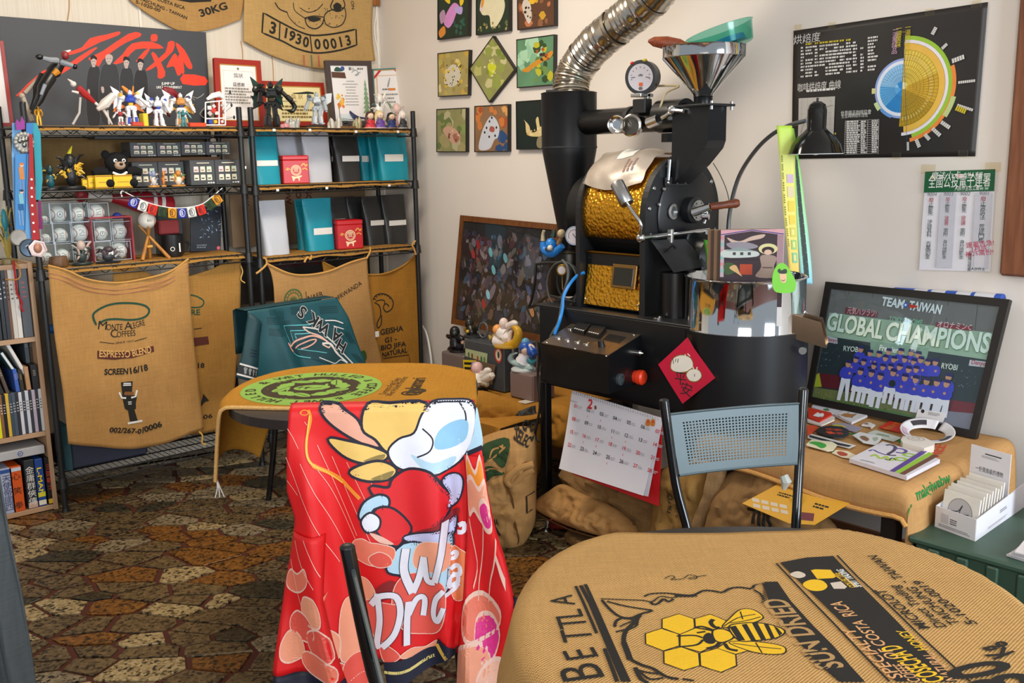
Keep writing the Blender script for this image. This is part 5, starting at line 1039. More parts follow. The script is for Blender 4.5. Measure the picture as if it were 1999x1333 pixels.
# -- medals on the left post
Ym=4.205
def ribbonstrip(t,name,pts,wpx,m,Y=Ym,prints=None):
 mb=MB(); P_=[PY(x,y,Y) for x,y in pts]; W_=wpx if isinstance(wpx,list) else [wpx]*len(pts)
 k=.00213
 vs=[];fs=[]
 for i,p in enumerate(P_): vs+=[p+V((-W_[i]*k/2,0,0)),p+V((W_[i]*k/2,0,0))]
 for i in range(len(P_)-1): fs.append([2*i,2*i+2,2*i+3,2*i+1])
 uv=[(j%2,j//2) for j in range(len(vs))]; mb.add(vs,fs,0,False,uv); o=mb.mk(name,m,t); sol(o,.0012,1); return o
LB,LBD,TQ=Q('#6fa6d8'),Q('#2e74b8'),Q('#1593a8',.5)
m1=thing('medal','ornate silver medal on a light blue ribbon hung on the left shelf post','medal',PY(45,245,Ym))
ribbonstrip(m1,'ribbon',[(33,240),(31,300),(33,360),(38,448)],[16,14,14,16],LB); ribbonstrip(m1,'ribbon',[(58,240),(55,310),(51,380),(52,440)],[12,11,11,12],LBD,4.20)
P=Pn(lambda u,v,n:V((u,4.1985-n,v)),.001); 
for k in range(9): c=PY(54-.2*k,262+20*k,4.1985); P.ds(c.x,c.z,.005,STK,n=6)
P.mk('ribbon_print',m1)
c=PY(46,278,4.195); MB().lat([(0,0),(.034,0),(.036,.003),(.034,.006),(0,.007)],c,10,ax=(0,-1,0)).mk('medal_disc',Q('#8f8f8a',.4,.3),m1)
r=random.Random(6)
for k in range(14): an=2*pi*k/14; MB().ell(c+V((.03*cos(an),-.005,.03*sin(an)*1.1)),(.009,.006,.009),8).mk('cast_relief',Q('#a5a5a0',.4,.3),m1)
for k in range(5): MB().ell(c+V((r.uniform(-.015,.015),-.009,r.uniform(-.02,.02))),(.009,.005,.011),8).mk('cast_relief',Q('#8f8f8a',.3,.9,.2,80),m1)
m2=thing('medal','round silver medal on a blue printed ribbon, lowest left of the hanging medals','medal',PY(40,300,4.19)); ribbonstrip(m2,'ribbon',[(42,300),(41,360),(40,445),(40,450)],[22,20,18,16],Q('#3d86c8'),4.192)
P=Pn(lambda u,v,n:V((u,4.1905-n,v)),.001); sk=Q('#d9b8a0',.7); 
for (x0,y0,x1,y1),c in (((36,326,48,350),'#c9854a'),((38,350,41,372),'#dba987'),((44,350,47,372),'#dba987'),((36,378,47,398),'#7ab8c8'),((35,398,47,410),'#1f5f9a'),((36,410,40,440),'#e2c8b0'),((42,410,46,440),'#e2c8b0')):
 a,b=PY(x0,y0,4.19),PY(x1,y1,4.19); P.rc(a.x,b.z,b.x,a.z,mat(c,.7))
for y in (322,374): c=PY(42,y,4.19); P.ds(c.x,c.z,.008,sk,n=10); c=PY(42,y-2,4.19); P.ds(c.x,c.z,.009,Q('#c9763a' if y<350 else '#1f3a5a',.7),.005,n=10)
P.mk('ribbon_print',m2); c=PY(36,464,4.19); MB().lat([(0,0),(.031,0),(.033,.003),(.029,.007),(0,.006)],c,24,ax=(0,-1,0)).mk('medal_disc',Q('#8f8a82',.4,.3),m2)
m3=thing('medal','dark blue grey round medal behind the hexagonal one','medal',PY(56,300,4.185)); ribbonstrip(m3,'ribbon',[(58,300),(57,380),(56,466)],[9,11,13],Q('#5b9ad0'),4.186); c=PY(56,484,4.18); MB().lat([(0,0),(.034,0),(.036,.004),(.032,.008),(0,.006)],c,26,ax=(0,-1,0)).mk('medal_disc',Q('#4d5a68',.35,.8,.15,60),m3)
P=Pn(lambda u,v,n:c+V((u,-.009-n,v))); P.ln(cur([(-.014,.006),(-.004,.012),(.004,.004),(-.004,-.004),(.006,-.012)],4),.004,Q('#98a5b2',.4)); P.mk('emblem',m3)
m4=thing('medal','hexagonal white rimmed medal on a dark red ribbon with white marks','medal',PY(62,300,4.175)); ribbonstrip(m4,'ribbon',[(60,262),(61,330),(62,380),(66,420),(70,468)],[6,8,12,13,14],Q('#a3161f'),4.176)
P=Pn(lambda u,v,n:V((u,4.1745-n,v)),.001)
for k in range(7): c=PY(61.5+(k*k)*.14,350+17*k,4.1745); P.ds(c.x,c.z,.005,STK,n=5)
P.mk('ribbon_print',m4); c=PY(73,485,4.165); MB().lat([(0,0),(.034,0),(.036,.003),(.036,.008),(.029,.009),(.028,.005),(0,.005)],c,6,ax=(0,-1,0)).mk('medal_disc',Q('#d9c4c0',.4,.2),m4); MB().ell(c+V((0,-.007,.002)),(.016,.006,.02),12).mk('cast_relief',Q('#b07a62',.4,.2),m4)
tr=thing('teal_ribbon','plain teal ribbon hanging beside the medals on the left post','ribbon',PY(72,250,4.215)); ribbonstrip(tr,'strap',[(66,240),(72,262),(74,310),(76,350),(74,390)],[10,13,12,13,9],TQ,4.214)
pr_=thing('purple_ribbon','folded purple ribbon on top of the left shelf post','ribbon',PY(40,245,4.20)); q=Quad(PY(32,254,4.19),PY(49,252,4.19),PY(48,238,4.19),PY(30,241,4.19)); m=MB(); m.pri([(0,0),(q.w,0),(q.w,q.hh),(q.w*.75,q.hh*1.9),(q.w*.5,q.hh),(q.w*.2,q.hh*1.6),(0,q.hh)],-.002,.002,q.m()); m.mk('fold',Q('#8a1f8a',.5),pr_)
mg=thing('magenta_tassel','dark magenta strip hanging at the left of the baseball cubes','ribbon',PY(78,395,4.21)); ribbonstrip(mg,'strap',[(77,392),(78,420),(80,447)],[5,6,7],Q('#7a1560'),4.21)
# -- grey cloth at lower left
pl=Plane(PZ(20,1200,.45)+V((0,0,-.45)),CR*1.0-V((0,0,CR.z)),(0,0,1)); pl.h=lambda u,v:.018*sin(u*95+v*6)+.012*nz(u*14,v*4,5)
a0=pl.px(-160,1100)[0]; L_=[(-.2,a0),(.9,a0)]; Rr=[(pl.px(66,1400)[1],pl.px(70,1400)[0]),(pl.px(60,1300)[1],pl.px(60,1300)[0]),(pl.px(40,1150)[1],pl.px(37,1150)[0]),(pl.px(12,1020)[1],pl.px(11,1020)[0]),(pl.px(-2,850)[1],pl.px(-3,850)[0])]
mb=fieldcloth(pl,L_,Rr,.004,pl.px(0,850)[1],40,40); o=solo('grey_cloth',mb,fabric('#4d5356',.002),'dark grey cloth hanging in folds at the lower left edge','cloth',pl.at(a0,0)); sol(o,.004)
# small bits on the lower tier and floor
for i,(x,y,c,l) in enumerate(((101,642,'#2a6fb8','small blue ball between the post and the front sack'),)):
 p=PY(x,y,4.30); solo('blue_ball',MB().ell(p,(.02,.02,.02),12),mat(c,.5),l,'ball',p)
a,b=PY(113,860,4.40),PY(190,900,4.40); solo('storage_crate',MB().box((1.40,4.42,.22),(.36,.2,.13),.008),Q('#3a3f52'),'dark blue box on the bottom shelf behind the front sack','box',(1.4,4.42,.155)); p=PY(122,820,4.33); solo('printed_folder',MB().box((p.x,4.36,.26),(.03,.12,.2),.002),Q('#2f5a63'),'teal printed folder beside the left post at the bottom shelf','folder',(p.x,4.36,.155))
# == right wall
FRM=Q('#1a1613',.45)
def wallquad(tl,tr,br,bl,off=.022): return Quad(*(PX(*p,XW-off) for p in(bl,br,tr,tl)))
def photo(label,tl,tr,br,bl,bg,draw,grp='square nature photographs on the wall'):
 q=wallquad(tl,tr,br,bl); f=q.m(); w,h=q.w,q.hh; t=thing('framed_photo',label,'picture',q.at(.5,.5),None); b=.008
 m=MB(); m.pri([(0,0),(w,0),(w,h),(0,h)],-.021,-.002,f); m.mk('deep_frame',FRM,t)
 for x0,y0,x1,y1 in((0,0,w,b*.5),(0,h-b*.5,w,h),(0,b*.5,b*.5,h-b*.5),(w-b*.5,b*.5,w,h-b*.5)):
  m=MB(); m.pri([(x0,y0),(x1,y0),(x1,y1),(x0,y1)],-.002,.001,f); m.mk('frame_lip',FRM,t)
 P=Pn(lambda u,v,n:f(b*.5+u*(w-b),b*.5+v*(h-b),n),-.0017); P.rc(0,0,1,1,mat(bg,.45,0,.25,12)); draw(P); P.mk('photo_print',t); return t
def spl(P,seed,n,cols,rng,s0,s1):
 r=random.Random(seed)
 for i in range(n): 
  x,y=r.uniform(rng[0],rng[2]),r.uniform(rng[1],rng[3]); a=r.uniform(s0,s1); P.pg([(min(.999,max(.001,x+a*r.uniform(.6,1.2)*cos(k*1.05+seed)) ),min(.999,max(.001,y+a*r.uniform(.6,1.2)*sin(k*1.05+seed)))) for k in range(6)],mat(cols[r.randrange(len(cols))],.5))
def B_(P,pts,c): P.pg(blob(pts,4),mat(c,.45))
def d1(P):
 B_(P,[(.25,.45),(.4,.62),(.55,.7),(.7,.62),(.62,.5),(.5,.3),(.35,.2),(.2,.3)],'#d58fd0'); B_(P,[(.15,.85),(.25,.95),(.38,.85),(.4,.7),(.3,.72)],'#e9c82a'); B_(P,[(.72,.75),(.82,.88),(.85,.7),(.75,.62)],'#e9c82a'); B_(P,[(.55,.6),(.8,.6),(.78,.45),(.6,.5)],'#b9a5e0'); B_(P,[(.05,.5),(.2,.58),(.25,.4),(.1,.3)],'#b58fae'); B_(P,[(.02,.15),(.2,.25),(.25,.1),(.08,.02)],'#d98a3a'); spl(P,1,14,['#1f4a40','#2a5a4c'],(.5,.02,.95,.35),.03,.06)
def d2(P):
 B_(P,[(.12,.5),(.2,.7),(.45,.82),(.75,.78),(.88,.55),(.8,.3),(.6,.1),(.45,.12),(.4,.35),(.2,.38)],'#ddd6b4'); B_(P,[(.66,.8),(.72,.95),(.82,.98),(.78,.78)],'#cfc6a2'); B_(P,[(.1,.48),(.14,.68),(.2,.68),(.2,.5)],'#dfc7cf'); B_(P,[(.14,.55),(.17,.74),(.24,.7),(.2,.56)],'#d9962a'); spl(P,2,16,['#8a7f4a','#5f6a3c','#a09560'],(.02,.02,.98,.2),.02,.05)
def d3(P):
 spl(P,3,30,['#c99a2a','#8a5a3a','#b9734a','#6b3a2a'],(.05,.05,.95,.95),.05,.12); B_(P,[(.3,.55),(.45,.75),(.6,.95),(.75,.95),(.6,.7),(.45,.5)],'#e2b52a'); B_(P,[(.12,.45),(.2,.62),(.35,.5),(.38,.2),(.28,.1)],'#cfc6b8'); spl(P,4,9,['#2a1a14'],(.2,.2,.5,.7),.02,.04)
def d4(P):
 spl(P,5,26,['#b9a95a','#d9c98a','#c4a24a','#9a8a4a'],(.02,.02,.98,.98),.06,.12); B_(P,[(.2,.3),(.25,.55),(.45,.72),(.65,.66),(.75,.45),(.62,.25),(.4,.2)],'#cfc9b4'); spl(P,6,10,['#d9b52a'],(.2,.2,.8,.85),.03,.05)
 r=random.Random(4)
 for i in range(24): P.ds(.15+.65*r.random(),.2+.55*r.random(),.016,Q('#1c1c1c',.5),.02,8)
def d5(P):
 spl(P,7,24,['#b5b56a','#8f9a4a','#c2bd8a','#7a8a3a'],(.05,.05,.95,.95),.08,.16); B_(P,[(.42,.5),(.44,.62),(.52,.66),(.6,.58),(.66,.46),(.58,.4),(.48,.38)],'#c9cf2a'); B_(P,[(.36,.44),(.42,.52),(.46,.42),(.4,.36)],'#a9b52a'); spl(P,8,8,['#e0dfb0'],(.3,.3,.7,.7),.02,.04)
def d6(P):
 spl(P,9,20,['#8fbf9f','#a5cfae','#7fb08a'],(.02,.4,.6,.98),.08,.16); spl(P,10,22,['#b9b52a','#5a7a3a','#2f4a24','#6b8a4a'],(.5,.02,.98,.95),.05,.12); B_(P,[(.12,.35),(.3,.42),(.5,.52),(.7,.58),(.95,.7),(.95,.58),(.7,.48),(.45,.38),(.3,.3)],'#c98a2a'); spl(P,11,10,['#3a2a1a','#a8501f'],(.55,.5,.95,.75),.03,.05)
def d7(P):
 spl(P,12,20,['#8a9a5a','#b5b08a','#a59a6a','#6a7a44'],(.02,.02,.98,.98),.1,.18); B_(P,[(.2,.5),(.35,.6),(.6,.55),(.8,.4),(.78,.25),(.6,.18),(.42,.28)],'#c9a088'); B_(P,[(.55,.38),(.7,.42),(.78,.3),(.66,.2)],'#a8705a'); spl(P,13,8,['#7a4a3a','#d9b8a0'],(.3,.2,.8,.5),.03,.05)
def d8(P):
 spl(P,14,16,['#c9783a','#a8502a','#d9a05a'],(.02,.55,.98,.98),.06,.12); spl(P,15,10,['#3a5a8a','#2a4a7a'],(.6,.02,.98,.4),.08,.14); B_(P,[(.12,.05),(.2,.4),(.35,.65),(.5,.78),(.65,.7),(.75,.5),(.7,.3),(.6,.25),(.45,.05)],'#c9ccd6'); B_(P,[(.45,.45),(.48,.55),(.6,.52),(.58,.42)],'#a85a4a')
 for x,y in((.45,.66),(.36,.52),(.66,.52),(.44,.32),(.62,.34),(.52,.74),(.3,.42)): P.ds(x,y,.026,Q('#1a1a1e',.5),.03,10)
def d9(P):
 B_(P,[(.3,.3),(.25,.55),(.2,.62),(.35,.5),(.42,.35),(.58,.38),(.55,.6),(.62,.66),(.68,.45),(.85,.6),(.95,.62),(.8,.4),(.9,.28),(.6,.25)],'#d9c48a'); B_(P,[(.6,.02),(.62,.24),(.95,.26),(.98,.02)],'#8a8060'); spl(P,16,12,['#e8d8a8','#c9a85a'],(.3,.28,.9,.5),.02,.035)
p9=[('purple and yellow sea slug photo, upper left of the nine wall pictures',(854,-22),(915,-28),(914,70),(854,78),'#173028',d1),('cream sea slug photo, middle of the top row of wall pictures',(929,-30),(994,-37),(994,60),(929,69),'#1c3326',d2),('yellow and brown creature photo, right of the top row of wall pictures',(1009,-38),(1083,-46),(1083,50),(1010,59),'#5a3a26',d3),('white black spotted sea slug photo at the left of the middle row',(854,104),(916,97),(914,186),(855,189),'#a99a5c',d4),('green sea scene photo with orange branch at the right of the middle row',(1008,77),(1082,67),(1081,166),(1009,172),'#5c8a68',d6),('pale brown creature photo at the left of the bottom row of wall pictures',(852,213),(910,210),(910,297),(852,297),'#8f8d5c',d7),('white slug with dark eyes photo in the middle of the bottom row',(926,207),(992,203),(992,296),(926,297),'#8c6a4a',d8),('yellow branching creature on black, partly behind the black cyclone',(1007,198),(1078,193),(1078,291),(1008,292),'#12241f',d9)]
for a in p9: photo(*a)
photo('diamond shaped yellow green picture in the middle of the wall pictures',(916,134),(962,70),(1005,136),(955,200),'#8f8f58',d5)
# coffee chart poster
q=wallquad((1549,60),(1929,4),(1904,305),(1545,310),.003); PB_=Q('#2a2624',.42,0,.18,3,.25); f=lambda x,y,n=0:q.m()(x,y,n+.002*nz(x*8,y*8,3)); t=thing('coffee_chart_poster','large black wall poster with blue and yellow half wheels','poster',q.at(.5,.5))
m=MB().gr(lambda a,b:f(a*q.w,(1-b)*q.hh),30,24); o=m.mk('sheet',PB_,t); sol(o,.0006,1)
P=Pn(f,.0008,.00001,.1); px=lambda x,y:q.px(1499+x/4,y/4)
cx_,cy_=px(1050,690); sc=abs(px(1475,600)[0]-cx_)/1.0; R_=sc; ysc=1
YL,YL2,YL3,BL1,BL2,BL3=[mat(c,.5) for c in('#e5c64a','#cfa52a','#b48f1c','#5aa5dc','#2a86cc','#8fc2ea')]; LG,OR_,PKW=Q('#9ac43a',.5),Q('#ee8a3c',.5),Q('#e9e2ea',.5); LN=Q('#5a4a1a'); LNB=Q('#1f4f7c')
def sec(r0,r1,a0,a1,m): P.ring(cx_,cy_,R_*r0,R_*r1,m,rd(a0),rd(a1),30)
sec(.86,.93,-75,90,LG); sec(.80,.86,-88,90,PKW); sec(.68,.80,-85,90,Q('#e8b84a',.5)); sec(0,.69,20,90,YL); sec(0,.69,-25,20,YL2); sec(0,.69,-92,-25,YL3); sec(.93,1.0,-78,20,OR_); sec(0,.11,-90,90,Q('#efe0a0',.5)); sec(.95,1.04,-33,-12,Q('#b9cf8a',.5))
for r_ in(.2,.27,.34,.41,.5,.6,.68,.8): sec(r_,r_+.004,-90,90,LN)
for k in range(33): a=rd(-88+k*5.5); P.ln([(cx_+R_*(.2 if k%2 else .12)*cos(a),cy_+R_*(.2 if k%2 else .12)*sin(a)),(cx_+R_*.68*cos(a),cy_+R_*.68*sin(a))],.0008,LN)
for k in range(30): a=rd(-86+k*5.9); P.ln([(cx_+R_*.52*cos(a),cy_+R_*.52*sin(a)),(cx_+R_*.58*cos(a),cy_+R_*.58*sin(a))],.0028,Q('#d8c27a'))
sec(.50,.54,90,270,Q('#8fa5dc',.5)); sec(.44,.50,90,270,Q('#e3e6f0',.5)); sec(0,.44,90,170,BL3); sec(0,.44,170,225,BL1); sec(0,.44,225,270,BL2); sec(0,.13,90,270,BL2)
for r_ in(.14,.2,.27,.34): sec(r_,r_+.004,90,270,LNB)
for k in range(25): a=rd(92+k*7.4); P.ln([(cx_+R_*.14*cos(a),cy_+R_*.14*sin(a)),(cx_+R_*.43*cos(a),cy_+R_*.43*sin(a))],.0008,LNB)
sec(.52,.60,176,186,Q('#d9cf8a',.5)); sec(.52,.60,204,220,Q('#c9d89a',.5)); sec(.50,.56,222,250,Q('#6a9adc',.5))
WP=Q('#d8d4cf'); YT=Q('#c9b52a')
P.tx('烘焙度',*px(305,330),.026,WP,bold=.02); P.tx('咖啡烘焙度 曲線',*px(400,700),.024,WP,bold=.02,w=.17); P.ls(*px(305,720),.13,1,.008,WP)
for c,x in enumerate((270,325,380,425,465,500,540,585,635,680,738,815)):
 for r_ in range(11):
  if (c*7+r_*5)%9==0 or (c in(3,) and r_>7) or (c in(9,10) and r_<3 and c==10) : continue
  y=355-(x-270)*.1+r_*25; w_=.02 if c in(3,5,6,7,8) else (.03 if c in(1,11) else .012); u,v=px(x,y); P.ls(u-w_/2,v,w_*1.25,1,.006,YT if r_==0 and c<9 else WP,1,.5)
P.pg([px(245,768),px(528,752),px(515,1095),px(240,1080)],Q('#b9b3ac'))
for k in range(6): P.ln([px(250,800+k*45),px(522,790+k*45)],.0006,G_:=Q('#8d8781')); P.ln([px(270+k*45,768),px(262+k*45,1080)],.0006,G_)
P.ln([px(*a) for a in cur([(262,1040),(300,930),(360,870),(440,840),(515,820)],4)],.0015,Q('#5a4a44'))
P.tx('世界精品咖啡協會',*px(690,895),.013,WP,w=.115); P.tx('生豆與烘焙水活性',*px(680,915),.011,WP,w=.1)
TX0,TX1=610,872
for k in range(16): P.ln([px(TX0-k*.4,945+k*17.5),px(TX1-k*.4,932+k*17.5)],.0008,WP); 
for k in range(15): P.ls(*px(TX0+8,957+k*17.3),.055,1,.006,WP); P.ls(*px(730,955+k*17.2),.02,1,.005,WP); P.ls(*px(815,950+k*17.2),.025,1,.005,WP)
for x in(TX0,705,785,TX1): P.ln([px(x,945-(x-610)*.05),px(x-7,1200)],.0012,WP)
for (a,b,h,m_) in (((1300,275),(1330,220),.012,WP),((1370,390),(1410,352),.010,WP),((1445,495),(1540,460),.014,WP),((1490,655),(1622,640),.008,WP),((1480,830),(1600,870),.008,WP),((1465,860),(1540,890),.016,YT),((1350,965),(1415,1010),.012,WP),((1280,1015),(1340,1070),.012,WP),((1220,1060),(1255,1100),.012,WP),((1150,1095),(1175,1155),.012,WP),((1088,1110),(1090,1175),.008,WP)):
 p0,p1=px(*a),px(*b); P.sn('■■■■■' if h>.011 else '■■■■■■■■',p0,p1,h,m_)
for x,y,n_,m_ in ((1002,215,5,Q('#c9a0b8')),(1030,205,4,YT),(1100,195,5,YT)): P.vtext('一湯羨味品'[:n_],*px(x,y),.015,m_,.017)
P.ln([px(1040,250),px(1090,250)],.001,YT); P.ln([px(1064,270),px(1090,1180)],.0012,LNB); P.tx('■',*px(532,1050),.006,YT); P.mk('printed_chart',t)
for k,(x,y) in enumerate(((1558,54),(1624,50),(1815,24),(1906,8),(1880,300),(1750,304))):
 p=PX(x,y,XW-.006); solo('tape_piece',MB().box(p,(.001,.03,.022),.0003),glass(.25,'#fdfaf2'),'clear tape on the black chart poster, '+('at its top left corner','along the upper edge, left part','along the upper edge, right part','at its top right corner','at its lower right corner','along the lower edge')[k],'tape',p)
# notice sheet
q=wallquad((1807,335),(1944,330),(1933,530),(1794,527),.004); t=thing('notice_sheet','white notice with green heading and four vertical text columns','notice',q.at(.5,.5)); f=q.m(); w,h=q.w,q.hh
MB().gr(lambda a,b:f(a*w,(1-b)*h,.002*sin(pi*b)*nz(a*3,b*3)),8,8).mk('sheet',Q('#e6e4ea',.6,0,.02),t); GN=Q('#0f5a34')
P=Pn(f,.003); P.rc(0,h*.79,w,h,GN); P.pg([(w*.08,h*.95),(w*.13,h*.96),(w*.12,h*.92)],YT); P.tx('魔法小卡',w*.3,h*.93,.018,STK,shear=.2); P.rc(w*.48,h*.925,w*.55,h*.965,Q('#d9b5b0')); P.tx('自然人憑證',w*.7,h*.925,.015,STK,w=w*.26); P.tx('全國公投電子連署',w*.5,h*.845,.034,STK,w=w*.88,bold=.03); P.tx('人民作主志工團',w*.62,h*.805,.012,STK,w=w*.34)
for k in range(2): P.rc(w*(.80+.07*k),h*.805,w*(.85+.07*k),h*.828,Q('#9ab5a4'))
GY2,RD,DG=Q('#c9c9d2'),Q('#a3182c'),Q('#17352c')
for x0,x1 in((.25,.48),(.74,.97)): P.rc(w*x0,h*.03,w*x1,h*.775,GY2)
for k,(x,s,nr) in enumerate(((.12,'廢止罷免 涉誹其科 百萬罰金',1),(.36,'廢止罷免︵連署︶需附 身分證影本',1),(.6,'廢止罷免︵提議︶需附 身分證影本',1),(.86,'廢止選訴法 荒謬門檻',1))):
 P.tx(('9004','9003','9002','9001')[k],w*x,h*.752,.012,Q('#77757c'),shear=.2)
 pitch=(h*.62 if k<3 else h*.45)/len(s)
 for i,ch in enumerate(s):
  if ch!=' ': P.tx(ch,w*x,h*.735-pitch*(i+1)+pitch*.12,pitch*.86,RD if i==0 or (k in(1,2) and 4<=i<=7) else DG,w=pitch*1.15 if ch not in '︵︶' else None,bold=.02)
for i,s in enumerate(('連署告急!','1月底','補25萬份!')): P.tx(s,w*.85,h*(.25-.045*i),.015,Q('#c8385a'),rot=.12,bold=.02)
P.rc(w*.78,h*.04,w*.92,h*.16,Q('#d5d3da')); P.vtext('掃描公投書',w*.72,h*.18,.009,DG,.012); P.tx('人民作主',w*.84,h*.01,.008,DG); P.mk('printed_text',t)
for k,(x,y) in enumerate(((1812,330),(1938,326))): p=PX(x,y,XW-.007); solo('tape_piece',MB().box(p,(.001,.05,.03),.0003),glass(.25,'#fdfaf2'),'clear tape holding the %s upper corner of the white notice'%('left','right')[k],'tape',p)
# framed crowd artwork leaning at the roaster
FW=wood('#7a4a22','#5a3214',7); q=Quad(PX(882,632,3.08),PX(1072,668,3.08),PX(1090,438,3.17),PX(900,420,3.17)); f=q.m(); w,h=q.w,q.hh; t=thing('framed_artwork','brown framed crowded dark artwork leaning against the wall behind the cables','picture',q.at(.5,0)); b=.028
for x0,y0,x1,y1 in((0,0,w,b),(0,h-b,w,h),(0,b,b,h-b),(w-b,b,w,h-b)): m=MB(); m.pri([(x0,y0),(x1,y0),(x1,y1),(x0,y1)],-.018,.006,f); m.mk('frame_side',FW,t)
m=MB(); m.pri([(b,b),(w-b,b),(w-b,h-b),(b,h-b)],-.015,-.001,f); m.mk('art_board',Q('#3b302c',.35,0,.35,10),t)
P=Pn(lambda u,v,n:f(b+u*(w-2*b),b+v*(h-2*b),n),-.0006); r=random.Random(21)
PAL=['#6a4f4b','#7d6562','#4a3c3c','#5e3232','#94807a','#3c3a48','#554856','#6b5d52','#2e2223','#7a5a48','#46586a','#86727a','#5c5058','#3f3230']
for i in range(330):
 x,y=r.uniform(.03,.97),r.uniform(.03,.9); a=r.uniform(.008,.032); e=r.uniform(1.2,3.2); c=r.choice(PAL) if x>.05 else '#4a3a3a'; an=r.uniform(-.5,.5)
 P.pg([(min(.995,max(.005,x+a*cos(k*.79)*cos(an)-a*e*sin(k*.79)*sin(an)*r.uniform(.6,1.2))),min(.99,max(.005,y+a*e*sin(k*.79)*r.uniform(.6,1.1)))) for k in range(8)],mat(c,.45))
for x,y,c in((.35,.72,'#6fb0b8'),(.4,.55,'#7ab5bd'),(.52,.68,'#6fa8b0'),(.36,.3,'#9fd0d8'),(.32,.2,'#b53a34'),(.2,.78,'#9a2f2c'),(.15,.68,'#a83a38'),(.8,.4,'#4f5a7a'),(.85,.2,'#c98a5a')): P.ds(x,y,.022,mat(c,.4),.05,10,rot=.3)
P.mk('art_print',t); m=MB(); m.pri([(b,b),(w-b,b),(w-b,h-b),(b,h-b)],.002,.004,f); m.mk('glazing',glass(.02),t)
# == coffee roaster on its cart
RB=Q('#15171a',.38,.2,.05,20,.05); RBM=Q('#1b1d20',.5,.1,.06,40,.1); RBG=Q('#0f1113',.3,.1,.04)
def goldmat():
 m=D.materials.new('hammered_gold'); t,b,N,L=nt(m); b.inputs['Metallic'].default_value=1; b.inputs['Roughness'].default_value=.3
 tc=N.new('ShaderNodeTexCoord'); v=N.new('ShaderNodeTexVoronoi'); v.feature='SMOOTH_F1'; v.inputs['Scale'].default_value=95; L.new(tc.outputs['Object'],v.inputs['Vector'])
 cr=N.new('ShaderNodeValToRGB'); cr.color_ramp.elements[0].color=(*lin('#f0b545'),1); cr.color_ramp.elements[1].color=(*lin('#d29520'),1); cr.color_ramp.elements[1].position=.8; L.new(v.outputs['Distance'],cr.inputs[0]); L.new(cr.outputs[0],b.inputs['Base Color'])
 bp=N.new('ShaderNodeBump'); bp.inputs['Strength'].default_value=1; bp.inputs['Distance'].default_value=.004; bp.invert=True; L.new(v.outputs['Distance'],bp.inputs['Height']); L.new(bp.outputs[0],b.inputs['Normal']); return m
GOLD=goldmat()
rt=thing('coffee_roaster','black and gold drum coffee roaster with chrome hopper and cooling tray','coffee roaster',(2.75,2.2,0))
# cart
TC=V((2.675,1.872)); TR=.194
cab=MB(); cab.box((2.75,2.28,.752),(.5,.80,.304),.006); cab.mk('cabinet',RB,rt)
MB().cyl((TC.x,TC.y,.60),(TC.x,TC.y,.895),TR+.012,n=56).mk('cooler_base',RB,rt)
MB().box((2.75,2.30,.903),(.50,.80,.008),.002).mk('table_plate',RBM,rt)
for x,y in((2.515,2.66),(2.515,1.99),(2.985,2.66),(2.985,1.99)):
 lg=MB().box((x,y,.33),(.034,.034,.56),.004).mk('leg',RBG,rt); MB().lat([(0,.0),(.028,0),(.03,.006),(.012,.016),(.008,.05),(0,.05)],(x,y,0),16).mk('levelling_foot',CHROME,lg)
MB().box((2.75,2.32,.135),(.48,.70,.02),.003).mk('shelf_plate',RBG,rt)
for x,y in((2.50,2.50),(2.52,2.22)):
 MB().lat([(0,.0),(.03,0),(.032,.006),(.012,.018),(.008,.13),(0,.13)],(x+.03,y,0),16).mk('levelling_foot',CHROME,rt)
MB().box((2.49,2.59,.675),(.012,.14,.012),.002).mk('edge_rail',Q('#3c3a2c',.5,.3),rt)
# chrome cooling tray
ch=MB(); ch.lat([(TR+.002,.893),(TR,.9),(TR,1.056),(TR+.003,1.062),(TR-.002,1.065),(TR-.006,1.06),(TR-.006,.92),(0,.918)],(TC.x,TC.y,0),96); tray=ch.mk('cooling_tray',Q('#d9dde0',.06,1,.01),rt)
sp=MB(); sp.box((PX(1545,640,2.60).x,1.66,.95),(.006,.004,.1),.001)
# discharge spout of the tray (right)
c=V((2.69,1.712,.915)); dr=V((.45,-.89,0)).normalized(); sd=V((.89,.45,0))
BRZ=Q('#a08a74',.22,1,.05); sb=MB()
def pt(a,b_,z): return c+dr*a+sd*b_+V((0,0,z))
for vs in ([pt(0,-.045,.045),pt(.10,-.045,.02),pt(.12,-.045,-.06),pt(0,-.045,-.03)],[pt(0,.045,.045),pt(.10,.045,.02),pt(.12,.045,-.06),pt(0,.045,-.03)],[pt(0,-.045,-.03),pt(.12,-.045,-.06),pt(.12,.045,-.06),pt(0,.045,-.03)],[pt(0,-.045,.045),pt(.045,-.045,.034),pt(.045,.045,.034),pt(0,.045,.045)]): sb.add(vs,[[0,1,2,3]])
o=sb.mk('discharge_spout',BRZ,rt); sol(o,.003,0); MB().tb([pt(.03,.05,.05),pt(.10,.05,-.02)],.004,8).mk('gate_rod',CHROME,rt); MB().cyl(pt(.05,-.05,-.07),pt(.05,-.062,-.07),.012,n=14).mk('spout_bolt',STEEL,rt)
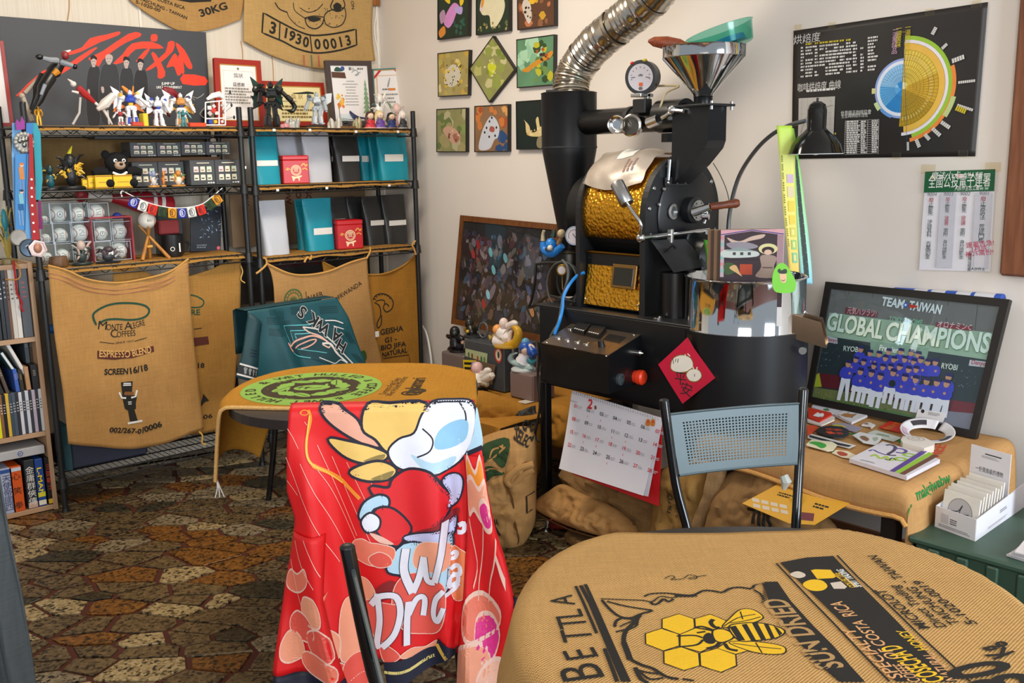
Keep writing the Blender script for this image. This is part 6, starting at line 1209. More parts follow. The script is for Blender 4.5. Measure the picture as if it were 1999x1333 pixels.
# drum housing
DX,DZ,DRr=2.755,1.25,.197; Y0,Y1=2.22,2.505
prof=[]
for k in range(0,25): a=rd(20+ (205-20)*k/24); prof.append((DX+DRr*cos(a),DZ+DRr*sin(a)))
lowx=[(2.588,1.098),(2.558,.93),(2.556,.912)]
gm=MB(); ps=[V((x,0,z)) for x,z in prof]
gm.gr(lambda a,b:V((interp([(i/24,p[0]) for i,p in enumerate(prof)],a),Y0+(Y1-Y0)*b,interp([(i/24,p[1]) for i,p in enumerate(prof)],a))),48,10); o=gm.mk('gold_shell',GOLD,rt); sol(o,.003,0)
pn=MB(); pn.box((0,0,0),(.004,Y1-Y0-.02,.185),.001,T=MT((2.573,(Y0+Y1)/2,1.012))@MR(rd(9.5),4,'Y')); pn.mk('gold_panel',GOLD,rt)
cb_=MB(); cb_.box((2.76,(Y0+Y1)/2,1.01),(.36,Y1-Y0-.004,.2),.003); cb_.lat([(DRr-.006,0),(DRr-.006,Y1-Y0-.01)],(DX,Y0+.005,DZ),48,ax=(0,1,0)); cb_.mk('drum_core',RBG,rt)
MB().tb([(2.578,Y0+.004,1.112),(2.578,Y1-.004,1.112)],.005,8).mk('shell_seam',Q('#6b4a12',.35,.9),rt)
scr=MB().box((0,0,0),(.008,.115,.085),.002,T=MT((2.566,2.305,1.035))@MR(rd(9.5),4,'Y')).mk('screen_bezel',Q('#8a6a3c',.35,.8),rt); MB().box((0,0,0),(.004,.092,.062),.001,T=MT((2.5615,2.305,1.035))@MR(rd(9.5),4,'Y')).mk('display_screen',Q('#14170f',.12),scr)
for y,z in((2.235,.94),(2.49,.94),(2.235,1.10),(2.49,1.09)): MB().ell((2.560+(z-.93)*.16-.003,y,z),(.003,.004,.004),8).mk('screw',CHROME,rt)
def plate(y0,y1,grow,name,m):
 R_=DRr+grow; pts=[(DX+R_*cos(rd(a)),DZ+R_*sin(rd(a))) for a in range(0,181,6)]+[(DX-R_,.906),(DX+R_,.906)]
 mm=MB(); mm.pri(pts,y0,y1,lambda u,v,n:V((u,n,v))); return mm.mk(name,m,rt)
plate(2.195,2.22,.008,'end_plate',RBM); plate(2.505,2.525,.012,'end_plate',RBM)
MB().lat([(0,0),(.165,0),(.165,.006),(.16,.01),(0,.01)],(DX+.02,2.196,DZ-.005),56,ax=(0,-1,0)).mk('drum_door',RB,rt)
for a in (150,118,200,172,60,35,8,340,325): 
 x,z=DX+.188*cos(rd(a)),DZ+.188*sin(rd(a)); MB().lat([(0,0),(.008,0),(.008,.003),(.005,.006),(0,.006)],(x,2.195,z),10,ax=(0,-1,0)).mk('bolt',STEEL,rt)
for a,rr in((165,.15),(143,.15)): x,z=DX+rr*cos(rd(a)),DZ+rr*sin(rd(a)); MB().lat([(0,0),(.007,0),(.005,.005),(0,.005)],(x,2.186,z),10,ax=(0,-1,0)).mk('bolt',STEEL,rt)
p=PY(1312,413,2.184); MB().lat([(.017,0),(.026,0),(.027,.008),(.018,.010),(.017,.002)],p,24,ax=(0,-1,0)).mk('sight_ring',STEEL,rt); MB().lat([(0,0),(.017,.001)],p,20,ax=(0,-1,0)).mk('sight_glass',Q('#2a2416',.05),rt)
p=PY(1345,410,2.184); kb=MB().lat([(0,0),(.046,0),(.046,.03),(.04,.036),(0,.036)],p,32,ax=(0,-1,0)).mk('sampler_port',RBM,rt); MB().lat([(0,.036),(.036,.036),(.036,.042),(.015,.046),(.015,.052),(0,.052)],p,30,ax=(0,-1,0)).mk('steel_flange',STEEL,kb)
for k in range(6): MB().ell(p+V((.028*cos(k*1.05),-.043,.028*sin(k*1.05))),(.003,.003,.003),6).mk('screw',BLACKM,kb)
a,b_,c_=PY(1356,414,2.12),PY(1386,404,2.075),PY(1442,396,2.02)
MB().tb([p+V((.0,-.04,0)),a,b_],[.013,.015,.014],14).mk('sampler_tube',CHROME,rt); MB().tb([b_,b_.lerp(c_,.1),b_.lerp(c_,.5),b_.lerp(c_,.9),c_],[.010,.0135,.0125,.016,.012],16).mk('sampler_handle',wood('#7a3a1c','#4f2410',8,0),rt)
q=PY(1378,425,2.10); MB().tb([q+V((-.01,0,-.02)),q,q+V((.01,0,.04))],.005,8).mk('spring_clip',CHROME,rt); MB().cyl(PY(1372,423,2.10),PY(1384,423,2.08),.011,n=12).mk('clip_barrel',CHROME,rt)
# discharge door lever and counterweight
P0,P1=PY(1243,466,2.14),PY(1388,449,2.14); P0=V((2.475,2.15,P0.z)); P1=V((2.83,2.14,P1.z))
MB().tb([P0,P1],.0085,12).mk('lever_shaft',CHROME,rt); MB().ell(P0,(.016,.016,.016),14).mk('lever_joint',CHROME,rt)
w0,w1=PX(1225,398,2.45),PX(1204,357,2.45); el=PX(1251,437,2.455)
MB().tb(cur([tuple(P0),tuple(PX(1250,452,2.46)),tuple(el),tuple(PX(1240,420,2.45)),tuple(w0)],5),.006,10).mk('weight_arm',CHROME,rt)
d=(w1-w0); MB().lat([(0,0),(.022,0),(.024,.003),(.024,d.length-.003),(.022,d.length),(.006,d.length),(0,d.length)],w0,28,ax=d).mk('counterweight',STEEL,rt)
for x in(1309,1376): q=PY(x,458,2.14); MB().box(q+V((0,.0,-.005)),(.014,.022,.05),.003).mk('shaft_bracket',STEEL,rt)
fl_=[PY(1300,468,2.14),PY(1345,515,2.10)]; m=MB(); m.add([V((2.56,2.18,1.17)),V((2.66,2.11,1.17)),V((2.70,2.04,1.08)),V((2.60,2.11,1.06))],[[0,1,2,3]]); o=m.mk('discharge_flap',RB,rt); sol(o,.005,0)
MB().tb([(2.74,2.19,1.13),(2.74,2.06,1.115)],.065,24).mk('discharge_mouth',RBG,rt); q=PY(1296,490,2.12); MB().tb([q,q+V((.02,-.02,.02)),q+V((.035,-.02,.01))],.005,8).mk('wing_nut',BLACKM,rt)
q=PY(1315,570,2.19); MB().tb([q+V((0,0,-.03)),q+V((0,-.015,-.03)),q+V((0,-.015,.03)),q+V((0,0,.03))],.005,8).mk('door_handle',CHROME,rt)
q=PZ(1285,622,.908); MB().lat([(0,0),(.018,0),(.018,.005),(.006,.012),(0,.012)],q,16).mk('plate_knob',CHROME,rt)
MB().cyl((2.62,2.12,.907),(2.62,2.12,1.06),.05,n=24).mk('cooler_duct',RBG,rt)
# chute and hopper
cx0,cx1=2.675,2.775; m=MB(); prf=[(2.185,1.612),(2.035,1.612),(2.035,1.50),(2.045,1.475),(2.10,1.42),(2.184,1.355),(2.187,1.45)]
m.pri([(y,z) for y,z in prf],cx0,cx1,lambda u,v,n:V((n,u,v))); m.mk('feed_chute',RB,rt)
MB().box((2.727,2.105,1.616),(.135,.185,.008),.002).mk('chute_flange',RBM,rt)
for x,y in((2.672,2.02),(2.782,2.02),(2.782,2.19)): MB().cyl((x,y,1.60),(x,y,1.628),.005,n=8).mk('flange_bolt',STEEL,rt)
MB().box((2.70,2.186,1.365),(.12,.006,.03),.001).mk('chute_bracket',RBM,rt)
for x in(2.655,2.70,2.745): MB().ell((x,2.182,1.362),(.007,.004,.007),10).mk('bolt',STEEL,rt)
MB().tb([(2.655,2.184,1.37),(2.655,2.178,1.44)],.006,8).mk('chute_slide',STEEL,rt)
hc=V((2.742,2.108,0)); MB().lat([(.032,1.618),(.032,1.645),(.034,1.648)],hc,24).mk('hopper_neck',RBG,rt)
MB().lat([(.030,1.640),(.034,1.655),(.138,1.772),(.139,1.776),(.139,1.808),(.141,1.811),(.136,1.811),(.135,1.775),(.03,1.652)],hc,64).mk('hopper',Q('#cfd2d4',.08,1,.01),rt)
# flue pipe, sight valve and gauge
MB().tb([(2.80,2.80,1.585),(2.775,2.42,1.585),(2.745,2.17,1.585)],.047,24).mk('flue_pipe',RBG,rt); MB().tb([(2.775,2.46,1.585),(2.773,2.44,1.585)],.05,24).mk('pipe_collar',RBM,rt); MB().tb([(2.75,2.30,1.59),(2.745,2.18,1.59)],.057,24).mk('pipe_sleeve',RBG,rt)
q=PY(1318,270,2.22); MB().lat([(0,0),(.05,.0),(.05,.03),(0,.03)],(2.76,2.24,1.50),20).mk('air_box',RBG,rt)
q=PX(1232,245,2.69); av=V((-1,-.35,.0)).normalized(); MB().lat([(0,-.03),(.036,-.03),(.040,-.01),(.040,.0),(.034,.004),(0,.004)],q,32,ax=av).mk('air_dial',Q('#c9c6c0',.15,1,.03),rt)
dial=MB().lat([(0,.0045),(.032,.0045)],q,28,ax=av).mk('dial_face',Q('#6a655c',.2,.7),rt); w=av.cross(V((0,0,1))).normalized()
P=Pn(lambda u,v,n:q+av*(.0052+n)+w*u+V((0,0,1))*v,.0003)
for k in range(11): a=rd(20+14*k); P.ln([(.022*cos(a),.022*sin(a)),(.029*cos(a),.029*sin(a))],.0016,BLACK)
P.ln([(.014,.020),(-.001,.002)],.003,BLACK); P.mk('dial_marks',rt)
q2=PX(1202,243,2.64); MB().lat([(.0,-.02),(.028,-.02),(.033,-.006),(.030,.004),(.024,.002),(.016,-.008),(0,-.01)],q2,28,ax=av).mk('air_knob',CHROME,rt)
q3,q4=PX(1272,238,2.66),PX(1292,230,2.66); MB().lat([(0,0),(.019,0),(.019,(q4-q3).length),(0,(q4-q3).length)],q3-(q4-q3)*.3,20,ax=q4-q3).mk('sensor_nut',CHROME,rt); q5=PX(1312,215,2.66); MB().tb(cur([tuple(q4),tuple(PX(1303,224,2.66)),tuple(q5)],4),.007,10).mk('sensor_stem',CHROME,rt); MB().ell(q5,(.016,.016,.016),12).mk('sensor_ball',CHROME,rt); MB().tb([q5,PX(1334,217,2.66)],.007,8).mk('sensor_tip',CHROME,rt)
g=PX(1252,151,2.72); ga=V((-.93,-.32,-.06)).normalized(); gg=MB().lat([(0,-.05),(.052,-.05),(.056,-.045),(.056,-.004),(.060,0),(.060,.006),(.053,.008),(.0,.004)],g,36,ax=ga).mk('pressure_gauge',Q('#33363a',.4),rt)
MB().lat([(0,.0085),(.047,.0085)],g,30,ax=ga).mk('gauge_face',Q('#c9c6d0',.5),gg); w=ga.cross(V((0,0,1))).normalized(); w2=w.cross(ga)
P=Pn(lambda u,v,n:g+ga*(.009+n)+w*u+w2*v,.0004)
for k in range(9): a=rd(-10+25*k); P.ln([(.032*cos(a),.032*sin(a)),(.038*cos(a),.038*sin(a))],.0016,BLACK)
P.tx('kPa',0,.004,.008,BLACK,bold=.02); P.ln([(-.036,-.002),(-.02,0)],.002,BLACK); P.ln([(.036,.0),(.02,.002)],.002,BLACK); P.rc(-.008,-.03,.006,-.018,Q('#d8622a',.5)); P.ds(.0,-.038,.008,Q('#6a655c',.4),.006,10); P.mk('gauge_marks',gg)
for an,c_ in((105,'#c9b81f'),(58,'#c8261f')): MB().ell(g+ga*.002+(w*cos(rd(an))+w2*sin(rd(an)))*.059,(.009,.009,.006),8).mk('limit_marker',mat(c_,.4),gg)
MB().box(g+V((.01,.005,-.062)),(.07,.05,.012),.002).mk('gauge_bracket',STEEL,rt); z1=g.z-.065; MB().box((g.x+.02,g.y-.01,(z1+1.60)/2),(.014,.02,z1-1.60+.02),.001).mk('gauge_post',STEEL,rt); MB().box((2.72,2.36,1.628),(.04,.06,.05),.003).mk('pipe_saddle',RBM,rt)
q=[g+V((.05,-.03,-.03)),PX(1325,168,2.74),PX(1300,182,2.72),PX(1288,215,2.70),PX(1287,235,2.69)]; MB().tb(cur([tuple(x) for x in q],6),.004,8).mk('gauge_hose',Q('#b5a582',.4),rt)
# cyclone
cc=(2.80,2.81,0); MB().lat([(.036,1.10),(.105,1.46),(.110,1.49),(.110,1.70),(.112,1.703),(.104,1.706),(0,1.706)],cc,48).mk('cyclone',RB,rt); MB().lat([(.1105,1.488),(.112,1.492),(.1105,1.496)],cc,48).mk('cyclone_ring',RBM,rt)
MB().lat([(0,.905),(.088,.905),(.09,.91),(.09,1.08),(.086,1.09),(.04,1.10),(0,1.10)],cc,36).mk('chaff_bin',Q('#1a1611',.3,.4),rt); MB().lat([(.0905,1.075),(.093,1.079),(.0905,1.083)],cc,36).mk('bin_rim',Q('#3a3526',.3,.6),rt)
q=V((2.80-.085,2.81-.07,1.66)); MB().box((0,0,0),(.004,.05,.07),.001,T=MT(PX(1078,193,2.705))@MR(rd(28),4,'Z')).mk('tape_patch',Q('#3a3c3e',.08),rt)
MB().lat([(0,0),(.14,0),(.14,.12),(0,.12)],(2.755,2.525,1.25),32,ax=(0,1,0)).mk('drive_housing',RBG,rt)
# pressure gauge on the side
g=PX(1122,460,2.62); ga=V((-.9,-.42,.05)).normalized(); MB().lat([(0,-.035),(.03,-.035),(.034,-.03),(.034,0),(.036,.002),(.036,.006),(.032,.006),(0,.004)],g,28,ax=ga).mk('dial_gauge',CHROME,rt); MB().lat([(0,.0065),(.03,.0065)],g,24,ax=ga).mk('gauge_face',Q('#c9c4cc',.5),rt); w=ga.cross(V((0,0,1))).normalized(); w2=w.cross(ga); P=Pn(lambda u,v,n:g+ga*(.007+n)+w*u+w2*v,.0004); P.ln([(-.012,-.014),(.006,.008)],.0025,BLACK); P.ring(0,0,.022,.0235,BLACK,rd(-30),rd(210)); P.mk('gauge_marks',rt)
MB().box((2.68,2.62,1.02),(.012,.02,.2),.002).mk('gauge_strut',Q('#4a4424',.4,.5),rt)
# control box
m=MB(); bx=[(2.5,2.17,.849),(2.5,2.505,.849),(2.3,2.452,.812),(2.3,2.132,.812),(2.5,2.17,.683),(2.5,2.505,.683),(2.3,2.452,.683),(2.3,2.132,.683)]
m.add(bx,[[0,1,2,3],[3,2,6,7],[0,3,7,4],[1,5,6,2],[4,7,6,5],[0,4,5,1]]); m.mk('control_box',RBG,rt)
tq=Quad((2.299,2.450,.8135),(2.299,2.133,.8135),(2.50,2.171,.8505),(2.50,2.504,.8505)); m=MB(); m.pri([(0,0),(tq.w,0),(tq.w,tq.hh),(0,tq.hh)],-.001,.0015,tq.m()); m.mk('panel_plate',Q('#8d7b6a',.3,.85,.06,60),rt)
ft=tq.m(); W_,H_=tq.w,tq.hh; tn=tq.n; pq=lambda x,y:tq.px(1000+x/4,560+y/4)
for (x,y),c_ in(((455,332),'#4d6a4a'),((360,402),'#b8b5ae'),((432,420),'#c9c2ba'),((508,432),'#5a7a50'),((578,448),'#6d7a68')):
 u,v=pq(x,y); p=ft(u,v,.001); bt_=MB().lat([(0,.0),(.0105,0),(.0105,.004),(.008,.005)],p,18,ax=tn).mk('panel_button',CHROME,rt); MB().lat([(0,.007),(.0075,.005)],p,14,ax=tn).mk('button_cap',mat(c_,.35),bt_)
for cs in ([(515,310),(618,322),(563,387),(470,360)],[(625,330),(735,345),(678,412),(582,390)]):
 pts=[pq(*c_) for c_ in cs]; m=MB(); m.pri(pts,0,.016,ft); th_=m.mk('temperature_controller',BLACK,rt); P=Pn(ft,.0165); a,b_=pts[3],pts[2]; up=(pts[0][0]-pts[3][0],pts[0][1]-pts[3][1])
 for k in range(5): s=.12+.17*k; x,y=a[0]+(b_[0]-a[0])*s+up[0]*.1,a[1]+(b_[1]-a[1])*s+up[1]*.1; P.pg([(x,y),(x+.006,y),(x+.007,y+.007),(x+.001,y+.007)],STK)
 P.mk('controller_keys',th_)
pts=[pq(*c_) for c_ in((760,372),(890,398),(835,445),(705,415))]; m=MB(); m.pri(pts,0,.003,ft); m.mk('panel_display',Q('#2a2724',.12),rt)
u,v=pq(697,468); p=ft(u,v,.001); kn=MB().lat([(0,0),(.012,0),(.0105,.022),(0,.024)],p,18,ax=tn).mk('rotary_knob',BLACK,rt)
for x,y in((485,290),(710,325),(950,380),(270,438),(492,488),(735,545)): u,v=pq(x,y); MB().ell(ft(u,v,.002),(.004,.004,.003),8).mk('panel_screw',CHROME,rt)
P=Pn(ft,.002); P.sn('FUJI',pq(585,512),pq(660,528),.012,Q('#5a4638',.5)); P.ring(*pq(745,465),.012,.013,Q('#5a4638',.5),n=20); P.mk('panel_marks',rt)
sq=Quad((2.3,2.132,.683),(2.5,2.17,.683),(2.5,2.17,.849),(2.3,2.132,.812)); fs=sq.m(); u,v=sq.px(1240,735); eb=MB().lat([(0,0),(.022,0),(.022,.012),(.026,.014),(.026,.03),(.02,.036),(0,.037)],fs(u,v,0),24,ax=sq.n).mk('emergency_button',Q('#e8401f',.35),rt)
u,v=sq.px(1208,740); MB().lat([(0,0),(.02,0),(.02,.01),(.014,.012),(.014,.006),(0,.006)],fs(u,v,0),22,ax=sq.n).mk('socket',Q('#3a4448',.35),rt); u,v=sq.px(1241,688); MB().lat([(0,0),(.011,0),(.011,.02),(.006,.024),(0,.03)],fs(u,v,0),16,ax=sq.n).mk('toggle_switch',CHROME,rt)
# flexible duct
dp=[(2.82,2.82,1.69),(2.83,2.825,1.75),(2.85,2.804,1.81),(2.85,2.706,1.885),(2.85,2.561,1.955),(2.85,2.43,2.02),(2.85,2.28,2.14),(2.86,2.12,2.30),(2.88,2.0,2.5)]; dc=cur(dp,14); rr=[.069+(.0045 if k%2 else 0)+.003*nz(k*.35,0) for k in range(len(dc))]
du=thing('flexible_duct','crinkled silver flexible duct rising from the black cyclone','duct',dp[0]); MB().tb(dc,rr,28).mk('foil_tube',Q('#c9c3b8',.2,1,.1,30,.5),du)
rg=MB(); 
for k in range(6,len(dc)-4,9): MB().tb(dc[k:k+2],[.0748,.0748],28,caps=False).mk('wire_ring',Q('#b9b2a6',.35,1),du)
# hopper contents
sc_=PX(1400,75,2.74); tub=thing('clear_tub','pale turquoise clear tub tilted in the top of the chrome hopper','tub',(2.80,2.08,1.80)); Tt=MT((2.80,2.075,1.822))@MR(rd(-14),4,'X')@MR(rd(-10),4,'Y')
m=MB(); m.lat([(0,-.02),(.095,-.02),(.1,-.015),(.112,.045),(.116,.047),(.109,.047),(.096,-.012),(0,-.014)],(0,0,0),36,T=Tt); m.mk('tub_wall',glass(.15,'#bfeae2'),tub); m=MB(); m.lat([(0,.0),(.06,.0),(.055,.02),(0,.024)],(.02,-.01,-.008),20,T=Tt); m.mk('blue_scoop',Q('#2f7fb8',.4),tub)
a,b_=PX(1265,80,2.62),PX(1338,88,2.70); wsp=thing('wooden_paddle','reddish wooden paddle lying over the left rim of the chrome hopper','paddle',a); d=b_-a; m=MB(); m.tb([a,a+d*.15,a+d*.5,a+d*.85,b_,b_+d*.6],[.004,.016,.022,.018,.010,.008],14); o=m.mk('paddle',wood('#9a4a24','#6e2f14',8,0),wsp)
# foil bag on the drum
bag=thing('foil_bag','crumpled pale coffee bag lying on top of the gold drum','coffee bag',(2.68,2.38,1.46)); 
def bf(a,b,s):
 an=rd(148-78*a+8*sin(b*3)); y=2.235+.275*b+.03*a; e=max(0,1-abs(2*a-1)**3)*max(0,1-abs(2*b-1)**3); r_=DRr+.006+s*.03*e+.012*nz(a*3,b*3,2)*e+.012*(1-e)*(1+nz(a*6,b*5,7)); return V((DX+r_*cos(an),y,DZ+r_*sin(an)))
m=MB().gr(lambda a,b:bf(a,b,1),20,14); m.gr(lambda a,b:bf(a,b,0),20,14); m.mk('bag_skin',Q('#b9ada0',.35,.25,.15,14,.5),bag); P=Pn(lambda u,v,n:bf(u,v,1)+(bf(u,v,1)-V((DX,bf(u,v,1).y,DZ))).normalized()*n,.0015,maxlen=.06); P.pg([(.45,.3),(.75,.35),(.72,.6),(.42,.55)],STK); P.ls(.2,.3,.2,3,.03,Q('#9a7a70'),2); P.mk('bag_print',bag)
# cables
def cable(label,pts,r,m,name='cable'):
 p=[tuple(PX(x,y,X)) for x,y,X in pts]; return solo(name,MB().tb(cur(p,8),r,8),m,label,'cable',p[0])
CB,CG,CBL=Q('#1d1f20',.45),Q('#4c4f50',.45),Q('#1f86d8',.4)
cable('thick grey cable looping beside the chaff bin down to the control box',[(1098,508,2.56),(1108,522,2.55),(1108,545,2.54),(1100,575,2.53),(1096,600,2.5),(1090,630,2.47),(1080,648,2.44),(1074,660,2.38)],.006,CG)
cable('bright blue cable running down to the control box',[(1141,532,2.56),(1128,537,2.55),(1112,555,2.53),(1100,580,2.5),(1098,603,2.49),(1092,628,2.46),(1083,650,2.38)],.006,CBL)
lp=[(1098+30*cos(a),556+46*sin(a),2.57) for a in [k*pi/6 for k in range(-3,10)]]; cable('coil of thin grey cable beside the chaff bin, outer loop',lp,.004,CG); lp=[(1110+22*cos(a),550+34*sin(a),2.575) for a in [k*pi/6 for k in range(-3,9)]]; cable('coil of thin dark cable beside the chaff bin, inner loop',lp,.004,CB)
cable('black bent rod cable crossing in front of the brown framed artwork',[(1105,514,2.58),(1075,513,2.60),(1050,515,2.62),(1046,520,2.62),(1044,550,2.62),(1038,585,2.63),(1033,600,2.64),(1050,592,2.63),(1072,578,2.6),(1100,585,2.57),(1125,590,2.56)],.006,CB)
cable('thin black wire from the roaster plate down the wall side',[(1392,318,2.95),(1405,340,2.96),(1418,370,2.98),(1425,400,3.0)],.0015,CB,'wire')
cable('black power cable running down the cart leg',[(1051,668,2.48),(1052,700,2.48),(1050,740,2.48),(1054,790,2.48),(1048,830,2.48),(1045,850,2.48),(1052,862,2.48)],.005,CB)
tm=thing('dial_thermometer','small brass dial thermometer among the coiled cables','thermometer',PX(1097,527,2.55)); q=PX(1097,527,2.55); MB().lat([(0,-.008),(.02,-.008),(.022,0),(.019,.004),(0,.003)],q,20,ax=(-.9,-.4,0)).mk('brass_case',Q('#b08a3c',.3,.9),tm); MB().lat([(0,.0045),(.015,.0045)],q,16,ax=(-.9,-.4,0)).mk('dial_face',Q('#b8b0b4',.4),tm); MB().tb([q,PX(1098,565,2.555)],.0022,6).mk('probe',Q('#b08a5a',.3,.9),tm)
# == low table, boxes and figurines beside the roaster
UH=CR-V((0,0,CR.z)); UH.normalize(); VZ=V((0,0,1)); FH=V((UH.y*-1,UH.x,0))
def facing(p): return Plane(p,UH,VZ)       # upright plane through p, its right side along the room diagonal
lt=thing('low_table','low table under an amber jute cloth beside the roaster','table',(2.78,3.25,0)); MB().box((2.79,3.27,.40),(.76,.92,.025),.004).mk('table_top',Q('#3b2a1e'),lt)
for x in(2.45,3.13):
 for y in(2.85,3.69): MB().box((x,y,.195),(.04,.04,.385),.004).mk('leg',Q('#2c2019'),lt)
m=MB()
def lf(a,b,n=0):
 x=2.395+.78*b; y=3.75-.95*a; z=.4165+.002*nz(x*9,y*9)+n
 if b<.12: z-=(.12-b)*1.8; x=2.395+.03*b+.062*(1 if b>0 else 1)-.0; x=2.40+.0*b
 return V((x,y,z))
m.gr(lf,30,34,uvf=lambda a,b:(a*.95,b*.8)); lc=thing('jute_cloth','amber jute sack cloth spread over the low table under the figurines','cloth',(2.6,3.2,.42)); o=m.mk('cloth',JM4,lc); sol(o,.003,1)
TZ=Plane((0,0,.42),(0,-1,0),(1,0,0)); P=Pn(lambda u,v,n:V((v,-u,.4205+n)),.001); q0,q1=PZ(925,772,.42),PZ(975,783,.42); P.sn('PRODUCT OF ETHIOPIA',(-q0.y,q0.x),(-q1.y,q1.x),.016,INK,.02)
P.mk('printed_text',lc)
# grey computer case
CS=Q('#4c5054',.45,.2); xc=2.777; ya,yb=3.206,PX(907,690,2.777).y; zt=PX(985,678,xc).z
cs=thing('computer_case','dark grey computer case with stickers standing on the low table','computer',(2.88,3.43,.42)); MB().box(((xc+.10),(ya+yb)/2,(.423+zt)/2),(.2,yb-ya,zt-.423),.004).mk('case_body',CS,cs)
for y in(ya-.004,): 
 MB().box((xc+.045,y-.004,(.43+zt)/2),(.012,.01,zt-.43),.002).mk('trim_rail',STEEL,cs); MB().box((xc+.085,y-.004,(.43+zt)/2),(.012,.01,zt-.43),.002).mk('trim_rail',STEEL,cs)
pc=lambda x,y:(lambda p:(-p.y,p.z))(PX(x,y,xc)); P=Pn(lambda u,v,n:V((xc-n,-u,v)),.001); e=lambda L:[pc(850+x/8.333,630+y/8.333) for x,y in L]
P.pg(e([(490,415),(850,500),(840,650),(490,540)]),Q('#a9b58a')); P.pg(e([(450,600),(670,610),(670,800),(460,780)]),Q('#d6c21f')); P.ln(e([(470,660),(650,665)]),.012,BLACK); P.ln(e([(475,735),(600,745)]),.012,BLACK)
for x,y,c in((545,520,'#4a6a3c'),(600,540,'#7a3a2c'),(690,580,'#a8442f'),(750,590,'#3a6a4a'),(800,600,'#6a7a3a')): c_=e([(x,y)])[0]; P.ds(*c_,.007,mat(c,.6),.014,8)
c_=e([(1028,525)])[0]; P.ds(*c_,.026,Q('#c8402a'),.036,20); P.ds(*c_,.019,Q('#e6d6bc'),.027,18); P.ds(c_[0],c_[1],.007,Q('#2f4a2a'),.016,10); P.pg(e([(1000,620),(1050,625),(1040,665)]),Q('#c8402a')); P.mk('stickers',cs)
q=[PX(850+x/8.333,630+y/8.333,xc-.012) for x,y in((680,620),(975,690),(920,1000),(720,960))]; solo('brown_card',MB().add(q+[p+V((.004,0,0)) for p in q],[[0,1,2,3],[7,6,5,4],[0,4,5,1],[1,5,6,2],[2,6,7,3],[3,7,4,0]]),Q('#6b5844'),'brown card leaning on the case behind the pale figurine','card',(xc,3.3,.42))
def gbox(label,x0,x1,yt,yb_,X,c,z0=.421,d=.13):
 a,b=PX(x0,yb_,X),PX(x1,yb_,X); zt=PX((x0+x1)/2,yt,X).z; t=thing('speaker_box',label,'box',(X+d/2,(a.y+b.y)/2,z0)); MB().box((X+d/2,(a.y+b.y)/2,(z0+zt)/2),(d,abs(a.y-b.y),zt-z0),.005).mk('box_body',mat(c,.45,.1),t); MB().box((X-.001,(a.y+b.y)/2,(z0+zt)/2),(.004,abs(a.y-b.y)*.94,(zt-z0)*.9),.002).mk('cover_plate',mat(c,.5,0,.05,60),t); return zt
z1=gbox('grey brown box at the left end of the low table',863,906,690,735,2.80,'#6f6462'); z2=gbox('grey brown box at the near end of the low table beside the roaster',996,1041,728,779,2.752,'#7d6a66')
def fig(label,pts,X,z,parts,name='figurine'):
 """free figurine: parts = list of (kind, photo points, radius, colour, part name)"""
 p0=PX(*pts,X); t=thing(name,label,'figurine',(p0.x,p0.y,z))
 for kind,L,r,c,nm in parts:
  m=MB(); mt=mat(c,.35,0,.05) if isinstance(c,str) else c
  q=[PX(x[0],x[1],X+(x[2] if len(x)>2 else 0)) for x in L]
  if kind=='t': m.tb(cur([tuple(v) for v in q],5) if len(q)>2 else q,r if not isinstance(r,list) else ([interp([(i/(len(r)-1),v) for i,v in enumerate(r)],k/((len(q)-1)*5)) for k in range((len(q)-1)*5+1)] if len(q)>2 else r),10)
  elif kind=='e': m.ell(q[0],r,14)
  elif kind=='d': m.lat([(0,0),(r,0),(r,.006),(r*.9,.01),(0,.011)],V((q[0].x,q[0].y,z)),22)
  m.mk(nm,mt,t)
 return t
E8=lambda L:[(850+a[0]/8.333,630+a[1]/8.333)+tuple(a[2:]) for a in L]
fig('black masked figurine with a raised hand on the left grey box',(895,728),2.85,z1,[('d',[(895,686)],.045,'#1a1618','base'),('t',E8([(330,380),(320,300),(320,230)]),[.03,.028,.02],'#17171c','torso'),('e',E8([(315,150)]),(.026,.026,.03),'#14171a','hood'),('e',E8([(315,170,-.02)]),(.012,.01,.012),'#3c4a44','face'),('t',E8([(290,230),(225,225),(190,205)]),[.014,.012,.008],'#17181e','arm'),('t',E8([(350,220),(420,260),(450,285)]),[.016,.016,.01],'#15161c','arm'),('t',E8([(330,370),(400,390),(430,360)]),[.022,.018,.012],'#1c1820','leg'),('t',E8([(320,380),(270,420),(230,440)]),[.022,.018,.014],'#191920','leg'),('t',E8([(435,290),(445,340)]),[.010,.008],'#c9a48a','blade')])
fig('black and gold figurine inside a grey ring on top of the computer case',(930,660),2.85,zt,[('d',[(925,662)],.05,'#26282b','base'),('t',E8([(590,210),(590,140),(560,60)]),[.022,.026,.02],'#1c1a16','torso'),('e',E8([(550,10)]),(.022,.022,.026),'#22201a','head'),('t',E8([(560,80),(500,110),(530,150)]),[.012,.012,.01],'#8a6a24','arm'),('t',E8([(620,80),(690,60),(650,120)]),[.014,.014,.008],'#2a261c','cape'),('t',E8([(590,210),(640,235),(660,262)]),[.018,.014,.012],'#4a443a','leg'),('t',E8([(780+70*cos(a),120+120*sin(a)) for a in [k*pi/8 for k in range(-8,9)]]),.005,'#5a5c5e','ring'),('e',E8([(525,140,-.03)]),(.008,.008,.008),'#d8b048','ornament')])
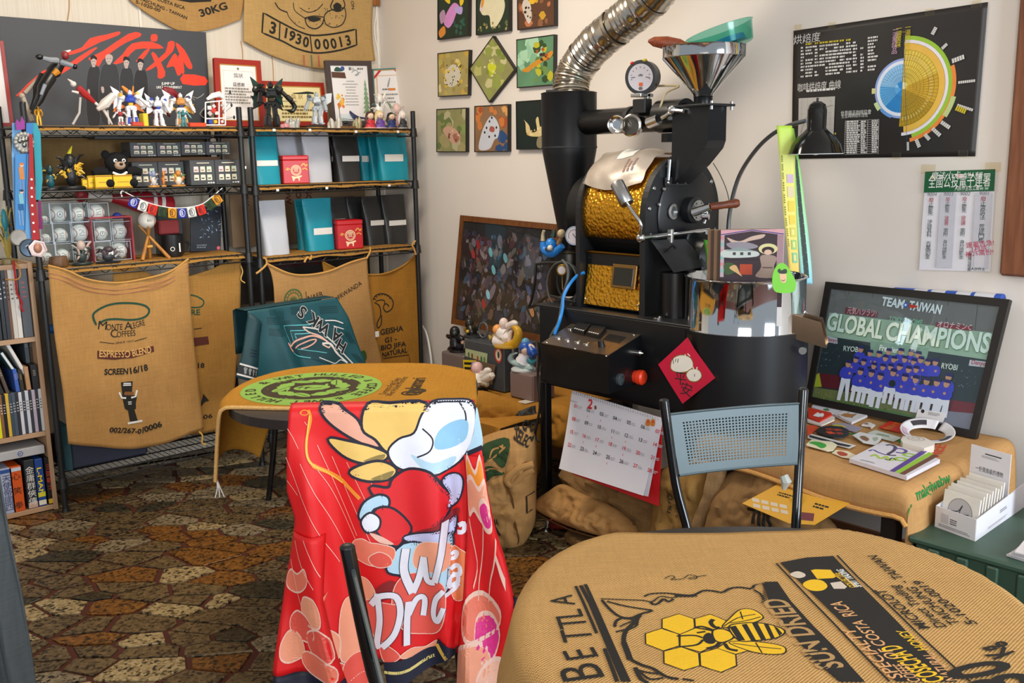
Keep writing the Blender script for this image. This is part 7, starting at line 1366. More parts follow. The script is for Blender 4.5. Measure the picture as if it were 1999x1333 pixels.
fig('white and orange figurine reclining in a golden crescent on the case',(990,680),2.80,zt,[('d',[(990,680)],.06,'#b08a2c','base'),('t',E8([(1060,350),(1240,360),(1330,270),(1340,130),(1240,40),(1120,40)]),[.012,.02,.02,.018,.012,.006],'#c99a1c','crescent'),('t',E8([(1010,130),(1080,160),(1160,190)]),[.024,.03,.022],'#e6ddd8','body'),('e',E8([(1010,110,-.01)]),(.024,.022,.024),'#e8a05a','hair'),('e',E8([(1110,10)]),(.022,.02,.026),'#e3cfc8','head'),('t',E8([(1080,170),(1140,240),(1090,300)]),[.03,.026,.01],'#efe6e2','dress'),('t',E8([(1000,290),(1060,300),(1160,320)]),[.03,.026,.012],'#e9e0da','train'),('t',E8([(960,200),(900,260),(880,200)]),[.008,.008,.005],'#b99a4a','staff'),('t',E8([(1180,60),(1280,10),(1330,20)]),[.016,.016,.006],'#e0d6d0','veil'),('t',E8([(1200,330),(1210,200),(1240,120)]),[.008,.010,.006],'#e5d5c8','leg')])
fig('blue haired figurine with swirling pale water base on the right grey box',(1020,720),2.80,z2,[('d',[(1022,726)],.055,'#c9d2d2','base'),('t',E8([(1320,780),(1450,770),(1540,730),(1450,680),(1290,650),(1220,590),(1240,520),(1330,490)]),[.012,.022,.02,.014,.014,.014,.008,.003],'#a9c0c0','water_swirl'),('t',E8([(1440,620),(1460,560),(1470,500)]),[.038,.028,.02],'#dcdce4','body'),('e',E8([(1470,440,-.01)]),(.022,.02,.024),'#e2bfa6','face'),('e',E8([(1475,395)]),(.034,.03,.028),'#1f55b0','hair'),('e',E8([(1465,325)]),(.02,.018,.022),'#5a9ac0','hair_bun'),('t',E8([(1540,400),(1580,480),(1620,540)]),[.02,.026,.016],'#1d4fa8','hair_tail'),('t',E8([(1500,370),(1570,390),(1590,440),(1570,500)]),[.010,.010,.010,.006],'#e5cfc0','arm'),('t',E8([(1420,530),(1370,530)]),[.010,.008],'#e0c8b8','arm'),('t',E8([(1520,600),(1580,640),(1640,600)]),[.014,.012,.004],'#2f7f8f','ribbon')])
fig('pale pink and white figurine with flowing ribbons in front of the case',(925,755),2.70,.421,[('d',[(927,757)],.06,'#22242a','base'),('t',E8([(690,930),(690,860),(690,800)]),[.05,.036,.02],'#d9d2c8','dress'),('e',E8([(680,740)]),(.028,.026,.03),'#e0b8b4','head'),('e',E8([(640,720)]),(.018,.02,.026),'#8a7a9a','hair'),('t',E8([(640,760),(600,860),(580,980)]),[.018,.02,.014],'#c96a3a','cape'),('t',E8([(720,900),(800,860),(840,780),(900,770)]),[.016,.018,.016,.006],'#e6e0d6','ribbon'),('t',E8([(740,930),(840,900),(920,860),(910,920)]),[.018,.018,.016,.006],'#ddd5ca','ribbon'),('t',E8([(700,980),(720,1030)]),[.018,.008],'#cfd2d8','leg'),('t',E8([(740,820),(780,800)]),[.010,.008],'#e0cfc4','arm'),('t',E8([(760,960),(830,990),(820,1030)]),[.02,.016,.008],'#b5aa92','train'),('t',E8([(560,960),(560,1010)]),[.02,.014],'#262a33','dark_block')])
fig('blue and cream spiky figurine perched on the rim of the chaff bin',(1078,496),2.715,1.088,[('t',[(1060,472),(1064,488),(1080,494),(1098,480)],[.012,.018,.02,.012],'#1f78cc','blue_coil'),('e',[(1076,476)],(.024,.022,.024),'#2585da','body'),('e',[(1074,484,-.02)],(.012,.012,.012),'#ded6c4','face'),('t',[(1060,470),(1060,458),(1062,450)],[.010,.007,.006],'#b8a888','horn'),('e',[(1096,456)],(.018,.016,.018),'#b8a684','cream_puff'),('t',[(1090,476),(1096,464)],[.010,.008],'#8a6a4a','arm'),('t',[(1080,462),(1084,448)],[.012,.004],'#1f3a34','spike'),('d',[(1078,496)],.03,'#2a3a44','base')])
q=PZ(1030,785,.42); solo('paper_scrap',MB().box((q.x,q.y,.424),(.07,.05,.003),.001,T=None),Q('#cfc8ba',.8),'crumpled pale paper scrap at the near edge of the low table','paper',(q.x,q.y,.422))
# -- pillow shaped sacks
def pillow(label,pl,pts,bulge,m,seed=0,back=.5,wr=.022,name='jute_sack',seam=None,prints=None,edge=.004):
 out=cur([pl.px(*p) for p in pts]+[pl.px(*pts[0])],6)[:-1]; K=len(out); c=(sum(p[0] for p in out)/K,sum(p[1] for p in out)/K)
 def hf(u,v,r): return bulge*math.sqrt(max(0,1-r**2.4))+wr*(1.3*nz(u*9,v*9,seed)+.9*(abs(nz(u*16+v*7,v*16-u*5,seed+2))-.2)+.35*nz(u*45,v*45,seed))*(1-r**6)
 N_=22; mb=MB(); vs=[];uv=[]
 for sgn in(1,-1):
  for i in range(N_+1):
   r=i/N_
   for k in range(K):
    u,v=c[0]+(out[k][0]-c[0])*r,c[1]+(out[k][1]-c[1])*r; vs.append(pl.at(u,v,sgn*(hf(u,v,r) if sgn>0 else hf(u,v,r)*back)+ (edge if sgn>0 else 0))); uv.append((u,v))
 fs=[]
 for s_ in(0,1):
  b0=s_*(N_+1)*K
  for i in range(N_):
   for k in range(K):
    q=[b0+i*K+k,b0+(i+1)*K+k,b0+(i+1)*K+(k+1)%K,b0+i*K+(k+1)%K]; fs.append(q if s_==0 else q[::-1])
 for k in range(K): fs.append([N_*K+k,(2*N_+1)*K+k,(2*N_+1)*K+(k+1)%K,N_*K+(k+1)%K])
 mb.add(vs,fs,0,True,uv); p0=pl.at(*c); lo=min(x.z for x in vs); t=thing(name,label,'jute sack',(p0.x,p0.y,max(0,lo))); mb.mk('cloth',m,t)
 if seam:
  for s_ in seam: MB().tb(cur([tuple(pl.at(*pl.px(*p),hfpx(pl,out,c,hf,p)+.004)) for p in s_],4),.0035,6).mk('seam',Q('#6e4a22',.9),t)
 if prints:
  P=Pn(lambda u,v,n:pl.at(u,v,hfuv(out,c,hf,u,v)+edge+n),.005,.0002,.02); prints(P,pl.px); P.mk('printed_text',t)
 return t
def rad(out,c,u,v):
 a=math.atan2(v-c[1],u-c[0]); d=math.hypot(u-c[0],v-c[1]); best=1e-6
 for k in range(len(out)):
  p,q=out[k],out[(k+1)%len(out)]; ax,ay,bx_,by=p[0]-c[0],p[1]-c[1],q[0]-c[0],q[1]-c[1]; den=(bx_-ax)*sin(a)-(by-ay)*cos(a)
  if abs(den)<1e-12: continue
  s=(ay*cos(a)-ax*sin(a))/den
  if -1e-6<=s<=1+1e-6:
   t=(ax+(bx_-ax)*s)*cos(a)+(ay+(by-ay)*s)*sin(a)
   if t>best: best=t
 return min(1,d/best)
def hfuv(out,c,hf,u,v): return hf(u,v,rad(out,c,u,v))
def hfpx(pl,out,c,hf,p): u,v=pl.px(*p); return hfuv(out,c,hf,u,v)
def leafprint(P,px):
 G=Q('#27421f',.9,0,.15,150)
 e=lambda L:[px(900+x/4.04,760+y/4.04) for x,y in L]
 P.pg(e(blob([(165,420),(240,375),(380,350),(365,480),(330,545),(240,480),(180,520)],3)),G); P.pg(e(blob([(180,560),(250,540),(350,585),(260,610),(190,660)],3)),G); LT=Q('#b5854a',.9)
 for L in ([(175,535),(260,480),(350,400)],[(180,580),(260,555),(330,575)],[(230,480),(250,430),(300,410)]): P.ln(e(cur(L,4)),.006,LT)
 P.pg(e([(300,400),(335,385),(335,420)]),LT); P.sn('"SELEC"',*e([(395,335),(540,415)]),.035,INK,.03); P.sn('C-O',*e([(475,295),(580,325)]),.035,INK,.03); P.ln(e([(580,765),(515,770),(520,905),(560,890)]),.005,INK); P.sn('A',*e([(255,1060),(300,1055)]),.04,INK,.03); P.sn('MA',*e([(250,980),(300,978)]),.028,INK,.03)
fp=facing(V((2.34,2.70,0))); fp=Plane(PZ(985,1076,0)+FH*.10,UH,VZ)
fpb=Plane(PZ(985,1040,0)+FH*.26,UH,VZ)
pillow('amber sack of coffee behind the leaf printed sack, topped by a dark printed band',fpb,[(905,830),(925,765),(985,775),(1040,800),(1060,840),(1050,930),(1000,960),(920,950)],.07,JM4,3,.6,prints=lambda P,px:(P.pg([px(980,838),px(1012,797),px(1046,790),px(1046,815)],Q('#4a4a44',.9)),P.sn('PERU',px(1012,817),px(1058,806),.035,INK,.03)))
pillow('full coffee sack with green leaf print and black lettering next to the red jersey',fp,[(905,900),(925,862),(985,838),(1035,835),(1048,880),(1047,960),(1046,1010),(1030,1050),(1000,1072),(960,1066),(925,1040),(905,980)],.12,JM3,5,.8,seam=[[(1035,900),(1005,895),(988,920),(1000,950),(1006,1000),(1012,1040),(995,1068)]],prints=leafprint)
q=[tuple(fp.at(*fp.px(*p),.13)) for p in((1040,885),(1010,895),(990,915),(1000,925),(1020,905),(1040,895))]; MB().tb(cur(q,5),[.012]*26,8).mk('rolled_mouth',JM3,D.objects['jute_sack.001'])
pX=lambda X:Plane((X,0,0),(0,-1,0),(0,0,1))
pillow('small upright brown sack inside the cart behind its front leg',pX(2.72),[(1062,800),(1075,788),(1105,793),(1122,815),(1118,870),(1080,870),(1058,862)],.06,JM4,9,.5)
pt_=thing('metal_pot','dark glossy metal pot on the lower shelf of the cart','pot',(2.72,2.52,.146)); MB().lat([(0,0),(.10,0),(.115,.02),(.12,.17),(.123,.175),(.115,.175),(.11,.03),(0,.02)],(2.70,2.50,.146),32).mk('pot_body',Q('#4a5154',.22,.7,.05),pt_); MB().ell((2.59,2.47,.235),(.008,.008,.008),8).mk('rivet',CHROME,pt_)
pl=Plane((2.46,2.4,.25),(0,-1,0),V((.28,0,1)))
pillow('folded pale sack with a stitched hem hanging out under the cart',pl,[(1035,985),(1070,960),(1100,945),(1140,965),(1190,985),(1225,1010),(1245,1035),(1225,1055),(1180,1048),(1120,1030),(1075,1010)],.05,JM3,11,.5,.03,seam=[[(1040,998),(1075,1016),(1120,1036),(1180,1052),(1222,1054)],[(1240,1020),(1228,1050)]])
pl=Plane((2.55,2.3,.25),(0,-1,0),V((.2,0,1)))
pillow('large brown sack slumped on the cart shelf behind the calendar',pl,[(1096,925),(1120,905),(1200,930),(1290,960),(1335,900),(1345,980),(1340,1060),(1280,1065),(1230,1030),(1170,985),(1120,965)],.09,fabric('#8c6d46'),13,.5,.03)
pl=Plane((2.50,2.3,.1),(0,-1,0),V((.15,0,1)))
pillow('lowest folded sack lying on the floor under the cart',pl,[(1105,1050),(1115,1035),(1180,1055),(1240,1050),(1300,1060),(1330,1075),(1290,1110),(1200,1112),(1150,1085)],.06,fabric('#96744c'),15,.5,.026)
q=PX(1090,1045,2.56); solo('red_cloth_scrap',MB().ell((q.x,q.y,.02),(.035,.05,.018),12),Q('#8a1f1c',.8,0,.2,60,.8),'dark red cloth scrap on the floor under the cart','cloth',(q.x,q.y,.002))
# sacks at right below the cooling tray
pl=Plane((2.44,1.9,.3),(0,-1,0),V((.12,0,1)))
def txt1(P,px): P.sn('TILTOP',px(1332,1000),px(1335,955),.02,INK,.02); P.sn('VOM',px(1350,1005),px(1352,975),.018,INK,.02)
pillow('brown sack with black lettering standing behind the perforated chair back',pl,[(1285,930),(1310,905),(1360,900),(1395,915),(1392,980),(1385,1050),(1330,1080),(1280,1060)],.06,fabric('#92713f'),17,.5,.026,prints=txt1)
pl=Plane((2.40,1.7,.3),(0,-1,0),V((.1,0,1)))
pillow('narrow folded sack edge hanging between the two sacks under the tray',pl,[(1390,905),(1420,905),(1405,960),(1380,1010),(1368,1060),(1345,1060),(1358,1005),(1378,960)],.022,fabric('#9c7e58'),19,.6,.006)
pl=Plane((2.42,1.5,.3),(0,-1,0),V((.25,0,1)))
def txt2(P,px): P.sn('TIII',px(1483,1018),px(1535,1030),.045,INK,.03)
pillow('broad jute sack with tall black letters under the side table edge',pl,[(1398,960),(1420,925),(1490,905),(1540,925),(1600,990),(1640,1050),(1560,1075),(1480,1080),(1390,1080),(1378,1040)],.07,fabric('#94724a'),21,.4,.026,prints=txt2)
# yellow printed leaflet
pl=Plane(PX(1540,1000,2.33),(0,-1,0),V((.85,0,.5))); t=thing('yellow_leaflet','yellow printed leaflet with small pictures lying on the jute sack','leaflet',pl.at(0,0)); pts=[pl.px(*p) for p in((1449,983),(1525,942),(1560,950),(1672,975),(1590,1025),(1540,1022))]; m=MB(); m.pri(pts,0,.0015,pl.at); m.mk('sheet',Q('#d39a1e',.5,0,.05),t); P=Pn(pl.at,.0018)
for r_ in range(2):
 for c_ in range(4): x,y=1468+c_*18+r_*2,972+r_*11+c_*4; P.pg([pl.px(x,y),pl.px(x+14,y+3),pl.px(x+15,y+10),pl.px(x+1,y+7)],Q('#cfc0a8'))
P.pg([pl.px(*p) for p in((1563,1000),(1590,1003),(1588,1018),(1560,1015))],Q('#6a2a34')); P.ls(*pl.px(1520,963),.06,2,.005,INK); P.ls(*pl.px(1590,985),.05,2,.006,INK); P.mk('leaflet_print',t)
q=PX(1545,930,2.45); 
solo('plastic_wrapper',MB().tb([tuple(PX(*p,2.36)) for p in((1530,928),(1535,940),(1530,955))],[.012,.016,.006],8),Q('#b9c0ba',.3),'small pale crumpled wrapper under the side table cloth hem','wrapper',PX(1532,955,2.36))
# -- calendar and red paper on the roaster
q=Quad(PX(1097,915,2.36),PX(1258,968,2.36),PX(1290,815,2.44),PX(1118,762,2.44)); q.c[1]=PX(1262,968,2.36); f=q.m(); w,h=q.w,q.hh; t=thing('wall_calendar','spiral wall calendar with a red backing hanging from the control box','calendar',q.at(.5,0)); RDB=Q('#d41f26',.5)
rq=[PX(1116,925,2.375),PX(1285,988,2.375),PX(1292,815,2.452),PX(1119,764,2.452)]; m=MB(); nn=q.n*.003; m.add([p-nn for p in rq]+[p-nn*1.8 for p in rq],[[0,1,2,3],[7,6,5,4],[0,4,5,1],[1,5,6,2],[2,6,7,3],[3,7,4,0]]); m.mk('backing_board',RDB,t)
for k in range(3): m=MB().gr(lambda a,b:f(a*w*(1+.012*k),h*(1-b),.004-.002*k+.012*(b**3)*(1 if k==0 else .6-.2*k)),10,10); m.mk('page',Q('#dedce4',.6,0,.015),t)
fc=lambda x,y,n=0:f(x,y,.0045+.012*((1-y/h)**3)+n); P=Pn(fc,.0006); cb=lambda x,y:q.px(1000+x/4,560+y/4); K_=Q('#25252c'); RD2=Q('#cf2a34'); GY=Q('#b5b2bc')
P.tx('2',*cb(610,948),.032,RD2,bold=.03); P.ls(*cb(462,892),.045,1,.004,GY); P.pg(blob([cb(648,930),cb(662,930),cb(662,955),cb(648,955)],3),Q('#8a4a2a'))
u0=w*.035; du=w*.155; v0=h*.80; dv=h*.165
for i in range(28):
 r_,c_=divmod(i,7); x=u0+du*c_+du*.25; y=v0-dv*r_; m_=RD2 if c_==0 or i+1 in(7,14,16,17,18,19,20,21,27,28) else K_
 P.tx('%02d'%(i+1),x,y,.013,m_,bold=.015); P.ls(x+.013,y+.006,.02,2,.0035,GY,1.6)
 if i in(1,2,11,10,15,16,18,24): P.rc(x-.001,y-.02,x+.001,y-.013,RD2)
for k in range(2): x,y=cb(1062+38*k,1060); P.pg(blob([(x-.008,y-.01),(x-.008,y+.008),(x,y+.013),(x+.008,y+.008),(x+.008,y-.01)],3),Q('#d07a2c')); P.ds(x,y+.003,.004,Q('#c83a2a'),n=8)
P.mk('calendar_print',t); sp=MB()
for k in range(38): s=(k+.5)/38; c_=q.at(s,.985); a_=q.c[1]-q.c[0]; a_.normalize(); b_=q.n; z_=(q.c[3]-q.c[0]).normalized(); sp.tb([c_+z_*.006*sin(an)+b_*(.004+.006*cos(an)) for an in [j*pi/3 for j in range(6)]],.0008,4,closed=True)
o=sp.mk('spiral_wire',STEEL,t); o['kind']='stuff'
pl=Plane((2.462,1.95,0),(.08,-1,0),(0,0,1)); t=thing('red_paper_charm','red diamond paper with two white round buns taped on the roaster','paper charm',pl.at(*pl.px(1340,720))); e=lambda L:[pl.px(1000+x/4,560+y/4) for x,y in L]
dm=e([(1370,392),(1420,480),(1585,710),(1330,912),(1240,770),(1140,605),(1310,450)]); m=MB(); m.pri(dm,0,.0008,pl.at); m.mk('paper',Q('#c8163a',.55,0,.08,40,.2),t); P=Pn(pl.at,.0012); GDL=Q('#8a6a2a',.5)
for L in ([(1240,600),(1260,555),(1320,530),(1390,550),(1415,610),(1380,655),(1300,668),(1245,645)],[(1360,680),(1400,640),(1460,650),(1480,700),(1440,738),(1385,730)]):
 P.pg(e(blob(L,4)),Q('#e9e3d6')); P.ln(e(blob(L,4)),.003,GDL,True)
for L in ([(1280,560),(1275,585)],[(1298,560),(1292,592)],[(1255,555),(1262,600)],[(1425,680),(1425,700)]): P.ln(e(L),.0025,INK)
for L in ([(1370,520),(1390,540)],[(1350,525),(1355,540)],[(1410,620),(1418,640)],[(1445,625),(1442,645)]): P.ln(e(L),.004,Q('#e9e3d6'))
P.tx('平',*e([(1315,755)])[0],.035,INK); P.tx('安',*e([(1355,840)])[0],.035,INK,rot=-.15); P.mk('charm_print',t)
for i,(x,y) in enumerate(((1385,395),(1135,580),(1600,710))): p=e([(x,y)])[0]; m=MB(); m.pri([(p[0]-.008,p[1]-.01),(p[0]+.008,p[1]-.01),(p[0]+.008,p[1]+.01),(p[0]-.008,p[1]+.01)],.001,.0015,pl.at); m.mk('tape',glass(.2,'#fdfaf2'),t)
# == side table by the wall with prints and stickers
ZT_=.57
stb=thing('side_table','low dark side table under a jute cloth against the right wall','table',(2.78,1.5,0)); MB().box((2.78,1.52,.552),(.62,.62,.022),.004).mk('table_top',Q('#2c221b',.5),stb)
for x in(2.50,3.06):
 for y in(1.24,1.79): MB().box((x,y,.27),(.045,.045,.54),.004).mk('leg',Q('#241c17',.5),stb)
CJ=fabric('#b58a58'); 
x0,x1,y0,y1=2.44,3.10,1.185,1.84
def stf(u,v,n=0):
 """u along -Y (0 at left end), v along +X from the front hem; right side drapes down"""
 L=y1-y0; b=.035
 x=x0+v; y=y1-u; z=ZT_+.0015*nz(u*12,v*12,4)
 nx,ny,nz_=0,0,1
 if u>L:
  e=u-L; a=min(e/b,pi/2); y=y0-b*sin(a)-.05*max(0,e-b*1.57)*1.0; z-=b*(1-cos(a))+max(0,e-b*1.57); y-=.012*sin(v*22+1)*min(1,e/.15); ny,nz_=-sin(a),cos(a)
 if v<0:
  e=-v; a=min(e/b,pi/2); x=x0-b*sin(a)-.0*e; z-=b*(1-cos(a))+max(0,e-b*1.57); nx,nz_=-sin(a),cos(a)*nz_
 return V((x+nx*n,y+ny*n,z+nz_*n))
m=MB(); m.gr(lambda a,b:stf(-.02+1.00*a,(-.095+.012*sin(a*9))+(.74)*b),60,40,uvf=lambda a,b:(a,b*.74)); ct=thing('jute_cloth','jute sack cloth with green lettering draped over the side table','cloth',(2.75,1.5,ZT_)); o=m.mk('cloth',CJ,ct); sol(o,.004,-1)
m=MB(); hp=[tuple(stf(-.02+.72*k/30,-.095+.012*sin((-.02+.72*k/30)*9),.002)) for k in range(31)]; m.tb(hp,.007,7); m.mk('stitched_hem',Q('#cf9a55',.9,0,.25,120,.8),ct)
def suv(x,y): p=PZ(x,y,ZT_); return (y1-p.y,p.x-x0)
def suvR(x,y):  # photo point on the right drape
 p=PY(x,y,y0-.055); e=max(0,ZT_-.035-p.z)+.035*1.57; return (y1-y0+e,p.x-x0)
P=Pn(stf,.001,.00003,.02); GRN=Q('#1f7f3a',.9,0,.12,150); RDI=Q('#c9472a',.9,0,.12,150)
c=suv(1685,868); P.ring(c[0],c[1],.105,.118,GRN,sy=1.2); P.sn('MEE',suv(1832,893),suv(1848,870),.035,RDI,.02)
z_=lambda L:[suvR(1499+a/4,760+b/4) for a,b in L]
P.ln(z_(cur([(1090,920),(1110,850),(1150,760),(1165,780),(1140,850),(1100,900)],4)),.009,GRN); P.ln(z_(cur([(1100,800),(1150,830),(1120,870),(1160,880),(1130,920),(1095,910)],4)),.008,GRN); P.ds(*z_([(1172,858)])[0],.004,GRN,n=8)
P.sn('makgiwebw',*z_([(1215,840),(1495,640)]),.030,GRN,.02); P.sn('NKO',*z_([(1540,650),(1530,410)]),.045,Q('#2c4a34',.9),.02); P.mk('printed_text',ct)
# framed baseball photograph
q=Quad(PX(1572,785,3.0),PX(1905,857,3.0),PX(1972,585,3.13),PX(1613,550,3.13)); f=q.m(); w,h=q.w,q.hh; t=thing('framed_poster','black framed baseball team photograph leaning on the wall','picture',q.at(.5,0)); b=.024
for x0_,y0_,x1_,y1_ in((0,0,w,b),(0,h-b,w,h),(0,b,b,h-b),(w-b,b,w,h-b)): m=MB(); m.pri([(x0_,y0_),(x1_,y0_),(x1_,y1_),(x0_,y1_)],-.018,.006,f); m.mk('frame_side',FRM,t)
m=MB(); m.pri([(b,b),(w-b,b),(w-b,h-b),(b,h-b)],-.014,-.001,f); m.mk('backing',Q('#6d6862',.5,0,.1,6),t)
def F4(x,y): u,v=q.px(1499+x/4,530+y/4); return (min(w-b-.0005,max(b+.0005,u)),min(h-b-.0005,max(b+.0005,v)))
P=Pn(f,-.0006); fpz=lambda L:[F4(*p) for p in L]
P.pg(fpz([(505,80),(1815,255),(1770,500),(440,330)]),Q('#756e68',.5)); 
for x in(640,825,1010,1205,1410,1640): P.ln(fpz([(x,110+(x-500)*.13),(x-25,330+(x-500)*.13)]),.0025,Q('#4f4945',.5))
P.pg(fpz([(480,320),(1755,480),(1715,690),(440,500)]),Q('#a3b596',.5)); P.pg(fpz([(440,500),(1715,690),(1610,1130),(350,930)]),Q('#2e3536',.5)); P.pg(fpz([(800,540),(1260,600),(1230,720),(800,660)]),Q('#8fa58a',.5))
P.pg(fpz([(380,790),(560,810),(560,920),(400,900)]),Q('#6b1f24',.5)); P.pg(fpz([(1420,1000),(1640,1030),(1610,1110),(1420,1090)]),Q('#7a2328',.5)); P.pg(fpz([(600,900),(1450,1010),(1420,1090),(600,960)]),Q('#5a1f22',.5)); P.pg(fpz([(350,800),(400,790),(420,900),(350,900)]),Q('#b9b52a',.5))
P.pg(fpz([(340,900),(700,950),(1200,1060),(1180,1160),(340,1010)]),Q('#7d7a44',.5)); P.pg(fpz([(340,970),(800,1050),(1180,1130),(1170,1160),(330,1010)]),Q('#5f7a3c',.5)); P.pg(fpz([(1180,1070),(1620,1110),(1590,1250),(1150,1150)]),Q('#8a8088',.5))
r=random.Random(8)
for i in range(150): x=r.uniform(360,1180); P.ds(*F4(x,r.uniform(925,1010)+(x-340)*.12),.0022*r.uniform(.6,1.4),mat(r.choice(('#a39a54','#6b6a34','#8f8848')),.5),n=5)
for i in range(60): x=r.choice((r.uniform(420,560),r.uniform(1350,1660))); P.ds(*F4(x,r.uniform(560,760)+(150 if x>1000 else 0)),.002,mat(r.choice(('#566068','#8a8f94','#3f4a4f')),.5),n=5)
for (x0_,y0_,x1_,y1_),c in (((610,280),(860,315),(850,360),(605,330)),'#7a2c34'),(((1320,395),(1605,430),(1595,465),(1310,435)),'#8a2f34'),(((455,500),(545,520),(545,565),(450,550)),'#c9c2c0'),(((1580,690),(1710,705),(1700,750),(1570,735)),'#c9c2c0'): P.pg(fpz([x0_,y0_,x1_,y1_]),mat(c,.5))
WT=Q('#eceae4',.5); P.sn('TEAM',F4(885,262),F4(1058,290),.030,WT,.03); P.sn('TAIWAN',F4(1098,296),F4(1350,333),.030,WT,.03); P.ds(*F4(1078,262),.008,Q('#3a62c8',.5),n=14); P.ds(*F4(1078,262),.004,WT,n=10); P.pg(fpz([(1105,255),(1170,268),(1170,285),(1110,285)]),Q('#d8351f',.5))
P.sn('TOKYO DOME',F4(945,388),F4(1205,420),.018,Q('#8fc29a',.5),.01); P.sn('元気ハツラツ!',F4(620,325),F4(845,352),.020,Q('#e2b8b8',.5)); P.sn('オロナミンC',F4(1325,432),F4(1590,458),.018,Q('#e8d0d0',.5))
for d_,c in ((6,'#4f7a3a'),(0,'#e6ead6')): P.sn('GLOBAL',F4(455+d_,448+d_),F4(890+d_,525+d_),.062,mat(c,.5),.03); P.sn('CHAMPIONS',F4(915+d_,530+d_),F4(1725+d_,635+d_),.062,mat(c,.5),.03)
for s_,a,b_,hh,c in (('RYOBI',(590,618),(715,630),.018,'#c9d0c4'),('RYOBI',(1355,755),(1480,772),.018,'#c9d0c4'),('Denyo',(460,540),(540,552),.012,'#b8324a'),('Denyo',(1590,722),(1700,738),.014,'#b8324a'),('Premier12',(870,615),(1060,645),.020,'#dfe4da'),('RYOBI',(860,985),(935,995),.012,'#c9a8a8')): P.sn(s_,F4(*a),F4(*b_),hh,mat(c,.5),.02)
BLU,SKN,WHT,CAPc=Q('#3a3fb0',.5),Q('#b8876a',.5),Q('#d9d6dc',.5),Q('#23245a',.5)
def player(x,y,s,sit=False,stand=False):
 u,v=F4(x,y); k=s*.001
 if sit: 
  for dx in(-9,8): P.pg([(u+(dx-6)*k,v-62*k),(u+(dx+5)*k,v-62*k),(u+(dx+6)*k,v-20*k),(u+(dx-5)*k,v-18*k)],WHT)
  P.pg([(u-17*k,v-34*k),(u+17*k,v-34*k),(u+15*k,v-14*k),(u-15*k,v-14*k)],WHT)
 if stand: P.pg([(u-14*k,v-80*k),(u-4*k,v-80*k),(u+2*k,v-30*k),(u+10*k,v-78*k),(u+18*k,v-78*k),(u+14*k,v-16*k),(u-12*k,v-16*k)],WHT)
 P.pg(blob([(u-17*k,v-18*k),(u-18*k,v+2*k),(u-8*k,v+12*k),(u+8*k,v+12*k),(u+18*k,v+2*k),(u+16*k,v-18*k)],2),BLU); P.ds(u,v+20*k,8*k,SKN,10*k,8); P.pg([(u-9*k,v+23*k),(u+10*k,v+22*k),(u+8*k,v+31*k),(u-7*k,v+31*k)],CAPc)
 P.ds(u+r.uniform(-10,10)*k,v-4*k,4*k,SKN,n=6)
for x,y in((720,660),(790,690),(860,700),(935,680),(1030,680),(1110,690),(1165,705),(910,730),(975,740),(1060,740),(1130,760),(1185,745),(1240,765),(1300,765)): player(x,y,1.15)
for x,y in((680,740),(740,760),(820,790),(890,800),(950,800),(1020,800),(1090,820),(1150,820)): player(x,y,1.15)
player(620,780,1.3,stand=True); player(1400,890,1.3,stand=True)
for x,y in((715,840),(800,855),(870,880),(970,850),(1060,890),(1145,905),(1230,920),(1310,930),(1385,940)): player(x,y,1.3,sit=True)
P.ds(*F4(975,875),.012,Q('#1d2a24',.4),n=12); P.mk('photo_print',t)
m=MB(); m.pri([(b,b),(w-b,b),(w-b,h-b),(b,h-b)],.002,.004,f); m.mk('glazing',glass(.02),t)
pts=fpz([(1180,1075),(1400,1105),(1370,1180),(1155,1150)]); m=MB(); m.pri(pts,.004,.005,f); m.mk('photo_caption_card',Q('#d6d4d6'),t); P=Pn(f,.0055); P.ds(*F4(1215,1092),.006,INK,n=14); P.ls(*F4(1260,1100),.04,3,.002,Q('#8a888c')); P.mk('caption_text',t)
# rolled blue white banner behind the frame
a,b_=PX(1640,556,3.175),PX(1962,574,3.185); rb=thing('rolled_banner','white and blue rolled banner lying behind the team photograph','banner',a); 
m=MB().cyl(PX(1624,566,3.172),PX(1958,588,3.172),.023,n=20); m.mk('roll',Q('#d9d9de',.5),rb); a_,b_=PX(1624,566,3.172),PX(1958,588,3.172); dx=b_-a_
for s0,s1 in((.40,.52),(.60,.62),(.70,.76),(.84,.86),(.965,1.0)): m=MB().cyl(a_+dx*s0,a_+dx*s1,.0235,n=20); m.mk('blue_band',Q('#2a55b8',.5),rb)
# flat prints on the table
class TopMap:
 @staticmethod
 def at(u,v,n=0): return V((v,-u,ZT_+.004+n))
 @staticmethod
 def px(x,y): p=PZ(x,y,ZT_+.004); return (-p.y,p.x)
T8=lambda L:[TopMap.px(1560+a/6.247,780+b/6.247) for a,b in L]
def card(name,label,cat,L,c,z0=0,th=.002,draw=None,curl=0):
 pts=T8(L); cx=(sum(p[0] for p in pts)/len(pts),sum(p[1] for p in pts)/len(pts)); t=thing(name,label,cat,TopMap.at(*cx,z0))
 m=MB(); m.pri(pts,z0,z0+th,TopMap.at); m.mk('card',mat(c,.5,0,.03),t)
 if draw: P=Pn(lambda u,v,n:TopMap.at(u,v,z0+th+n),.0005); draw(P); P.mk('card_print',t)
 return t
DG2=Q('#4a4a4e')
card('brochure','white brochure with grey lettering at the back left of the side table','brochure',[(150,110),(200,30),(550,100),(540,150),(420,200)],'#dad8de',.0,.006,lambda P:(P.sn('公民投票',*T8([(270,80),(380,95)]),.012,DG2),P.sn('連署',*T8([(390,98),(450,110)]),.012,DG2),P.pg(T8(blob([(290,140),(340,128),(370,150),(330,160)],3)),Q('#5a7a4a'))))
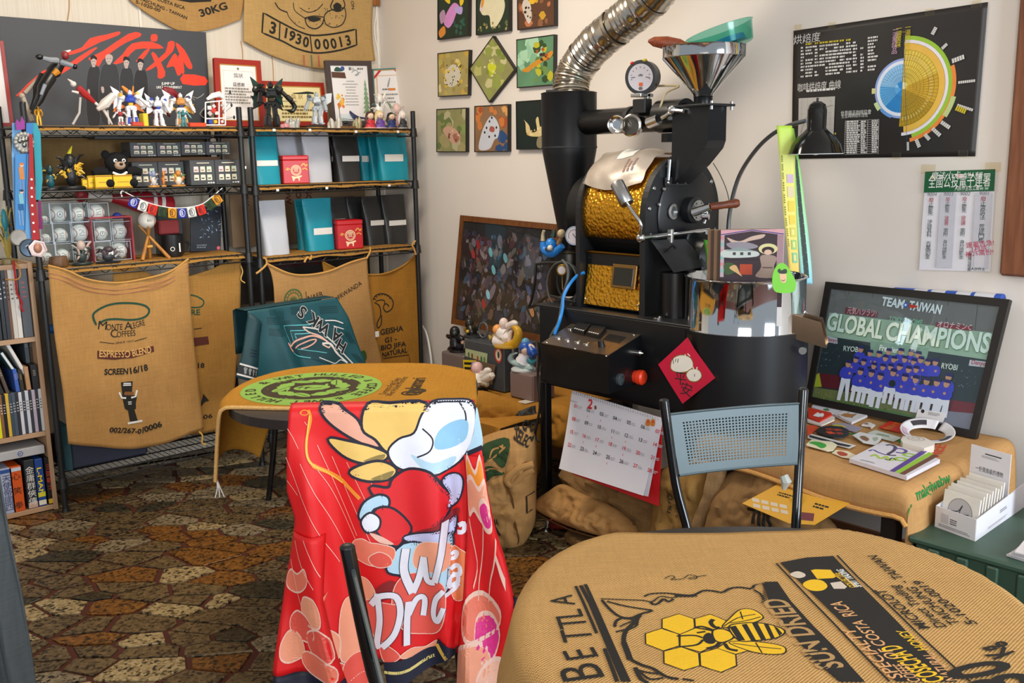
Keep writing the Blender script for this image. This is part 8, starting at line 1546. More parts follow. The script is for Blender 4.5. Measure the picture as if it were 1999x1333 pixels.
card('paper_cup_mat','red and white mat with a white cat shape','card',[(110,130),(385,190),(400,215),(250,300),(110,250)],'#d8321c',.006,.004,lambda P:(P.pg(T8(blob([(170,230),(210,200),(230,190),(250,205),(290,200),(300,225),(280,250),(240,250),(200,240)],3)),WHITE),P.ln(T8([(200,248),(250,250),(280,240)]),.004,INK)))
card('white_sticker','white curved card edge beneath the red cat mat','card',[(100,240),(250,295),(400,215),(435,225),(430,260),(270,330),(100,280)],'#e6dcd4',.0,.005)
card('stamp_card','white card with a brown dragon print','card',[(430,205),(540,160),(835,215),(640,305)],'#d9d7d8',.0,.008,lambda P:(P.pg(T8(blob([(500,220),(560,195),(620,205),(690,210),(640,245),(560,240),(530,225)],3)),Q('#a8743a')),[P.ds(*T8([q_])[0],.004,INK,n=8) for q_ in((480,215),(600,190),(690,205),(640,245),(490,238))]))
card('green_leaf_card','purple grey card with a yellow round mark','card',[(400,290),(560,290),(770,350),(690,400),(420,330)],'#9a93a5',.0,.0015,lambda P:P.ds(*T8([(485,330)])[0],.022,Q('#c9c02a'),.016))
card('white_sticker','small curled white sticker in front of the red card','sticker',[(760,320),(800,295),(860,290),(930,320),(880,360),(850,335)],'#e3dfdc',.0,.004,lambda P:P.pg(T8(blob([(790,305),(830,300),(850,315),(810,318)],3)),Q('#8a6a5a')))
card('red_card','orange red rectangular card with gold characters','card',[(975,345),(1115,265),(1400,325),(1255,410)],'#d6301a',.0,.003,lambda P:P.sn('馬年大吉',*T8([(1100,380),(1250,300)]),.020,Q('#e6a83a',.5)))
card('orange_card','orange card half hidden at the left behind the chair post','card',[(90,320),(200,320),(240,350),(100,450)],'#e0522a',.0,.0015)
card('photo_card','dark strip card lying below the black oval sticker','card',[(100,460),(150,430),(690,570),(610,605),(110,480)],'#d5d3d3',.002,.0015,lambda P:P.pg(T8([(130,445),(480,540),(640,575),(600,592),(480,570),(120,470)]),Q('#25262a',.5)))
card('black_sticker','black oval sticker with orange round lettering','sticker',[(200,410),(250,360),(370,338),(520,350),(600,390),(610,440),(540,485),(420,490),(280,450)],'#232325',.004,.0025,lambda P:[P.tx(s_,*T8([q_])[0],.020,Q('#e8522a',.5),rot=-.55,bold=.06) for s_,q_ in(('呀',(330,390)),('福',(430,395)),('88',(345,430)),('飛',(445,440)))])
card('green_sticker','cream sticker with a green leaf shape','sticker',[(85,560),(150,505),(400,530),(465,570),(410,640),(340,645),(90,575)],'#dcd8b8',.003,.002,lambda P:P.pg(T8(blob([(120,545),(180,530),(260,540),(330,570),(310,605),(260,610),(200,575)],3)),Q('#3a9a3c')))
card('cake_sticker','small cream sticker with a red brown cake shape','sticker',[(400,655),(450,620),(590,635),(710,690),(640,725),(520,705)],'#ddd3b8',.0,.002,lambda P:P.pg(T8(blob([(460,650),(510,640),(590,670),(570,695),(500,690)],3)),Q('#a8442a')))
card('house_sticker','white sticker with a small brown cottage','sticker',[(650,455),(740,415),(860,440),(1010,470),(1000,500),(940,575),(780,545)],'#dfe0dd',.004,.002,lambda P:(P.pg(T8(blob([(740,475),(790,465),(850,500),(830,530),(770,510)],3)),Q('#8a6448')),P.pg(T8(blob([(900,490),(950,480),(960,510),(920,530)],3)),Q('#a9b5a0'))))
card('slip_of_paper','pale green grey slip behind the cottage sticker','card',[(830,410),(930,375),(1250,465),(1150,515),(1010,480)],'#c9cfc4',.0,.0015,lambda P:P.ls(*T8([(960,420)])[0],.05,4,.0025,Q('#7a9a6a')))
# 228 booklets
def booklet(P):
 VI,GR2=Q('#5a3f8f',.5),Q('#8fc02a',.5); 
 P.ln(T8(cur([(1060,605),(1110,598),(1170,625),(1150,670),(1080,720),(1180,730)],4)),.010,Q('#4a3f5a',.5)); P.ln(T8(cur([(1150,650),(1230,645),(1300,670),(1270,700),(1180,690)],4)),.009,VI); P.ln(T8(cur([(850,675),(900,660),(960,690),(1060,725)],4)),.006,VI)
 for x,y in((1340,725),(1240,775)): c_=T8([(x,y)])[0]; P.ring(*c_,.010,.019,GR2)
 P.ln(T8(cur([(870,740),(930,720),(990,770),(1060,740),(1100,790),(1180,770)],4)),.008,Q('#a5c23a',.5)); P.ln(T8(cur([(1040,770),(1090,790),(1130,760),(1180,790)],4)),.004,INK); P.ls(*T8([(750,780)])[0],.05,3,.002,Q('#9a98a0'))
 for a,b_,c in (((1100,920),(1500,665),VI),((1160,935),(1580,690),GR2),((1220,955),(1640,715),Q('#6b4028',.5))):
  d_=45; P.pg(T8([a,b_,(b_[0]+62,b_[1]+18),(a[0]+62,a[1]+16)]),c)
card('booklet_stack','stack of white 228 booklets with violet, green and brown stripes','booklets',[(610,765),(1020,555),(1715,775),(1310,985)],'#d3d0d8',.0,.012,booklet)
# paper visor ring and white case
vz=thing('paper_visor','curled white and black paper sun visor','visor',TopMap.at(*T8([(1560,480)])[0])); c_=T8([(1560,455)])[0]; m=MB()
m.gr(lambda a,b:V((c_[1]+(.052+.028*b)*cos(a*2*pi*.97),-c_[0]+(.052+.028*b)*sin(a*2*pi*.97)*1.0,ZT_+.008+.03*(1+cos(a*2*pi-.6))*(.3+.7*b)*.6)),48,6); o=m.mk('visor_band',Q('#d9d6d8',.5),vz); sol(o,.0015,0)
for a0,a1,c in((.08,.2,'#3a363c'),(.3,.42,'#c9a8b8'),(.5,.62,'#8fa87a'),(.68,.80,'#3a363c')): m=MB().gr(lambda a,b:V((c_[1]+(.052+.028*(.25+.5*b))*cos((a0+(a1-a0)*a)*2*pi*.97),-c_[0]+(.052+.028*(.25+.5*b))*sin((a0+(a1-a0)*a)*2*pi*.97),ZT_+.0105+.03*(1+cos((a0+(a1-a0)*a)*2*pi-.6))*(.3+.7*(.25+.5*b))*.6)),10,2); m.mk('printed_patch',mat(c,.5),vz)
wc=thing('white_dish','low white oval dish box beside the stack of booklets','dish',TopMap.at(*T8([(1430,600)])[0])); pts=T8([(1235,570),(1260,530),(1390,525),(1520,545),(1650,605),(1640,640),(1520,680),(1260,610)]); m=MB(); m.pri(pts,0,.022,TopMap.at); m.mk('dish_body',Q('#e4ddd2',.4),wc); c2=T8([(1420,562)])[0]; P=Pn(lambda u,v,n:TopMap.at(u,v,.0222+n),.0004); P.ring(*c2,.022,.024,Q('#b9a898',.5)); P.ring(*c2,.010,.012,Q('#b9a898',.5)); P.mk('rim_lines',wc)
# green crate
GRC=Q('#3a5546',.5,0,.05,30,.1); ct_=thing('green_crate','dark green ribbed plastic crate at the lower right edge','crate',(2.62,.93,0)); 
cx0,cx1,cy0,cy1=2.41,2.86,.62,1.135; zt=.448
for d_,nm in(((cx0,cy0,cx0+.012,cy1),'crate_wall'),((cx1-.012,cy0,cx1,cy1),'wall_board'),((cx0,cy0,cx1,cy0+.012),'wall_board'),((cx0,cy1-.012,cx1,cy1),'wall_board')):
 if nm=='wall_board': MB().box(((d_[0]+d_[2])/2,(d_[1]+d_[3])/2,zt/2),(d_[2]-d_[0],d_[3]-d_[1],zt-.01),.002).mk(nm,GRC,ct_)
fw=MB(); hy0,hy1,hz0,hz1=.90,1.02,.255,.315
for (ya_,yb_,za,zb_) in((cy0,cy1,hz1,zt-.01),(cy0,cy1,.0,hz0),(cy0,hy0,hz0,hz1),(hy1,cy1,hz0,hz1)): fw.box((cx0+.006,(ya_+yb_)/2,(za+zb_)/2),(.012,yb_-ya_,zb_-za),.001)
fw.mk('crate_wall',GRC,ct_)
lid=MB().box(((cx0+cx1)/2,(cy0+cy1)/2,zt-.008),(cx1-cx0+.02,cy1-cy0+.02,.02),.006).mk('lid',GRC,ct_)
rim=MB(); rim.tb([(cx0-.003,hy0,hz0),(cx0-.003,hy1,hz0),(cx0-.003,hy1,hz1),(cx0-.003,hy0,hz1)],.006,6,closed=True); rim.mk('handle_rim',GRC,ct_)
for k in range(7):
 y=cy1-.06-.075*k; m=MB(); m.box((cx0-.006,y,.392),(.014,.03,.075),.004); m.mk('rib',GRC,ct_)
q=PZ(1783,1083,.30); solo('black_pot',MB().lat([(0,0),(.05,0),(.055,.05),(.04,.07),(0,.07)],(2.385,1.19,.0),16),BLACKM,'small black object on the floor between the jute cloth and the green crate','object',(2.385,1.19,0))
# display box of drip packets
d0,d1,d2=V((2.509,1.123,.4505)),V((2.482,1.004,.4505)),V((2.832,1.018,.4505)); d3=d0+(d2-d1); db=thing('display_box','white cardboard display box of filter packets on the green crate','display box',(d0+d2)/2); WB=Q('#dddce2',.6,0,.02)
def wallq(a,b,ha,hb,nm,mm=WB):
 m=MB(); m.add([a,b,b+V((0,0,hb)),a+V((0,0,ha))],[[0,1,2,3]]); o=m.mk(nm,mm,db); sol(o,.002,0); return o
wallq(d0,d1,.060,.060,'panel'); wallq(d1,d2,.060,.075,'panel'); wallq(d0,d3,.060,.075,'panel'); m=MB(); m.add([d0,d1,d2,d3],[[0,1,2,3]]); o=m.mk('panel',WB,db); sol(o,.002,1)
bk0,bk1=d0.lerp(d3,.62),d1.lerp(d2,.62); wallq(bk0,bk1,.185,.185,'tall_panel')
fq=Quad(d0,d1,d1+V((0,0,.06)),d0+V((0,0,.06))); P=Pn(fq.m(),.0018); KK=Q('#4a4650'); P.rc(.018,.02,.04,.045,Q('#c5c3c9')); P.ls(.046,.034,.02,3,.003,KK,1.9); P.ls(.012,.012,.1,2,.0022,Q('#8a8890'),2); P.mk('panel_print',db)
bq=Quad(bk0,bk1,bk1+V((0,0,.185)),bk0+V((0,0,.185))); P=Pn(bq.m(),.0018); P.ln([(.045,.168),(.095,.168)],.003,INK); P.ls(.035,.16,.06,2,.002,Q('#a8a6ac')); P.tx('一份貴族級的禮物',bq.w/2,.115,.012,KK,w=.085); P.ls(.03,.10,.07,1,.002,Q('#a8a6ac')); P.ls(.025,.085,.08,2,.005,KK,2.2); P.mk('back_print',db)
sq_=Quad(d1,d2,d2+V((0,0,.075)),d1+V((0,0,.06))); P=Pn(sq_.m(),.0018); P.ls(.16,.04,.06,2,.003,Q('#9a98a2')); P.ls(.08,.015,.14,2,.002,Q('#b5b3ba')); P.mk('side_print',db)
for k in range(9):
 s=.06+.058*k; a,b_=d0.lerp(d3,s)+V((0,0,.004)),d1.lerp(d2,s)+V((0,0,.004)); a,b_=a.lerp(b_,.05),b_.lerp(a,.06); hh=.095+.004*(k%3); ln=(d3-d0).normalized()*.02
 m=MB(); m.add([a,b_,b_+V((0,0,hh))+ln,a+V((0,0,hh))+ln],[[0,1,2,3]]); 
 t=thing('filter_packet',('round stamped front filter packet in the white display box' if k==0 else 'cream filter packet, %s behind the stamped front packet in the display box'%('first','second','third','fourth','fifth','sixth','seventh','last')[k-1]),'packet',(a+b_)/2); o=m.mk('packet_sleeve',Q('#d8d4cc' if k%2 else '#e2dfd8',.7),t); sol(o,.004,0)
 if k==0:
  pq=Quad(a,b_,b_+V((0,0,hh))+ln,a+V((0,0,hh))+ln); P=Pn(pq.m(),.003); P.ds(pq.w*.5,.048,.036,Q('#b5b2b4'),n=28); P.ring(pq.w*.5,.048,.035,.037,Q('#8a888c')); P.ln(cur([(pq.w*.25,.045),(pq.w*.45,.05),(pq.w*.55,.068),(pq.w*.5,.045),(pq.w*.75,.048)],4),.003,Q('#4a484c')); P.mk('stamp_print',t)
# pink patterned box and magazines
p=PZ(1999,960,.45); pk=thing('patterned_box','white box with pink and red oval pattern at the right edge','box',(2.86,.94,.4505)); MB().box((2.80,.90,.54),(.14,.10,.178),.003,T=None).mk('carton',Q('#e3d9de'),pk); P=Pn(lambda u,v,n:V((2.73-n,.95-u,.4505+v)),.001); r=random.Random(3)
for i in range(4):
 for j in range(3): P.ds(.015+.034*j+(.017 if i%2 else 0),.025+.042*i,.010,Q('#b8284a' if (i+j)%2 else '#d98aa0',.5),.018,12,rot=.5)
P.mk('oval_pattern',pk)
mz=thing('magazine_stack','stack of pale magazines lying on the green crate','magazines',(2.52,.80,.4505))
for k in range(4): MB().box((0,0,0),(.20,.20,.006),.001,T=MT((2.53+.003*k,.80,.4535+.0065*k))@MR(.08*k-.1,4,'Z')).mk('magazine',mat(('#c9c6cc','#d9d6da','#bdbac0','#dcd6d8')[k],.4),mz)
P=Pn(lambda u,v,n:V((2.53+v,.80-u,.4770+n)),.001); P.pg(blob([(-.07,-.03),(-.02,-.06),(.05,-.04),(.06,.02),(0,.05),(-.06,.03)],4),Q('#b5a5b0',.4)); P.ring(-.02,-.02,.022,.03,Q('#c98a7a',.4)); P.mk('cover_print',mz)
# -- tray contents, lamp and ribbons
bx=thing('calendar_box','bundle of postcard calendars with a woman in a straw hat standing in the tray','calendar bundle',(2.64,1.86,.925)); pf=PX(1340,536,2.62)
q=Quad(PX(1405,560,2.52),PX(1527,560,2.60),PX(1530,447,2.60),PX(1408,449,2.52)); q.c[0].z=q.c[1].z=.925; u_=(q.c[1]-q.c[0]); q=Quad(q.c[0],q.c[1],q.c[1].copy()+V((0,0,PX(1530,447,2.60).z-.925)),q.c[0].copy()+V((0,0,PX(1408,449,2.52).z-.925))); f=q.m(); w,h=q.w,q.hh
for k in range(5): m=MB(); o_=.008*k; m.pri([(-.012*k,0),(w-.012*k,0),(w-.012*k,h-.002*(k%2)),(-.012*k,h-.002*(k%2))],-.006-.0075*k,-.0075*k,f); m.mk('card_sheet',Q('#d8d6d4' if k==0 else ('#4a3428' if k%2 else '#8a6a4a'),.5),bx)
P=Pn(lambda u,v,n:f(u*w,(.5+.5*v)*h,n),.0006); P.rc(0,-.6,1,1,Q('#3a2c34',.4)); P.rc(0,.0,.06,1,Q('#b9a8b0',.5)); P.rc(.9,0,1,1,Q('#a8868f',.5)); P.pg([(0,.88),(0,1),(1,1),(1,.88),(.5,.97)],Q('#d6a0aa',.5)); P.ln([(0,.9),(.5,.99),(1,.9)],.02,Q('#3a4a8a',.5))
for k in range(6): P.rc(0,.1+.14*k,.055,.17+.14*k,Q('#c98a92' if k%2 else '#8ab5b0',.5))
B_(P,[(.1,.84),(.3,.76),(.5,.86),(.7,.9),(.66,.82),(.45,.76),(.25,.68)],'#c9b0a0'); B_(P,[(.1,.72),(.4,.74),(.6,.66),(.5,.6),(.2,.6)],'#8f8a94'); B_(P,[(.06,.58),(.55,.56),(.58,.44),(.06,.42)],'#c3ccc8'); P.pg([(.06,.56),(.3,.64),(.58,.55)],Q('#8a9a98',.5)); 
for k in range(3): P.rc(.2+.12*k,.47,.25+.12*k,.53,Q('#3a4444',.5))
P.rc(.06,.36,.62,.4,Q('#2a2228',.5)); B_(P,[(.06,.28),(.2,.3),(.28,.15),(.1,.05)],'#3f5a34'); P.rc(.32,.06,.52,.28,Q('#b5482c',.5)); B_(P,[(.15,.2),(.25,.26),(.32,.1),(.36,.02),(.26,.1)],'#d9b07a')
P.ds(.76,.6,.15,Q('#d9d29a',.5),.11); P.ds(.76,.57,.1,Q('#2f2226',.5),.075); P.ds(.76,.53,.06,Q('#d9b8a4',.5),.055); B_(P,[(.64,.44),(.76,.48),(.9,.42),(.86,.22),(.92,.02),(.58,.02),(.66,.22)],'#a08a80'); P.rc(.68,.2,.84,.225,Q('#5a4a44',.5)); P.mk('cover_print',bx)
eg=thing('green_fan','bright green egg shaped fan with a smiling face in the tray','fan',PX(1530,560,2.64)); pl=Plane(PX(1530,560,2.56),UH,VZ); e=lambda L:[pl.px(1250+a/4,350+b/4) for a,b in L]; m=MB(); m.pri(e(blob([(1030,810),(1040,720),(1085,655),(1140,670),(1190,750),(1215,810),(1190,880),(1060,880)],4)),-.001,.002,pl.at); m.mk('fan_blade',Q('#6fc02f',.5),eg); P=Pn(pl.at,.0025); P.pg(e(blob([(1090,730),(1120,715),(1140,750),(1135,800),(1105,805),(1088,770)],3)),Q('#d9b08a',.5)); P.pg(e(blob([(1070,715),(1085,695),(1100,710),(1130,698),(1145,715),(1135,735),(1090,735)],3)),Q('#1f2a1a',.5)); P.ln(e([(1100,785),(1115,793),(1128,783)]),.002,INK); P.mk('fan_face',eg)
sn=thing('snack_bag','green snack bag with a red round mark in the tray behind the calendars','snack bag',PX(1382,530,2.72)); pl=Plane(PX(1382,540,2.66),UH,VZ); e=lambda L:[pl.px(1250+a/4,350+b/4) for a,b in L]; m=MB(); m.pri(e([(498,470),(570,490),(560,640),(560,760),(530,760),(520,600)]),-.012,.012,pl.at); m.mk('bag_body',Q('#3f9a1f',.4),sn); P=Pn(pl.at,.013); P.ds(*e([(547,520)])[0],.014,Q('#d8321c',.4),n=14); P.pg(e(blob([(530,600),(550,580),(555,640),(535,650)],3)),Q('#d9c09a',.4)); P.mk('bag_print',sn)
# gooseneck lamp
dl=thing('desk_lamp','black desk lamp with a curved chrome gooseneck in front of the chart','lamp',(3.05,2.12,.0)); NK=[(2.93,2.15,.92)]+[tuple(PX(x,y,2.93)) for x,y in((1420,470),(1424,420),(1434,370),(1450,330),(1478,290),(1508,262),(1540,245),(1572,236))]
MB().tb(cur(NK,8),.0075,10).mk('gooseneck',Q('#8d9093',.25,.9),dl); MB().lat([(0,0),(.06,0),(.06,.012),(.02,.02),(0,.02)],(2.93,2.15,.908),24).mk('lamp_base',BLACK,dl)
hc=PX(1592,300,2.93); MB().lat([(.088,0),(.086,.004),(.078,.03),(.06,.055),(.04,.072),(.031,.082),(.031,.14),(.026,.158),(.012,.168),(0,.169)],(hc.x,hc.y,hc.z),36).mk('lamp_shade',Q('#0f1112',.12,0,.03),dl); MB().lat([(.0885,0),(.0895,-.002),(.083,.0),(.055,.05),(0,.07)],(hc.x,hc.y,hc.z),36).mk('shade_lining',Q('#c9d0d4',.4),dl); MB().ell((hc.x,hc.y,hc.z+.03),(.026,.026,.035),14).mk('bulb',Q('#e9e6dc',.3),dl)
q=PX(1592,192,2.93); MB().tb([(hc.x,hc.y,hc.z+.167),(hc.x,hc.y,hc.z+.18)],.004,8).mk('switch_pin',BLACK,dl)
# hanging ribbons with lettering
def ribbon2(name,label,pts,cols,tx):
 pl=Plane(PX(1545,400,2.90),UH,VZ); t=thing(name,label,'ribbon',pl.at(*pl.px(*pts[0][:2]))); L=[pl.px(a,y) for a,b,y in pts]; R_=[pl.px(b,y) for a,b,y in pts]
 m=D.materials.new('ribbon_fade'); nt_,bs,N,Lk=nt(m); bs.inputs['Roughness'].default_value=.5; uv=N.new('ShaderNodeUVMap'); sp=N.new('ShaderNodeSeparateXYZ'); Lk.new(uv.outputs[0],sp.inputs[0]); cr=N.new('ShaderNodeValToRGB')
 cr.color_ramp.elements[0].color=(*lin(cols[0]),1); cr.color_ramp.elements[1].color=(*lin(cols[-1]),1)
 for i,c in enumerate(cols[1:-1]): e_=cr.color_ramp.elements.new((i+1)/(len(cols)-1)); e_.color=(*lin(c),1)
 Lk.new(sp.outputs[1],cr.inputs[0]); Lk.new(cr.outputs[0],bs.inputs['Base Color'])
 n=len(pts)-1
 def rf(a,b,nn=0):
  i=min(n-1,int(b*n)); k=b*n-i; l=[L[i][j]+(L[i+1][j]-L[i][j])*k for j in(0,1)]; r_=[R_[i][j]+(R_[i+1][j]-R_[i][j])*k for j in(0,1)]
  return pl.at(l[0]+(r_[0]-l[0])*a,l[1]+(r_[1]-l[1])*a,nn+tx[0]+.004*sin(b*9))
 mb=MB().gr(lambda a,b:rf(a,b),4,40,uvf=lambda a,b:(a,b)); o=mb.mk('satin_strip',m,t); sol(o,.0008,1); P=Pn(lambda u,v,nn:rf(u,v,nn),.0015,.00005); tx[1](P); P.mk('ribbon_print',t)
def tx1(P):
 LTc=['#c9b0c4','#d9c9a0','#e0c83a','#e0c83a','#cfc94a','#9ac86a','#7fc89a','#6fb8c8']
 for i,ch in enumerate('臺灣我們的歌聲'):
  v=.36+.08*i; P.rc(.42,v,.88,v+.06,mat(LTc[i],.5)); P.rc(.55,v+.012,.75,v+.048,Q('#e6dc8a',.5))
 for k in range(46): v=.2+.0135*k; P.rc(.12,v,.2,v+.008,Q('#5a6a2a',.5)) if k%5 else None
ribbon2('printed_ribbon','long yellow printed ribbon hanging from the lamp neck into the tray',[(1516,1546,245),(1520,1552,300),(1525,1552,350),(1530,1555,420),(1536,1557,480),(1541,1560,545)],['#b5d84a','#d9e07a','#e6dc6a','#e8d870','#ecc860'],(.0,tx1))
def tx2(P):
 for i,ch in enumerate('只為那一朵不凋的野百合花獻上'): 
  v=.2+.052*i; P.ln([(.3,v),(.6,v+.012),(.4,v+.024),(.7,v+.03)],.05,Q('#2a3a34')); P.ln([(.5,v-.004),(.45,v+.034)],.05,Q('#2a3a34'))
ribbon2('printed_ribbon','pale green to blue ribbon with black handwriting beside the yellow one',[(1540,1552,250),(1549,1561,310),(1553,1570,370),(1558,1580,450),(1563,1586,520),(1566,1588,555)],['#8fd04a','#8fd870','#9fdca0','#9fdccc','#8fd0e4'],(-.012,tx2))
# == round tables, chairs and jerseys
class Drape:
 def __init__(s,cx,cy,R_,z,fold=.012,nf=7,N_=2.4,seed=0,ang=0):
  s.c=V((cx,cy)); s.R=R_; s.z=z; s.fold=fold; s.nf=nf; s.N=N_; s.seed=seed
  a=math.atan2(UH.y,UH.x)+ang; s.ux=V((cos(a),sin(a))); s.uy=V((-sin(a),cos(a)))
 def px(s,x,y): p=PZ(x,y,s.z); d=V((p.x,p.y))-s.c; return (d.dot(s.ux),d.dot(s.uy))
 def at(s,u,v,n=0):
  r=(abs(u)**s.N+abs(v)**s.N)**(1/s.N); z=s.z+.0012*nz(u*10,v*10,s.seed); up=1;ox=oy=0
  d=V((u,v)); L=d.length
  if r<=s.R: p=d; on=V((0,0))
  else:
   k=s.R/r; base=d*k; e=L*(1-k); o=d/L; b=.022; a=min(e/b,pi/2); out=b*sin(a)+max(0,e-b*1.57)*.10; an=math.atan2(v,u)
   out+=s.fold*(1+sin(an*s.nf+s.seed))*min(1,e/.12); p=base+o*out; z-=b*(1-cos(a))+max(0,e-b*1.57)*.98; on=o*sin(a); up=cos(a)
  w=s.c+s.ux*(p.x+on.x*n)+s.uy*(p.y+on.y*n); return V((w.x,w.y,z+up*n))
def round_table(label,dr,legstyle):
 t=thing('round_table',label,'table',(dr.c.x,dr.c.y,0)); m=MB(); z=dr.z-.004; K=64; vs=[]
 ring=[]
 for k in range(K):
  a=2*pi*k/K; c_,s_=cos(a),sin(a); rr=(dr.R-.006)/((abs(c_)**dr.N+abs(s_)**dr.N)**(1/dr.N)); ring.append((rr*c_,rr*s_))
 m.pri(ring,-.028,0,lambda u,v,n:V((*(dr.c+dr.ux*u+dr.uy*v),z+n))); m.mk('table_top',Q('#2a2422',.45,0,.08),t)
 c=V((dr.c.x,dr.c.y,0)); MB().lat([(.034,.02),(.030,.06),(.030,z-.035)],c,24).mk('pedestal',BLACK,t); MB().lat([(0,0),(.22,0),(.22,.008),(.06,.025),(.034,.03),(0,.03)],c,36).mk('base_plate',BLACK,t); MB().lat([(.03,z-.06),(.14,z-.035),(.14,z-.029),(0,z-.029)],c,24).mk('top_bracket',BLACK,t)
 return t
# ---- left table
dl_=Drape(1.62,2.585,.388,.745,.012,6,2.5,2); round_table('round dark table in the middle under a jute sack with a green wheel logo',dl_,0)
JL=fabric('#ad7a2a'); t=thing('jute_tablecloth','amber jute sack cloth with a round green coffee logo on the middle table','tablecloth',(1.62,2.585,.745))
def lu(a,b): u0,u1=-.62,.36+.03*(1-b); v0,v1=-.245+.02*sin(a*8),.385; return (u0+(u1-u0)*a,v0+(v1-v0)*b)
m=MB().gr(lambda a,b:dl_.at(*lu(a,b)),70,46,uvf=lambda a,b:lu(a,b)); o=m.mk('cloth',JL,t); sol(o,.004,-1)
m=MB(); m.tb([tuple(dl_.at(*lu(k/60,0),.002)) for k in range(61)],.006,6); m.mk('fringe_hem',Q('#dcae6a',.95,0,.3,150,1),t)
q=dl_.at(*lu(.01,.01)); fr=MB(); 
for k in range(3): fr.tb(cur([tuple(q),tuple(q+V((.004*k,-.004,-.03))),tuple(q+V((.012*k-.008,-.006*k,-.062)))],4),.0018,5)
fr.mk('white_threads',WHITE,t)
P=Pn(dl_.at,.0008,.000015,.03); c=dl_.px(608,757); LGN=Q('#86b04a',.9,0,.1,200); BRN=Q('#3a2a14',.9,0,.1,200); rx=(dl_.px(744,755)[0]-dl_.px(473,760)[0])/2; c=((dl_.px(744,755)[0]+dl_.px(473,760)[0])/2,c[1]); 
P.ds(c[0],c[1],rx,LGN,rx*1.02,56); P.ring(c[0],c[1],rx*.66,rx*.715,BRN,n=48); P.ds(c[0],c[1],rx*.66,BRN,n=44)
for a,b_,s_,rot in [(.0,.0,.25,.2)]: P.ds(c[0],c[1],rx*.26,LGN,rx*.17,24,.15); P.ln([(c[0]+rx*(-.22+.055*k),c[1]+rx*.03*sin(k*1.0)) for k in range(9)],rx*.025,BRN)
for k in range(10):
 a=2*pi*k/10+.2; x,y=c[0]+rx*.44*cos(a),c[1]+rx*.44*sin(a)
 if k%2: P.ds(x,y,rx*.17,LGN,rx*.085,18,a+.9); P.ln([(x-rx*.14*cos(a+.9),y-rx*.14*sin(a+.9)),(x+rx*.14*cos(a+.9),y+rx*.14*sin(a+.9))],rx*.016,BRN)
 else: P.ds(x,y,rx*.11,LGN,n=14); P.ds(x+rx*.13*cos(a+1.6),y+rx*.13*sin(a+1.6),rx*.075,LGN,n=12); P.ds(x+rx*.10*cos(a-1.5),y+rx*.10*sin(a-1.5),rx*.06,LGN,n=12)
P.arc('WET HULLED',c[0],c[1],rx*.79,rx*.15,BRN,rd(138),rd(42),bold=.02); P.arc('&',c[0],c[1],rx*.79,rx*.14,BRN,rd(35),rd(20)); P.arc('COFFEE',c[0],c[1],rx*.79,rx*.15,BRN,rd(15),rd(-38),bold=.02); P.arc('&',c[0],c[1],rx*.79,rx*.14,BRN,rd(-46),rd(-60)); P.arc('WET HULL',c[0],c[1],rx*.79,rx*.15,BRN,rd(-68),rd(-148),bold=.02); P.arc('ED &',c[0],c[1],rx*.79,rx*.15,BRN,rd(-150),rd(-212),bold=.02)
P.sn('@alamari',dl_.px(812,772),dl_.px(832,738),.05,BRN,.01); 
for i,(a,b_) in enumerate((((752,770),(783,738)),((765,773),(797,736)))): P.sn('Sumatra Aceh Gayo' if i==0 else 'Wet Hulled Microlot',dl_.px(*a),dl_.px(*b_),.022,BRN)
P.ring(*dl_.px(815,763),.012,.028,BRN,n=20); P.mk('printed_logo',t)
# ---- front right table
dr_=Drape(1.237,.79,.388,.745,.010,7,2.4,5); round_table('round dark table in the right foreground under a jute sack with a bee print',dr_,0)
JR=fabric('#b08a56',.0062,depth=1.0,bump=1.0); t=thing('jute_tablecloth','jute sack cloth with yellow bee and honeycomb print on the foreground table','tablecloth',(1.237,.79,.745))
def ru(a,b): u0,u1=-.66,.40; v0,v1=-.62,.372+.012*sin(a*7)-.03*max(0,.5-abs(a-.52))*2*.8; return (u0+(u1-u0)*a,v0+(v1-v0)*b)
m=MB().gr(lambda a,b:dr_.at(*ru(a,b)),80,80,uvf=lambda a,b:ru(a,b)); o=m.mk('cloth',JR,t); sol(o,.004,-1)
P=Pn(dr_.at,.0008,.000012,.03); A=lambda L:[dr_.px(1000+x/4,1000+y/4) for x,y in L]; Bq=lambda L:[dr_.px(1499+x/4,1000+y/4) for x,y in L]
HY=Q('#e8b818',.85,0,.1,250,.2); IK=Q('#1b1712',.9,0,.2,250)
def hexa(pts): P.pg(A(pts),HY); P.ln(A(pts),.0022,IK,True)
for h_ in ([(1170,835),(1300,792),(1418,832),(1425,905),(1310,955),(1170,905)],[(1425,832),(1545,798),(1670,850),(1650,900),(1560,920),(1430,900)],[(1040,950),(1165,910),(1300,955),(1305,1045),(1180,1085),(1042,1030)],[(1310,955),(1430,905),(1560,930),(1720,985),(1470,1095),(1310,1050)],[(1183,1090),(1320,1055),(1455,1105),(1465,1205),(1340,1243),(1185,1185)],[(1465,1105),(1600,1065),(1745,1115),(1752,1200),(1630,1255),(1470,1205)],[(1720,985),(1900,1000),(1870,1075),(1745,1112),(1600,1065)]): hexa(h_)
def wing(pts): P.pg(A(blob(pts,4)),HY); P.ln(A(blob(pts,4)),.0022,IK,True)
wing([(1640,900),(1700,830),(1780,765),(1880,765),(1960,820),(1900,860),(1760,890)]); wing([(1690,1020),(1850,1010),(2040,1030),(2130,1060),(2120,1105),(2000,1110),(1850,1085)])
for L in ([(1650,895),(1760,830),(1900,800)],[(1700,870),(1830,850),(1940,820)],[(1780,780),(1800,840)],[(1720,1025),(1900,1050),(2100,1070)],[(1900,1020),(1950,1100)]): P.ln(A(cur(L,4)),.0022,IK)
